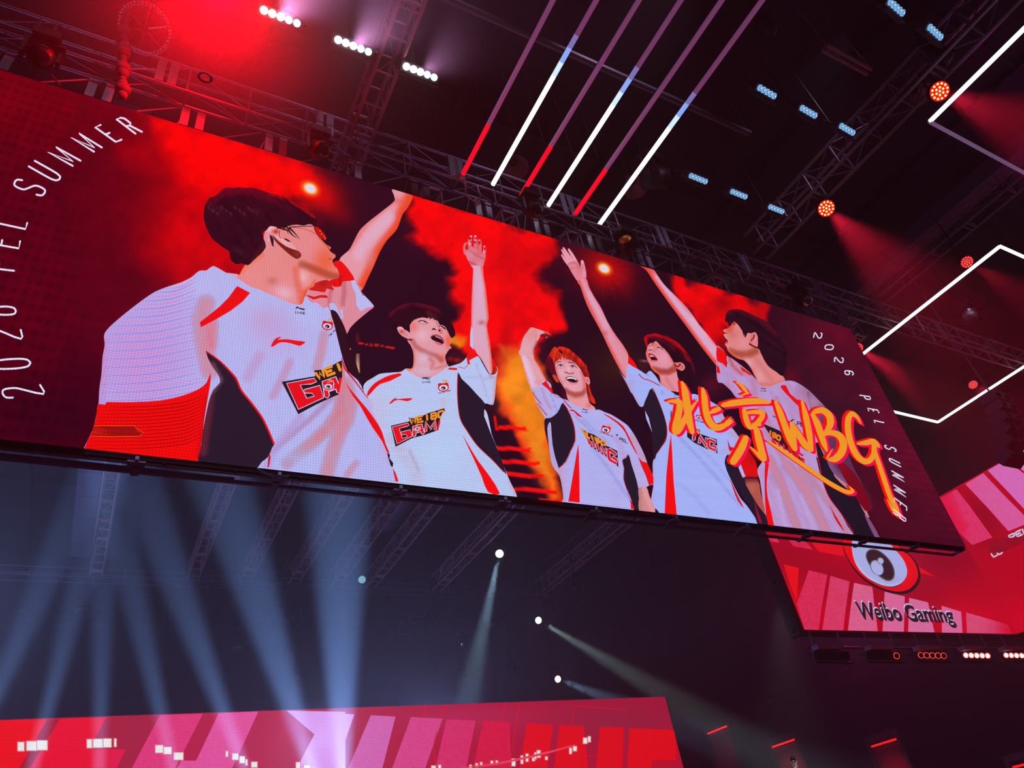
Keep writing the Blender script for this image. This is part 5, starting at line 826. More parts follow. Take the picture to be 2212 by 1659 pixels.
# ------------------------------------------------------------------ frame of the big screen, its underside and the ribbon board behind it
def quad_frame(parent):
    m = MB()
    n = s_n; back = -n * 0.08
    for a, b, w in ((sBL, sBR, .05), (sTL, sTR, .05), (sBR, sTR, .05), (sBL, sTL, .05)):
        d = (b - a) / np.linalg.norm(b - a); o = np.cross(d, n); mid = (a + b) / 2
        s = 1 if (mid - (sBL + sTR) / 2) @ o > 0 else -1
        p = [a - n * .06, b - n * .06, b - n * .06 + o * s * w, a - n * .06 + o * s * w]
        m.add(p + [x + back for x in p], [(0, 1, 2, 3), (4, 5, 6, 7), (0, 1, 5, 4), (1, 2, 6, 5), (2, 3, 7, 6), (3, 0, 4, 7)])
    p = [sBL - n * .1, sBR - n * .1, sTR - n * .1, sTL - n * .1]
    m.add(p + [x + back for x in p], [(0, 1, 2, 3), (4, 5, 6, 7), (0, 1, 5, 4), (1, 2, 6, 5), (2, 3, 7, 6), (3, 0, 4, 7)])
    m.build('screen_frame', M_black, parent)
    m = MB()
    for i in range(15):
        x = S_L + .9 + i * 1.7
        for dx in (0, .3): m.box((x + dx, S_YT + .02, (S_T + 16.16) / 2), (.16, .05, .62), None)
    m.build('hanging_bracket', M_alu, parent)['kind'] = 'stuff'
    m = MB()
    for i in range(30): m.tube((S_L + .9 + i * .82, S_YT + .05, S_T), (S_L + .9 + (i + (1 if i % 2 else 0.2)) * .82, S_YT + .05, 16.16), .018, 5)
    m.build('hanging_strut', M_steel, parent)['kind'] = 'stuff'
quad_frame(screen)
M_bump = material('dusty_purple_steel', (176, 164, 186), 0.55, 0.1)
bt = thing('bumper_frame', 'dark ladder shaped steel frame along the underside of the big screen', 'frame', (8, 10.3, 7.5))
for y, z, s in ((10.15, 7.69, (.055, .05)), (10.42, 7.69, (.055, .05))):
    MB().box(((S_L + S_R) / 2, y, z), (S_R - S_L, s[0], s[1])).build('rail', M_bump, bt)
for i in range(13):
    x = S_R - 0.06 - i * 2.02
    if i == 0: MB().box((x, 10.24, 7.69), (.07, .42, .05)).build('cross_bracket', M_bump, bt)
    else: MB().box((x, 10.15, 7.655), (.24, .18, .03)).box((x, 10.33, 7.655), (.11, .26, .03)).box((x, 10.08, 7.69), (.05, .12, .06)).build('cross_bracket', M_bump, bt)
for i in range(25):
    x = S_R - .9 - i * 1.0; MB().box((x, 10.1, 7.69), (.04, .08, .04)).build('clamp', M_black, bt)
tag(MB().path([at_y(*p, 10.05) for p in ((555, 1012), (575, 1022), (600, 1030), (625, 1028))], .012).path([at_y(*p, 10.05) for p in ((560, 1020), (585, 1028), (620, 1031))], .012).build('loose_cable', M_alu), 'thin pale cables hanging in loops under the big screen near the second bracket', 'cable')
RB = Wall((0, 10.62, 0), (0, -1, 0)); r1 = Sheet()
ribbon_pts = [(-8, 958), (120, 970), (300, 991), (505, 1014), (505, 1023), (300, 1001), (120, 979), (-8, 967)]
RB.shape(r1, PX, ribbon_pts, (150, 66, 96), [('E', 60, 962, 90, 30, (120, 40, 70), .8), ('E', 460, 1015, 90, 20, (206, 190, 196), .95), ('E', 300, 995, 60, 20, (150, 50, 80), .6)], 3, 1)
for x0, x1, c in ((0, 26, (150, 16, 50)), (226, 246, (140, 20, 60)), (290, 330, (150, 26, 60)), (403, 432, (196, 30, 50)), (466, 490, (196, 30, 50))):
    y = lambda x: 962 + x * .103; RB.shape(r1, PX, [(x0, y(x0) - 3.5), (x1, y(x1) - 3.5), (x1, y(x1) + 4.5), (x0, y(x0) + 4.5)], c, sm=1)
word(RB, r1, PX, 'H', [(314, 997), (319, 998), (319, 992), (314, 991)], 1.2, (190, 120, 140)); word(RB, r1, PX, 'N', [(421, 1009), (427, 1010), (427, 1004), (421, 1003)], 1.4, (230, 220, 226)); word(RB, r1, PX, 'I', [(472, 1014), (480, 1015), (480, 1008), (472, 1007)], 1.4, (230, 220, 226))
rb = thing('ribbon_board', 'narrow red and white LED ribbon showing below the big screen at left', 'screen', at_y(250, 990, 10.62))
RB.build(r1, 'display_panel', led, rb)
a, b = at_y(-8, 982, 10.66), at_y(505, 1035, 10.66)
MB().tube(a, b, 0.035).build('lower_rail', M_alu, rb)

# ------------------------------------------------------------------ corner screen with the eye emblem, hung beyond the right end of the big screen
YW = 18.0; FX = at_y(2195, 1368, YW)[0]
cf = Wall((0, YW, 0), (0, -1, 0)); cs = Wall((FX, 0, 0), (-1, 0, 0))
tl, bl, br, tr = (1600, 1000), (1739.6, 1361.6), (2195, 1368), (2030, 1074)
corner = thing('corner_screen', 'hanging LED corner screen with a big eye emblem on pink and red stripes', 'screen', (FX - 5, YW + 1, 8))
zb, zt, xl = at_y(1968, 1365, YW)[2], at_y(2030, 1074, YW)[2], at_y(1657.7, 1157.5, YW)[0]
P = lambda x, y, z: proj((x, y, z))
f_q = [P(xl, YW, zt), P(FX, YW, zt), P(FX, YW, zb), P(xl, YW, zb)]
yn = 6.0; s_q = [P(FX, YW, zt), P(FX, yn, zt), P(FX, yn, zb), P(FX, YW, zb)]
C9 = Crop(1472, 1104, 2.989); D4 = Crop(1820, 1160, 7.9); D3 = Crop(1992, 960, 6.145)
F, S_, LG, NM = Sheet(), Sheet(), Sheet(), Sheet()
cf.clip = [(f_q[0], f_q[1]), (f_q[1], f_q[2]), (f_q[2], f_q[3]), (f_q[3], f_q[0])]
cs.clip = [(s_q[0], s_q[1]), (s_q[1], s_q[2]), (s_q[2], s_q[3]), (s_q[3], s_q[0])]
cf.shape(F, PX, [(q[0], q[1]) for q in f_q], (196, 2, 34), [('E', 2040, 1200, 110, 70, (146, 2, 36), .9), ('L', [(1640, 1170), (1840, 1270), (2000, 1300)], 60, (150, 4, 34), .5), ('E', 2090, 1340, 120, 40, (222, 2, 36), .8), ('E', 1720, 1340, 60, 60, (230, 6, 24), .8)], 9, 1)
mot = lambda c, c2: [("N", 2.2, 1.6, .4, c2, .45)]
for pts, c, c2 in (([(540, 120), (590, 122), (592, 132), (545, 132)], (235, 70, 110), (236, 90, 130)), ([(555, 150), (610, 160), (632, 205), (575, 195)], (232, 52, 92), (200, 20, 60)), ([(680, 172), (800, 195), (852, 250), (722, 226)], (226, 40, 84), (200, 20, 60)), ([(830, 185), (1040, 215), (1052, 292), (886, 262)], (240, 16, 34), (220, 10, 30)), ([(660, 130), (820, 150), (830, 165), (670, 142)], (236, 26, 30), (220, 10, 30)),
                  ([(660, 345), (757, 367), (745, 580), (700, 470)], (246, 18, 24), (230, 10, 30)), ([(822, 382), (942, 412), (905, 620), (885, 775), (795, 770), (745, 600)], (232, 48, 92), (190, 20, 60)), ([(962, 418), (1086, 455), (1062, 620), (1044, 775), (908, 775), (935, 600)], (232, 64, 110), (200, 30, 76)), ([(1114, 463), (1232, 490), (1250, 640), (1268, 780), (1074, 780), (1096, 600)], (232, 106, 152), (214, 60, 116)),
                  ([(1312, 520), (1442, 552), (1436, 780), (1298, 780)], (230, 112, 164), (226, 90, 146)), ([(1470, 560), (1592, 590), (1634, 785), (1464, 785)], (228, 116, 170), (222, 96, 150)), ([(1680, 612), (1806, 650), (1815, 788), (1682, 788)], (230, 112, 164), (222, 90, 146)), ([(1838, 655), (1960, 690), (2112, 735), (2135, 800), (1844, 790)], (230, 84, 130), (214, 50, 100))):
    cf.shape(F, C9, pts, c, mot(c, c2) + [('E', 2140, 760, 130, 90, (224, 6, 44), .9)], 1.6 if pts[0][1] > 300 else 4, 1)
cf.shape(F, C9, [(1530, 357), (1640, 424), (1590, 410), (1540, 400)], (246, 10, 16), sm=1)
# emblem
ring_o = [(-6, 60), (10, 200), (60, 330), (150, 490), (270, 640), (420, 770), (600, 870), (790, 940), (980, 970), (1150, 935), (1260, 840), (1320, 700), (1310, 560), (1250, 420), (1150, 300), (1040, 210), (880, 60), (700, -80), (300, -120), (40, -60)]
cf.shape(LG, D4, [(x + 8, y + 10) for x, y in ring_o], (34, 14, 26), sm=3)
cf.shape(LG, D4, [(8, 60), (30, 210), (80, 330), (170, 480), (290, 620), (440, 745), (620, 845), (800, 908), (970, 930), (1120, 895), (1230, 800), (1286, 680), (1275, 550), (1220, 420), (1130, 310), (1030, 225), (880, 70), (700, -70), (300, -110), (50, -50)], (246, 4, 18), [('L', [(700, 850), (1000, 900), (1200, 780), (1270, 600)], 60, (232, 4, 26), .6)], 5, 3)
cf.shape(LG, D4, [(440, 730), (600, 800), (760, 850), (900, 855), (1020, 800), (900, 830), (700, 810)], (40, 14, 26), sm=2)
cf.shape(LG, D4, [(170, 60), (158, 200), (200, 400), (290, 560), (420, 690), (580, 785), (750, 840), (900, 838), (1020, 770), (1090, 670), (1100, 560), (1060, 430), (980, 310), (890, 210), (760, 60), (560, -60), (300, -60)], (178, 186, 244), [('L', [(180, 420), (420, 700), (760, 845), (1000, 780)], 30, (214, 214, 250), .8), ('E', 860, 760, 200, 80, (166, 170, 234), .6)], 4, 3)
cf.shape(LG, D4, [(395, 300), (440, 225), (520, 205), (620, 230), (740, 320), (830, 430), (885, 560), (885, 680), (830, 745), (740, 745), (620, 670), (500, 540), (420, 410)], (84, 84, 70), sm=3)
cf.shape(LG, D4, [(412, 310), (450, 240), (525, 222), (620, 248), (730, 335), (815, 440), (865, 560), (865, 665), (815, 725), (740, 722), (630, 650), (515, 525), (435, 405)], (48, 24, 38), sm=3)
for q in ((590, 528, 92, 132), (652, 410, 44, 52)): cf.oval(LG, D4, q[0] - 4, q[1] - 4, q[2] + 12, q[3] + 12, (110, 116, 110), -.55); cf.oval(LG, D4, *q, (180, 188, 244), -.55)
# name in raised letters: pale faces, black sides
fc = bpy.data.curves.new('name', 'FONT'); fc.body = 'Weibo Gaming'; fc.size = 1.0; fc.resolution_u = 3; fc.offset = 0.012
fo = bpy.data.objects.new('name', fc); COL.objects.link(fo); bpy.context.view_layer.update()
fm = bpy.data.meshes.new_from_object(fo.evaluated_get(bpy.context.evaluated_depsgraph_get()))
tv = np.array([v.co[:2] for v in fm.vertices]); tf = [tuple(p.vertices) for p in fm.polygons]; bpy.data.objects.remove(fo); bpy.data.curves.remove(fc)
tv[:, 0] = (tv[:, 0] - tv[:, 0].min()) / (tv[:, 0].max() - tv[:, 0].min()); tv[:, 1] /= 0.73
def name_at(dx, dy, c):
    u = tv[:, :1]; v = tv[:, 1:]
    base = np.array([280, 1368]) * (1 - u) + np.array([1900, 1425]) * u; top = np.array([180, 1062]) * (1 - u) + np.array([1800, 1165]) * u
    cf.k += 1; cf.put(NM, D4.p(base * (1 - v) + top * v + (dx, dy)), np.tile(np.array(c, float), (len(tv), 1)), tf)
for k in range(1, 5): name_at(k * 9, k * 11, (40, 18, 32))
name_at(0, 0, (204, 210, 250)); name_at(15, 22, (44, 20, 34))
# side face
cs.shape(S_, PX, [tuple(q) for q in s_q], (196, 2, 34), [('E', 2120, 1120, 60, 70, (150, 2, 28), .8), ('E', 2210, 1340, 60, 60, (226, 2, 40), .8)], 8, 1)
cs.shape(S_, D3, [(234, 715), (455, 595), (640, 830), (930, 1235), (665, 1335), (480, 1165), (200, 900)], (238, 60, 116), [('L', [(240, 715), (440, 1120)], 200, (246, 20, 70), .9), ('N', 2.0, 1.5, .5, (206, 20, 70), .5)], 1.7, 1)
cs.shape(S_, D3, [(570, 525), (810, 382), (1110, 700), (1420, 1010), (1420, 1040), (1145, 1152), (860, 830)], (232, 100, 172), [('N', 2.0, 1.5, .5, (214, 70, 140), .5), ('E', 620, 560, 160, 160, (240, 86, 150), .7)], 1.7, 1)
cs.shape(S_, D3, [(870, 345), (1110, 205), (1420, 440), (1420, 930), (1160, 650)], (226, 116, 200), [('N', 2.0, 1.5, .5, (216, 90, 170), .4)], 1.7, 1)
cs.shape(S_, D3, [(1110, 205), (1420, 20), (1420, 410), (1280, 300)], (222, 130, 220), [('N', 3, 2, .5, (216, 110, 200), .3)], 3, 1)
for i in range(24): cs.oval(S_, D3, 840 + i * 24, 395 + i * 25.5, 7, 6, (190, 40, 60))
word(cs, S_, D3, 'LO', [(945, 1495), (1065, 1440), (1035, 1395), (915, 1450)], 20, (206, 220, 250)); word(cs, S_, D3, 'PEL', [(1175, 1270), (1420, 1150), (1400, 1090), (1150, 1210)], 22, (206, 220, 250))
cs.shape(S_, D3, [(890, 1330), (960, 1260), (1160, 1240), (1330, 1230), (1340, 1300), (1200, 1370), (1060, 1430), (900, 1430)], (164, 8, 34), [('N', 5, 4, .4, (130, 14, 40), .9)], 2.5, 3)
led2 = led_material('led_picture_fine', 0.95, 0.03, 3.5)
cf.build(F, 'front_panel', led2, corner); cs.build(S_, 'side_panel', led2, corner); cf.build(LG, 'eye_emblem', led2, corner); cf.build(NM, 'name_lettering', led2, corner)
m = MB().box(((xl + FX) / 2, YW + .35, (zb + zt) / 2), (FX - xl + .1, .5, zt - zb + .1)).box((FX + .35, (YW + yn) / 2, (zb + zt) / 2), (.5, YW - yn + .5, zt - zb + .1)).box((xl - .12, YW + .3, (zb + zt) / 2), (.2, .5, zt - zb + .3))
for k in range(5): m.tube((xl - .3, YW + .3, zb + k * 1.9), (xl - .02, YW + .3, zb + k * 1.9 + .2), .05)
m.build('screen_frame', M_black, corner)
m = MB().tube((xl + .3, YW + .1, zb - .62), (FX - 1, YW + .1, zb - .62), .05)
for k in range(9): m.tube((xl + .3 + k * 1.55, YW + .1, zb - .62), (xl + .3 + k * 1.55, YW + .1, zb), .045)
m.build('lamp_rail', M_steel, corner)

# ------------------------------------------------------------------ stage screen along the bottom
YS = 25.0; st = Wall((0, YS, 0), (0, -1, 0)); T_ = Sheet(); LT = Sheet()
sx1 = at_y(1440, 1520, YS)[0]; sz1 = at_y(720, 1530, YS)[2]; sx0, sz0 = -14.0, 2.2
g_q = [P(sx0, YS, sz1), P(sx1, YS, sz1), P(sx1, YS, sz0), P(sx0, YS, sz0)]
st.clip = [(g_q[0], g_q[1]), (g_q[1], g_q[2]), (g_q[2], g_q[3])]
C7 = Crop(0, 1104, 2.989); C8 = Crop(740, 1104, 2.989)
stage = thing('stage_screen', 'wide LED stage screen along the bottom with slanted pink and red block letters', 'screen', (4, YS + .5, sz0))
st.shape(T_, PX, [(-300, 1500), (1500, 1480), (1500, 1720), (-300, 1720)], (184, 18, 56), [('E', 40, 1600, 120, 90, (252, 0, 8), .9), ('E', 1330, 1560, 180, 60, (156, 34, 66), .85), ('E', 1000, 1550, 200, 40, (190, 50, 96), .6), ('E', 1420, 1640, 60, 50, (214, 12, 36), .6)], 9, 1)
mt = lambda c: [('N', 2.2, 1.7, .5, c, .5)]
for sheet, crop, pts, c, s in ((LT, C7, [(-60, 1355), (302, 1347), (118, 1680), (-60, 1680)], (252, 2, 12), []), (T_, C7, [(304, 1345), (385, 1343), (188, 1680), (112, 1680)], (170, 22, 50), []), (LT, C7, [(385, 1343), (687, 1332), (577, 1535), (812, 1540), (742, 1680), (182, 1680)], (246, 6, 46), [('E', 780, 1600, 160, 90, (232, 30, 90), .8)]),
                               (T_, C7, [(687, 1332), (1032, 1318), (855, 1680), (745, 1680), (812, 1540), (577, 1535)], (176, 30, 64), []), (LT, C7, [(1032, 1318), (1310, 1308), (1125, 1680), (840, 1680)], (238, 62, 130), mt((214, 36, 104))), (T_, C7, [(1310, 1308), (1412, 1304), (1262, 1612), (1120, 1680)], (190, 28, 70), []), (LT, C7, [(1412, 1304), (1668, 1294), (1490, 1680), (1140, 1680), (1170, 1610), (1266, 1612)], (240, 88, 166), mt((226, 60, 140))),
                               (T_, C7, [(1668, 1294), (1850, 1288), (2030, 1442), (1905, 1680), (1490, 1680)], (192, 30, 74), [('E', 1900, 1400, 90, 90, (214, 60, 110), .5)]), (LT, C7, [(1850, 1288), (2230, 1296), (2230, 1680), (1905, 1680), (2030, 1442)], (232, 166, 250), mt((226, 144, 236))),
                               (LT, C8, [(-10, 1308), (76, 1312), (-10, 1560)], (232, 160, 246), []), (LT, C8, [(182, 1318), (342, 1327), (272, 1600), (246, 1700), (20, 1700)], (224, 106, 186), mt((214, 80, 160))), (LT, C8, [(442, 1330), (646, 1340), (520, 1700), (305, 1700)], (230, 74, 146), mt((206, 44, 112))), (LT, C8, [(672, 1344), (860, 1352), (790, 1700), (590, 1700)], (228, 50, 112), mt((200, 26, 84))),
                               (LT, C8, [(906, 1354), (1078, 1362), (1092, 1700), (836, 1700)], (228, 26, 72), mt((196, 14, 56))), (LT, C8, [(1190, 1370), (1360, 1378), (1316, 1700), (1136, 1700)], (236, 10, 28), []), (LT, C8, [(1400, 1382), (1556, 1388), (1590, 1700), (1360, 1700)], (236, 10, 24), []), (LT, C8, [(1662, 1394), (1816, 1398), (1804, 1700), (1632, 1700)], (234, 12, 26), []),
                               (LT, C8, [(1852, 1402), (2148, 1414), (2154, 1610), (1996, 1604), (1990, 1700), (1836, 1700)], (238, 12, 24), [])):
    st.shape(sheet, crop, pts, c, s, 2.0 if s and s[0][0] == 'N' else 6, 1)
for pts in ([(530, 1255), (545, 1335)], [(655, 1252), (636, 1335)], [(1048, 1238), (1030, 1358)], [(1142, 1236), (1090, 1580)], [(1838, 1205), (1836, 1282), (1494, 1258), (1482, 1380)], [(1908, 1203), (1900, 1400)], [(610, 1420), (585, 1520), (604, 1640)], [(1575, 1580), (1640, 1582)]): st.line(T_, C8, pts, 5, (232, 14, 44), 1)
# reflected lights painted as bright flat patches into the screen picture
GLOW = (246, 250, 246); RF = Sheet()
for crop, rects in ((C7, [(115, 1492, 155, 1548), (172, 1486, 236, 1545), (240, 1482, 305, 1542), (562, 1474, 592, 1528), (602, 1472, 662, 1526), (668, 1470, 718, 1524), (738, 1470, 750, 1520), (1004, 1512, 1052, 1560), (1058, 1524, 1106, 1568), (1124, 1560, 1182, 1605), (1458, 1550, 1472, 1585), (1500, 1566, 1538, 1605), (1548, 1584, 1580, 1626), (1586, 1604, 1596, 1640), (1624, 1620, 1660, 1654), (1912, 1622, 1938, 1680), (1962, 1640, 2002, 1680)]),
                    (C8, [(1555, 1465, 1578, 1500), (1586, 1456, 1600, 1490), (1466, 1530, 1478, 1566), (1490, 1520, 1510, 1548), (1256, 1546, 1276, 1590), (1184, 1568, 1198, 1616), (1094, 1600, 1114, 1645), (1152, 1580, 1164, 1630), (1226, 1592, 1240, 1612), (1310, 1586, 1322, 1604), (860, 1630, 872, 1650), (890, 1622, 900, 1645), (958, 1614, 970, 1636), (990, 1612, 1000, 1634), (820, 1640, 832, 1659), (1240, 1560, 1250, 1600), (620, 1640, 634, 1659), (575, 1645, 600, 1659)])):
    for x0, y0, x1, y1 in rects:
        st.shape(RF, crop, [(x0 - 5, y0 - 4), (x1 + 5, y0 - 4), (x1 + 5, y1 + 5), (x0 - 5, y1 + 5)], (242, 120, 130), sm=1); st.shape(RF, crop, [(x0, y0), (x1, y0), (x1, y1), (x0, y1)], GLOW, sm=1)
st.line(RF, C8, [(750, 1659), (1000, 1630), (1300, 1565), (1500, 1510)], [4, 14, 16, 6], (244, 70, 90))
st.build(T_, 'display_panel', led2, stage); st.build(LT, 'block_lettering', led2, stage); st.build(RF, 'painted_reflection', led2, stage)['kind'] = 'stuff'
MB().box(((sx0 + sx1) / 2, YS + .35, (sz0 + sz1) / 2), (sx1 - sx0 + .1, .4, sz1 - sz0 + .08)).build('screen_frame', M_black, stage)
MB().box(((sx0 + sx1) / 2, YS + .4, sz0 / 2), (sx1 - sx0, 1.2, sz0)).build('base', M_black, stage)
# ------------------------------------------------------------------ lamps
M_hous = material('blinder_housing', (60, 52, 62), 0.45, 0.3, spec=0.5)
def basis(f, right):
    f = np.array(f, float); f /= np.linalg.norm(f); r = np.array(right, float); r -= f * (r @ f); r /= np.linalg.norm(r); return f, r, np.cross(f, r)
M_hood = material('mauve_grey_hood', (170, 130, 160), .5)
L_white = lit('white_hot_lens', (255, 255, 255), 6.0); L_cyan = lit('cool_lens_rim', (178, 232, 244), 1.5)
L_blue = lit('pale_blue_lens', (120, 176, 226), 1.0); L_dot = lit('pale_lens_dot', (206, 232, 250), 1.3); L_bluer = lit('blue_lens_rim', (84, 120, 190), .8)
L_red = lit('red_ring', (255, 70, 50), 1.3); L_pinkw = lit('pinkish_white_lens', (255, 236, 240), 2.2); M_lens = material('dark_glass_lens', (26, 20, 28), 0.12, spec=0.8)
def blinder(pos, label, kind, group, f=(0.0, -.45, -.9), right=(1, 0, 0), k=1.0, on=(1, 1, 1, 1, 1)):
    """five lamps in a row: kind 'hot' | 'dim' | 'ring'"""
    pos = np.array(pos, float); F_, r, u = basis(f, right); R3 = np.stack([r, F_, u], 1)
    t = thing('blinder_light', label, 'stage light', pos, group)
    MB().box(pos - F_ * .16 * k, (.9 * k, .22 * k, .24 * k), R3).build('housing', M_hous, t, bevel=.02)
    MB().box(pos - F_ * .02 - u * .17 * k, (.92 * k, .16 * k, .05 * k), R3).build('lip', M_alu if kind == 'hot' else M_hous, t)
    y = MB().tube(pos - r * .5 * k - F_ * .12 * k, pos - r * .5 * k - F_ * .5 * k, .02).tube(pos + r * .5 * k - F_ * .12 * k, pos + r * .5 * k - F_ * .5 * k, .02).tube(pos - r * .5 * k - F_ * .5 * k, pos + r * .5 * k - F_ * .5 * k, .02).tube(pos - F_ * .5 * k, ((pos - F_ * .5 * k)[0], (pos - F_ * .5 * k)[1], 20.59 if kind != 'ring' else pos[2] + .6), .018)
    y.build('yoke', M_black, t)
    for i in range(5):
        c = pos + r * (i - 2) * .158 * k; R_ = .075 * k
        if kind == 'hot':
            m = MB(); m.lathe([(R_, -.04), (R_ * .98, 0), (0.001, .025)], c, F_, 18); o = m.build('lamp', L_white if i < 1 else L_cyan if i > 2 else L_white, t, True)
            if i > 0: MB().lathe([(R_ * .8, .02), (0.001, .03)], c - u * .012, F_, 16).build('hot_spot', L_white, o)
        elif kind == 'dim':
            o = MB().lathe([(R_, -.04), (R_, 0), (R_ * .5, .012)], c, F_, 18).build('lamp', L_blue, t)
            MB().lathe([(R_ * .62, .014), (R_ * .42, .016)], c, F_, 14).build('reflector', L_bluer, o); MB().lathe([(R_ * .34, .02), (0.001, .026)], c, F_, 12).build('hot_spot', L_dot, o)
        else:
            o = MB().lathe([(R_ * 1.08, -.2 * k), (R_ * 1.08, 0)], c, F_, 20).build('lamp', M_black, t)
            MB().lathe([(R_ * .85, 0.0), (0.001, .02)], c, F_, 18).build('lens', L_pinkw if on[i] == 2 else M_lens, o)
            MB().lathe([(R_ * 1.1, -.02), (R_ * 1.12, .012), (R_ * .92, .012)], c, F_, 20).build('ring', L_red if on[i] else M_hous, o)
    return t
ZBL = 15.4 + 1.6
for (a, b, lab) in (((575, 22), (637, 50), 'white blinder bar nearest the red glare at top left'), ((734, 88), (793, 110), 'middle one of the three blazing white blinder bars at top left'), ((880, 145), (937, 166), 'white blinder bar nearest the light tubes')):
    c = (at_z(*a, ZBL) + at_z(*b, ZBL)) / 2; blinder(c, lab, 'hot', 'blazing white blinder bars', k=1.05)
for (q, lab) in (((1658.5, 199), 'pale blue blinder bar, first of the middle row at right'), ((1748.5, 242), 'pale blue blinder bar, second of the middle row at right'), ((1832, 280), 'pale blue blinder bar, third of the middle row at right'), ((1510, 386.5), 'pale blue blinder bar nearest the last white light tube'), ((1597.5, 420), 'pale blue blinder bar, middle of the lower row at right'), ((1678.5, 452.5), 'pale blue blinder bar against the overhead box truss, beside a red lamp'), ((1938.5, 16.5), 'pale blue blinder bar cut by the top edge at right'), ((2022.5, 70), 'pale blue blinder bar near the top right, above the red lamp')):
    blinder(at_z(*q, ZBL), lab, 'dim', 'pale blue blinder bars', (.22, -.45, -.86))
for i, (q, on, lab) in enumerate((((1799, 1416), (0, 0, 0, 0, 0), 'unlit black blinder under the left end of the corner screen'), ((1911, 1416), (0, 0, 0, 0, 1), 'blinder under the corner screen with one red ring lit'), ((2014, 1416), (1, 1, 1, 1, 1), 'blinder under the corner screen with five red rings and dark lenses'), ((2110, 1416), (2, 2, 2, 2, 2), 'blinder under the corner screen with five white lenses in red rings'), ((2196, 1416), (2, 2, 2, 2, 2), 'blinder cut by the right edge under the corner screen'))):
    c = at_y(*q, YW - .75); blinder(c, lab, 'ring', 'blinders under the corner screen', (-.5, -.8, -.3), k=1.36, on=on)
    MB().tube(c + (0, .3, .1), (c[0], YW + .1, zb - .62), .03).tube(c + (.3, .3, .1), (c[0] + .3, YW + .1, zb - .62), .03).build('arm', M_black, [o for o in COL.objects if o.get('label') == lab][0])
    MB().box(c + np.array([0, .1, .3]), (1.28, .3, .16)).build('hood', M_hood, [o for o in COL.objects if o.get('label') == lab][0])

# light tubes: half lit battens running overhead
L_tb0, L_tb2 = lit('tube_fade_pale', (200, 224, 254), 1.2), lit('tube_fade_violet', (138, 126, 200), .8)
L_tw, L_tr, L_tb = lit('white_tube', (236, 255, 252), 1.7), lit('red_tube', (255, 6, 40), 1.15), lit('bluish_tube_end', (140, 172, 250), 1.0)
M_milk = material('milky_tube_faint_glow', (226, 170, 214), 0.5, emit=(120, 70, 120), strength=.45)  # faint emission stands in for hall light on the unlit plastic
ZTB = 14.75 + 1.6
def seg(mb, a, b, w=.085): 
    a, b = np.array(a, float), np.array(b, float); d = b - a; L = np.linalg.norm(d)
    if abs(d[0]) > abs(d[1]): return mb.box((a + b) / 2, (L, w, w))
    return mb.box((a + b) / 2, (w, L, w))
for i in range(6):
    x = 5.93 + i * .8415; y1 = (9.32, 9.34, 9.38, 9.42, 9.46, 9.5)[i]; white = i % 2
    far = at_x(*((1056, 271), (1195, 160), (1190, 314), (1324, 224), (1308.7, 363), (1444, 272))[i], x)[1]
    t = thing('light_tube', ('red and unlit', 'white')[white] + ' light tube, ' + ('first', 'second', 'third', 'fourth', 'fifth', 'last')[i] + ' from the left of the row overhead', 'light tube', (x, 4, ZTB), 'light tubes overhead')
    seg(MB(), (x, y1, ZTB), (x, far, ZTB)).build('lit_section', L_tw if white else L_tr, t)
    if white:
        for L_, mt_ in ((.35, L_tb0), (.35, L_tb), (.3, L_tb2)): seg(MB(), (x, far, ZTB), (x, far - L_, ZTB)).build('fading_end', mt_, t); far -= L_
    seg(MB(), (x, far, ZTB), (x, -5, ZTB)).build('unlit_section', M_milk, t)
    MB().box((x, 2.2, ZTB + .07), (.06, 14.4, .05)).tube((x, 0, ZTB + .08), (x, 0, 20.59), .008, 5).tube((x, 8, ZTB + .08), (x, 8, 20.59), .008, 5).build('carrier', M_black, t)
def outline(name, lab, segs, mats):
    t = thing(name, lab, 'light frame', np.mean([s[0] for s in segs], 0))
    for (a, b), mt_ in zip(segs, mats): seg(MB(), a, b, .08).build('edge', mt_, t)
    for a, b in segs: 
        q = (np.array(a) + np.array(b)) / 2; MB().tube(q + (0, 0, .05), (q[0], q[1], 20.59), .008, 5).build('wire', M_black, t)
    return t
L_ow = lit('white_outline', (236, 250, 255), 1.6); L_op = lit('mauve_outline', (150, 110, 156), .45)
ZTB = 16.05
A = at_z(2008, 263, ZTB); outline('light_outline', 'big square light outline in the top right corner, one edge white', [((A[0], A[1], ZTB), (A[0], A[1] - 8.1, ZTB)), ((A[0], A[1], ZTB), (A[0] + 8.1, A[1], ZTB))], [L_ow, L_op])
A = at_z(2160, 532, ZTB); B = at_z(2026, 912, ZTB)
outline('light_outline', 'glowing white square light outline beyond the right end of the big screen', [((A[0], A[1], ZTB), (A[0], B[1], ZTB)), ((A[0], A[1], ZTB), (B[0], A[1], ZTB)), ((A[0], B[1], ZTB), (B[0], B[1], ZTB)), ((B[0], B[1], ZTB), (B[0], A[1], ZTB))], [L_ow, L_ow, L_ow, L_ow])

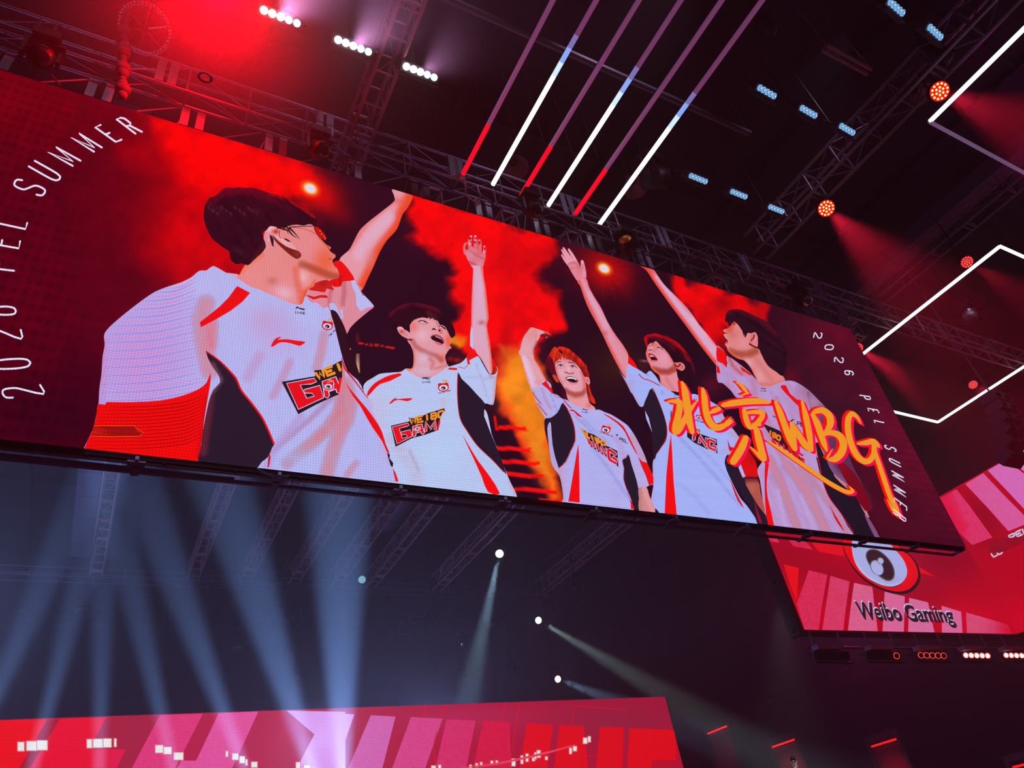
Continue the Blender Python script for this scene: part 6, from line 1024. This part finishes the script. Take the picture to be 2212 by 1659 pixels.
# round red LED lamps
L_cell = lit('orange_white_cell', (255, 205, 120), 2.2); L_redf = lit('red_lamp_face', (255, 16, 10), 1.0); L_cell2 = lit('salmon_cell', (255, 130, 110), 1.1); L_red2 = lit('dim_red_lamp_face', (214, 10, 30), .9)
def par(q, z, lab, R_=.235, hot=True, beam=None, en=0):
    c = at_z(*q, z); c = c - np.array((0, 0, .0)); t = thing('round_wash_light', lab, 'stage light', c, 'round red wash lights')
    f, r, u = basis((-.45, -.42, -.78) if beam is None else beam, (1, 0, 0))
    MB().lathe([(R_ * .5, -.34), (R_ * 1.05, -.2), (R_ * 1.1, -.02), (R_ * 1.06, 0.0)], c, f, 24).build('housing', M_black, t, True)
    MB().lathe([(R_ * 1.04, -.004), (0.001, .0)], c, f, 24).build('face', L_redf if hot else L_red2, t)
    m = MB(); cells = [(0, 0)] + [(.4 * math.cos(a), .4 * math.sin(a)) for a in np.arange(6) * math.pi / 3] + [(.8 * math.cos(a), .8 * math.sin(a)) for a in np.arange(12) * math.pi / 6 + .26]
    for a, b in cells: MB().lathe([(R_ * .13, .006), (R_ * .09, .02), (0.001, .022)], c + (r * a + u * b) * R_, f, 10).build('led_cell', L_cell if hot else L_cell2, t)
    MB().tube(c - r * (R_ + .06) - f * .15, c + (0, 0, .75) - r * .2, .025).tube(c + r * (R_ + .06) - f * .15, c + (0, 0, .75) + r * .2, .025).tube(c + (0, 0, .75) - r * .2, c + (0, 0, .75) + r * .2, .025).tube(c + (0, 0, .75), (c[0], c[1], 20.59 if z > 16.9 else z + .8), .02).build('yoke', M_black, t)
    return c
PAR = [par((2030, 197), 16.85, 'round red lamp with many glowing cells, crossed by the white outline at top right'), par((1785, 450), 16.85, 'round red lamp glowing beside the overhead box truss'), par((2089, 566), 17.0, 'round red lamp beside the near corner of the square light outline', .2, False), par((2102, 831), 17.0, 'small round red lamp inside the square light outline', .19, False), par((1853, 752), 17.0, 'red lamp peeping out behind the right edge of the big screen', .2, False)]

# moving spotlights above the stage
L_spot = lit('spot_lens', (240, 255, 255), 6.0); L_off = lit('cooling_lens', (130, 190, 205), .9); M_glass = material('grey_glass', (44, 40, 50), .25, spec=.6)
def mover(c, f, lab, lens, s=1.0, name='moving_head_light', group=None, drop=True):
    c = np.array(c, float); t = thing(name, lab, 'stage light', c, group); f, r, u = basis(f, (1, 0.01, 0))
    MB().lathe([(.12 * s, -.5 * s), (.2 * s, -.42 * s), (.21 * s, -.1 * s), (.19 * s, 0), (.17 * s, .01 * s)], c, f, 16).build('head', M_black, t, True)
    MB().lathe([(.17 * s, .0), (.1 * s, .04 * s), (0.001, .05 * s)], c, f, 16).build('lens', lens, t)
    b = c - f * .25 * s
    MB().box(b - r * .27 * s + (0, 0, .12 * s), (.06 * s, .14 * s, .45 * s)).box(b + r * .27 * s + (0, 0, .12 * s), (.06 * s, .14 * s, .45 * s)).box(b + (0, 0, .36 * s), (.62 * s, .2 * s, .08 * s)).build('yoke', M_black, t)
    MB().box(b + (0, 0, .5 * s), (.42 * s, .42 * s, .2 * s)).tube(b + (0, 0, .6 * s), (b[0], b[1], 20.59 if drop else b[2] + .9 * s), .025).build('base', M_black, t)
    if not drop: MB().tube(b + (0, 0, .5 * s), (b[0], 9.42, b[2] + .5 * s), .035).build('clamp', M_black, t)
    return t
S1, S2, S3, S4 = at_z(1079, 1196, 17.0), at_z(782, 1252, 17.0), at_z(1163, 1340, 15.5), at_z(1205, 1467, 11.5)
def aim(S, q, y): return at_y(*q, y) - S
mover(S1, EYE - S1 + np.array((0, 0, -9)), 'bright white spotlight with a beam straight down, under the big screen', L_spot, 1.25); mover(S2, EYE - S2, 'dim bluish spotlight left of the bright one, no beam', L_off, 1.15)
mover(S3, EYE - S3 + np.array((14, 0, -2)), 'bright spotlight with the broad greenish beam to the lower right', L_spot, 1.15); mover(S4, EYE - S4 + np.array((14, 0, -2)), 'small bright spotlight with a short blue beam above the stage screen', L_spot, 1.0)
M_chrome = material('polished_metal', (190, 190, 204), .2, .9)
for i, q in enumerate(((1415, 1230), (595, 1250), (500, 1305), (935, 1337), (1190, 1318), (1000, 1393), (1003, 1460), (1110, 1457), (900, 1640), (1250, 1270), (605, 1330), (172, 1322), (640, 1466), (340, 1470))):
    if i == 8: continue
    mover(at_z(*q, 15.5 if i < 5 else 13.5 if q[1] < 1400 else 12.0), (random.uniform(-.4, .4), -.5, -.8), 'small unlit moving spotlight hanging in the dark above the stage screen', M_glass, .8, group='unlit spotlights over the stage')
mover(at_y(1350, 517, 9.0), (-.7, -.6, .1), 'copper coloured lamp on the truss above the raised hand', material('copper_glass', (210, 120, 50), .3, .6), 1.0, drop=False)
mover(at_y(1745, 650, 9.0), (-.2, -.6, -.8), 'silver moving light clamped to the truss right of the middle', M_chrome, 1.05, drop=False)
mover(at_y(1162, 455, 9.0), (.2, -.6, -.8), 'dark moving light on the truss between the light tubes', M_glass, 0.98, drop=False)
mover(at_y(92, 122, 9.0), (.3, -.6, -.8), 'dark moving light on the truss at far left', M_glass, 1.05, drop=False)
mover(at_y(700, 325, 9.0), (.3, -.6, -.8), 'dark moving light on the truss above the lamp flare of the screen', M_glass, 0.98, drop=False)
mover(at_z(1444, 388, 17.6), (.8, -.5, -.3), 'grey moving light at the end of the last light tube', M_glass, 1.6); mover(at_z(2095, 680, 17.5), (-.7, -.5, -.5), 'pair of silver lamp bodies inside the square light outline', M_chrome, 1.6)
mover(at_z(1676, 62, 18.2), (.5, -.4, -.7), 'small lamp hanging alone near the top right', M_glass, 1.0); mover(at_z(2052, 128, 17.4), (.6, -.3, -.7), 'small glinting lamp above the red lamp at top right', M_chrome, 1.2)

# bell shaped house lamps and the ring hanging at left
M_bell = material('pinkish_spun_metal', (170, 110, 120), .35, .5)
for q, z, lab in (((1113, 362), 17.6, 'bell shaped house lamp between the first two bright light tubes'), ((1372, 405), 17.8, 'bell shaped house lamp behind the last white light tube'), ((1990, 205), 19.2, 'faint bell shaped house lamp at top right')):
    c = at_z(*q, z); t = thing('bell_lamp', lab, 'lamp', c)
    MB().lathe([(.36, -.02), (.34, .02), (.26, .2), (.17, .3), (.12, .34)], c, (0.1, .2, 1), 24).build('shade', M_bell, t, True); MB().lathe([(.15, .3), (.15, .52), (.02, .54)], c, (0.1, .2, 1), 16).build('socket', M_duct, t, True)
    MB().tube(c + (0.05, .1, .5), c + (0.05, .1, 20.59 - z), .01, 5).build('cord', M_black, t)
c = at_z(312, 62, 18.2); t = thing('ring_fan', 'large round ring shaped ventilator hanging in the red glare at top left', 'fan', c)
_, fr, fu = basis(EYE - c, (1, 0, .3)); fn = (EYE - c) / np.linalg.norm(EYE - c)
tt = np.linspace(0, 2 * math.pi, 41); rp = [c + .5 * (fr * math.cos(a) + fu * math.sin(a)) for a in tt]
m = MB(); [m.tube(a, b, .05, 8) for a, b in zip(rp[:-1], rp[1:])]; m.build('ring', M_alu, t, True)
for k in range(6): a = k * 1.047 + .3; MB().tube(c, c + .48 * (fr * math.cos(a) + fu * math.sin(a)), .016, 5).build('spoke', M_alu, t)
MB().lathe([(.08, -.1), (.08, .1), (.01, .11)], c, fn, 12).build('hub', M_black, t)
MB().tube(c + (0, 0, .4), (c[0], c[1], 20.59), .01, 5).build('wire', M_black, t)
M_cloth = material('grey_bundled_cloth', (84, 72, 86), .8, noise=8)
p, q = at_y(268, 60, 9.2), at_y(265, 216, 9.25); m = MB()
for k in range(14):
    a = p + (q - p) * k / 14; b = p + (q - p) * (k + 1) / 14; w = .1 + .05 * math.sin(k * 1.7); m.tube(a, b, w, 9, .1 + .05 * math.sin(k * 1.7 + 1.7))
m.tube(p, (p[0], p[1], 20.59), .02)
tag(m.build('cable_sock', M_cloth, smooth=True), 'grey wrinkled cloth sleeve hanging down through the truss at left', 'cable sleeve')
# line array at far right
c = at_z(2150, 865, 14.0); t = thing('line_array', 'curved hanging stack of loudspeaker boxes at far right, dim', 'loudspeaker', c)
for k in range(6):
    a = -.09 * k; Rm = np.array([[1, 0, 0], [0, math.cos(a), -math.sin(a)], [0, math.sin(a), math.cos(a)]]); o = c + np.array([0, .05 * k * k * .5, -.42 * k])
    MB().box(o, (1.1, .6, .4), Rm).build('speaker_box', M_duct, t, bevel=.03)
    for sx in (-.28, .28): MB().lathe([(.14, 0), (.05, .05)], o + np.array([sx, -.31, 0]), (0, -1, 0), 14).build('driver', M_black, t)
MB().tube(c + (0, 0, .2), (c[0], c[1], 20.59), .03).build('chain', M_steel, t)
# loose cables draped on the truss
for k, (pts, lab) in enumerate((([(1003, 360), (1006, 420), (1030, 440), (1038, 425), (1030, 400)], 'thin black cable looping down from the truss under the first red tube'), ([(88, 40), (84, 70), (95, 95), (86, 120)], 'cable bundle dropping through the truss at far left'), ([(110, 160), (122, 175), (130, 184)], 'short chain hanging from the truss over the left end of the screen'), ([(700, 330), (712, 345), (730, 350), (735, 338)], 'tangle of cable on the truss over the screen flare'))):
    tag(MB().path([at_y(*p_, 9.39) for p_ in pts], .02).build('hanging_cable', M_alu), lab, 'cable')

c = at_y(513, 1404, 44.0); t = thing('oval_reflector', 'small pale oval reflector hanging in the dark above the stage screen at left', 'lamp', c)
MB().lathe([(.02, .08), (.3, .05), (.36, 0), (.34, -.01), (.001, .02)], c, (0, -.35, -1), 20).build('dish', M_alu, t, True); MB().tube(c, (c[0], c[1], 20.59), .015, 5).build('rod', M_black, t)
t = thing('service_ladder', 'thin pale ladder and shelf brackets on the far wall under the big screen', 'ladder', at_y(880, 1370, 49)); m = MB()
for q0, q1 in (((915, 1290), (905, 1312)), ((890, 1310), (884, 1340)), ((866, 1340), (860, 1368))): m.tube(at_y(*q0, 49), at_y(*q1, 49), .05, 6)
m.build('rail', M_alu, t); m = MB()
for q0, q1 in (((866, 1305), (880, 1305)), ((893, 1312), (915, 1311)), ((887, 1324), (905, 1323)), ((896, 1332), (912, 1332)), ((886, 1345), (902, 1344)), ((863, 1370), (882, 1369)), ((983, 1370), (1008, 1369)), ((998, 1306), (1010, 1306)), ((1076, 1306), (1106, 1306))): m.tube(at_y(*q0, 49), at_y(*q1, 49), .045, 6)
m.build('rung', M_alu, t)['kind'] = 'stuff'

# person filming beside the second doorway
M_skin = material('skin', (206, 160, 142), .55); M_hair = material('dark_hair', (34, 24, 24), .7); M_coat = material('black_jacket', (44, 44, 54), .7); M_cam = material('camera_body', (60, 60, 66), .4)
def skinned(name, verts, edges, radii, mat, parent=None, sub=2, root=0, off=(0, 0, 0)):
    me = bpy.data.meshes.new(name); me.from_pydata([tuple(np.array(v) - off) for v in verts], edges, []); me.update()
    o = bpy.data.objects.new(name, me); COL.objects.link(o)
    sk = o.modifiers.new('skin', 'SKIN'); su = o.modifiers.new('sub', 'SUBSURF'); su.levels = su.render_levels = sub
    for i, r in enumerate(radii): me.skin_vertices[0].data[i].radius = (r, r) if np.isscalar(r) else r
    for i in range(len(verts)): me.skin_vertices[0].data[i].use_root = i == root
    bpy.context.view_layer.update(); me2 = bpy.data.meshes.new_from_object(o.evaluated_get(bpy.context.evaluated_depsgraph_get()))
    bpy.data.objects.remove(o); me2.materials.clear(); me2.materials.append(mat); me2.shade_smooth()
    return link(bpy.data.objects.new(name, me2), parent)
def person_at(head, yaw):
    """standing figure, head given; turned to the left of the picture, hands on a camera held at the chest"""
    s = 1.0; base = np.array(head) - (0, 0, 1.62); ca, sa = math.cos(yaw), math.sin(yaw)
    T = lambda p: base + np.array([p[0] * ca - p[1] * sa, p[0] * sa + p[1] * ca, p[2]])
    root = thing('person', 'person in a black jacket and glasses filming in front of a red lit doorway', 'person', base)
    V = [(0, 0, .95), (0, 0, 1.12), (0, .0, 1.32), (0, 0, 1.44), (0, -.02, 1.52), (0, -.03, 1.6), (0, -.03, 1.7)]
    E_ = [(0, 1), (1, 2), (2, 3), (3, 4), (4, 5), (5, 6)]; Rr = [(.15, .1), (.14, .1), (.18, .11), (.1, .08), (.055, .055), (.075, .09), (.07, .085)]
    for sx in (-1, 1):
        n = len(V); V += [(sx * .2, .02, 1.4), (sx * .26, -.06, 1.14), (sx * .14, -.3, 1.2), (sx * .09, -.37, 1.24)]; E_ += [(2, n), (n, n + 1), (n + 1, n + 2), (n + 2, n + 3)]; Rr += [.065, .05, .038, .03]
        for k in range(5):
            b = len(V); a = (k - 2) * .017; V += [(sx * .08 + a * .4, -.40, 1.25 + a), (sx * (.05 - .01 * k), -.43, 1.26 + a)]; E_ += [(n + 3, b), (b, b + 1)]; Rr += [.01, .008]
        n = len(V); V += [(sx * .1, 0, .9), (sx * .11, -.02, .5), (sx * .12, .02, .09), (sx * .12, -.13, .04)]; E_ += [(0, n), (n, n + 1), (n + 1, n + 2), (n + 2, n + 3)]; Rr += [.09, .06, .045, .04]
    off = np.array(root.location)
    b = skinned('body', [T(v) for v in V], E_, Rr, M_skin, root, 2, 0, off)
    jv = [(0, 0, .86), (0, 0, 1.12), (0, 0, 1.33), (0, -.0, 1.44)]; je = [(0, 1), (1, 2), (2, 3)]; jr = [(.18, .13), (.165, .125), (.2, .135), (.11, .095)]
    for sx in (-1, 1): n = len(jv); jv += [(sx * .2, .02, 1.4), (sx * .262, -.06, 1.14), (sx * .16, -.27, 1.19)]; je += [(2, n), (n, n + 1), (n + 1, n + 2)]; jr += [.08, .065, .05]
    skinned('jacket', [T(v) for v in jv], je, jr, M_coat, root, 2, 0, off)
    tv_ = [(0, 0, .92)]; te = []; tr_ = [(.17, .12)]
    for sx in (-1, 1): n = len(tv_); tv_ += [(sx * .1, 0, .86), (sx * .11, -.02, .5), (sx * .12, .02, .1)]; te += [(0, n), (n, n + 1), (n + 1, n + 2)]; tr_ += [.1, .075, .06]
    skinned('trousers', [T(v) for v in tv_], te, tr_, M_coat, root, 2, 0, off)
    skinned('hair', [T(v) for v in ((0, .05, 1.64), (0, .035, 1.72), (0, -.02, 1.765), (0, -.075, 1.76))], [(0, 1), (1, 2), (2, 3)], [.06, .08, .075, .035], M_hair, root, 2, 0, off)
    fm_ = MB()
    for sx in (-1, 1): fm_.tube(T((sx * .035 - .022, -.125, 1.655)), T((sx * .035 + .022, -.125, 1.655)), .016, 8)
    fm_.tube(T((-.08, -.1, 1.66)), T((.08, -.1, 1.66)), .006); fm_.build('glasses', M_black, root)
    f2 = MB().lathe([(.016, 0), (.018, .01), (.004, .04)], T((0, -.115, 1.62)), T((0, -1, 0)) - base, 8)
    f2.build('nose', M_skin, root, True); MB().tube(T((-.025, -.118, 1.57)), T((.025, -.118, 1.57)), .008, 6).build('mouth', material('lips', (170, 90, 90), .5), root)
    for sx in (-1, 1): MB().lathe([(.02, -.01), (.03, 0), (.01, .012)], T((sx * .083, -.02, 1.64)), T((sx, 0, 0)) - base, 10).build('ear', M_skin, root, True)
    cmr = thing('video_camera', 'small camera held up by the person in the black jacket', 'camera', T((0, -.47, 1.3)))
    MB().box(T((0, -.5, 1.3)), (.1, .16, .1)).build('camera_body', M_cam, cmr, bevel=.01); MB().lathe([(.04, 0), (.045, .08), (.03, .09)], T((0, -.58, 1.3)), T((0, -1, 0)) - base, 14).build('lens', M_lens, cmr)
    return base
hb = at_d(1716, 1649, 24.0); pb = person_at(hb, -.9)
tag(MB().box((pb[0], pb[1], pb[2] / 2), (3, 3, pb[2])).build('camera_platform', M_black), 'black platform under the person filming, below the frame', 'platform')
add_light('person_fill', 'SPOT', hb + (-3, -4, 3), hb, (.8, .9, 1), 1100, .2, 30)  # unseen spot added to brighten the person's face
# ------------------------------------------------------------------ stage haze, and the beams of the lamps that cross it
def haze(name, dens, aniso=0.4):
    hm = bpy.data.materials.new(name); hm.use_nodes = True; nt = hm.node_tree; nt.nodes.clear()
    vs = nt.nodes.new('ShaderNodeVolumeScatter'); vo = nt.nodes.new('ShaderNodeOutputMaterial')
    vs.inputs['Color'].default_value = (1, 1, 1, 1); vs.inputs['Density'].default_value = dens; vs.inputs['Anisotropy'].default_value = aniso
    nt.links.new(vs.outputs[0], vo.inputs['Volume']); return hm
tag(MB().box((8.0, 30.75, 10.2), (67.8, 40.1, 20.2)).build('stage_haze', haze('stage_haze', HAZE_DENSITY)), 'bluish stage haze behind and below the big screen, catching the beams', 'haze', None, 'stuff')
tag(MB().box((8.0, 1.35, 10.2), (67.8, 18.6, 20.2)).build('hall_haze', haze('hall_haze', HAZE_FRONT)), 'thinner haze in front of the big screen', 'haze', None, 'stuff')

def beam(a, b, col, en, ang, blend=.7, size=.08, name='beam_lamp'):
    return add_light(name, 'SPOT', a, b, col, en, size, ang, blend)
BLUE = (.22, .42, 1.0)
# lamps on the stage floor in front of the stage screen, fanned upwards
for q0, q1, w, e in (((-70, 1640), (90, 1270), 9, 1.0), ((75, 1640), (165, 1290), 8, 1.1), ((215, 1640), (222, 1290), 8, 1.0), ((370, 1640), (285, 1270), 8, 1.2), ((520, 1640), (385, 1270), 9, 1.5), ((670, 1650), (560, 1300), 13, 1.7), ((740, 1650), (735, 1280), 16, 2.0)):
    a = at_y(q0[0], q0[1], 23.0); b = at_y(q1[0], q1[1], 23.5)
    a = a - (b - a) * 0.35
    beam(a, b, BLUE, 150000 * e, w, .7, .15)
# spotlights under the big screen
def shoot(S, q, d, col, en, ang, blend=.8):
    t = at_d(q[0], q[1], np.linalg.norm(S - EYE) + d); f = t - S; f = f / np.linalg.norm(f); beam(S + f * .35, t, col, en, ang, blend, .12)
shoot(S1, (1035, 1400), -2, (.4, .7, .95), 60000, 12); shoot(S3, (1420, 1490), -4, (.66, .9, .86), 36000, 10); shoot(S4, (1330, 1515), -4, (.36, .6, 1.0), 14000, 10)
# red wash lamps
for c, q, d, e in ((PAR[0], (2200, 270), -2, 1.6), (PAR[1], (1900, 560), -2, 2.2), (PAR[2], (2180, 620), -1, .9), (PAR[3], (2130, 850), -1, .25), (PAR[4], (1960, 820), -1, .9)):
    t = at_d(q[0], q[1], np.linalg.norm(c - EYE) + d); f = (t - c) / np.linalg.norm(t - c); beam(c + f * .15, t, (1, .01, .06), 13000 * e, 34, 1.0, .1)
# the big red wash lamp just above the picture, and the blinders' own light
RP = at_z(485, -45, 17.0); beam(RP + np.array((0, 0, -.2)), RP + np.array((-.1, .1, -1.0)), (1, .0, .006), 3600, 170, 1.0, .2, 'red_wash_lamp')
par((485, -45), 17.1, 'strong red wash lamp just above the top edge of the picture', .3, True, (0, 0, -1))
# added smoke ball, densest at the lamp, to keep the red glare local
sm = bpy.data.materials.new('glare_smoke'); sm.use_nodes = True; nt = sm.node_tree; nt.nodes.clear()
vs = nt.nodes.new('ShaderNodeVolumeScatter'); vo = nt.nodes.new('ShaderNodeOutputMaterial'); tc = nt.nodes.new('ShaderNodeTexCoord')
ln_ = nt.nodes.new('ShaderNodeVectorMath'); ln_.operation = 'LENGTH'; mr = nt.nodes.new('ShaderNodeMapRange'); mr.interpolation_type = 'SMOOTHSTEP'
mr.inputs['From Min'].default_value = 0.0; mr.inputs['From Max'].default_value = 6.0; mr.inputs['To Min'].default_value = 0.11; mr.inputs['To Max'].default_value = 0.0
nt.links.new(tc.outputs['Object'], ln_.inputs[0]); nt.links.new(ln_.outputs['Value'], mr.inputs['Value']); nt.links.new(mr.outputs[0], vs.inputs['Density']); vs.inputs['Anisotropy'].default_value = 0.2
nt.links.new(vs.outputs[0], vo.inputs['Volume'])
sp = thing('glare_smoke', 'added smoke ball shaping the red glare at the top left', 'smoke', RP); bpy.data.objects.remove(sp)
m = MB().lathe([(6.0 * math.sin(a), -6.0 * math.cos(a)) for a in np.linspace(0.02, math.pi - .02, 14)], (0, 0, 0), (0, 0, 1), 20)
m.add([(0.08 * math.cos(t), 0.08 * math.sin(t), z) for z in (-6.0, 6.0) for t in np.arange(20) * math.pi / 10], [tuple(range(20)), tuple(range(20, 40))])
so = m.build('glare_smoke', sm); bpy.context.view_layer.update(); so.location = Vector(RP); so.scale = (1.0, .8, .6)
tag(so, 'added smoke ball shaping the red glare at the top left', 'smoke', None, 'stuff')
for q in ((607, 38), (764, 99), (909, 156)):
    c = at_z(*q, ZBL); beam(c + np.array((0, -.1, -.15)), c + np.array((.25, -1.0, -.75)), (.85, .34, .75), 800, 60, 1.0, .1)
c = at_y(2190, 1416, YW - .5); beam(c, c + np.array((1.6, -.4, -1.2)), (.75, .85, 1.0), 2500, 18, .8, .1)
# added blue and mauve fill points that tint the haze, no real lamps
add_light('blue_haze_fill', 'POINT', (-6, 31, 13), None, (.3, .42, 1.0), 1500, .5); add_light('blue_haze_fill', 'POINT', (14, 33, 9), None, (.3, .42, 1.0), 900, .5)
add_light('mauve_haze_fill', 'POINT', (24, 2, 18), None, (1.0, .05, .7), 90, .5); add_light('mauve_haze_fill', 'POINT', (34, 24, 12), None, (1.0, .08, .45), 350, .5)
for x, e in ((-2.5, 60), (3.5, 90), (9.5, 150), (15.5, 70), (25, 60)):
    add_light('truss_fill', 'SPOT', (x, 3.2, 19.9), (x, 9.6, 16.6), (.85, .62, 1.0), e * 4, .15, 80, 1.0)  # extra spots added only to brighten the truss
add_light('stage_fill', 'POINT', at_y(690, 1600, 23.6), None, (.3, .46, 1.0), 480, .5)  # unseen point added for more blue glow above the stage screen
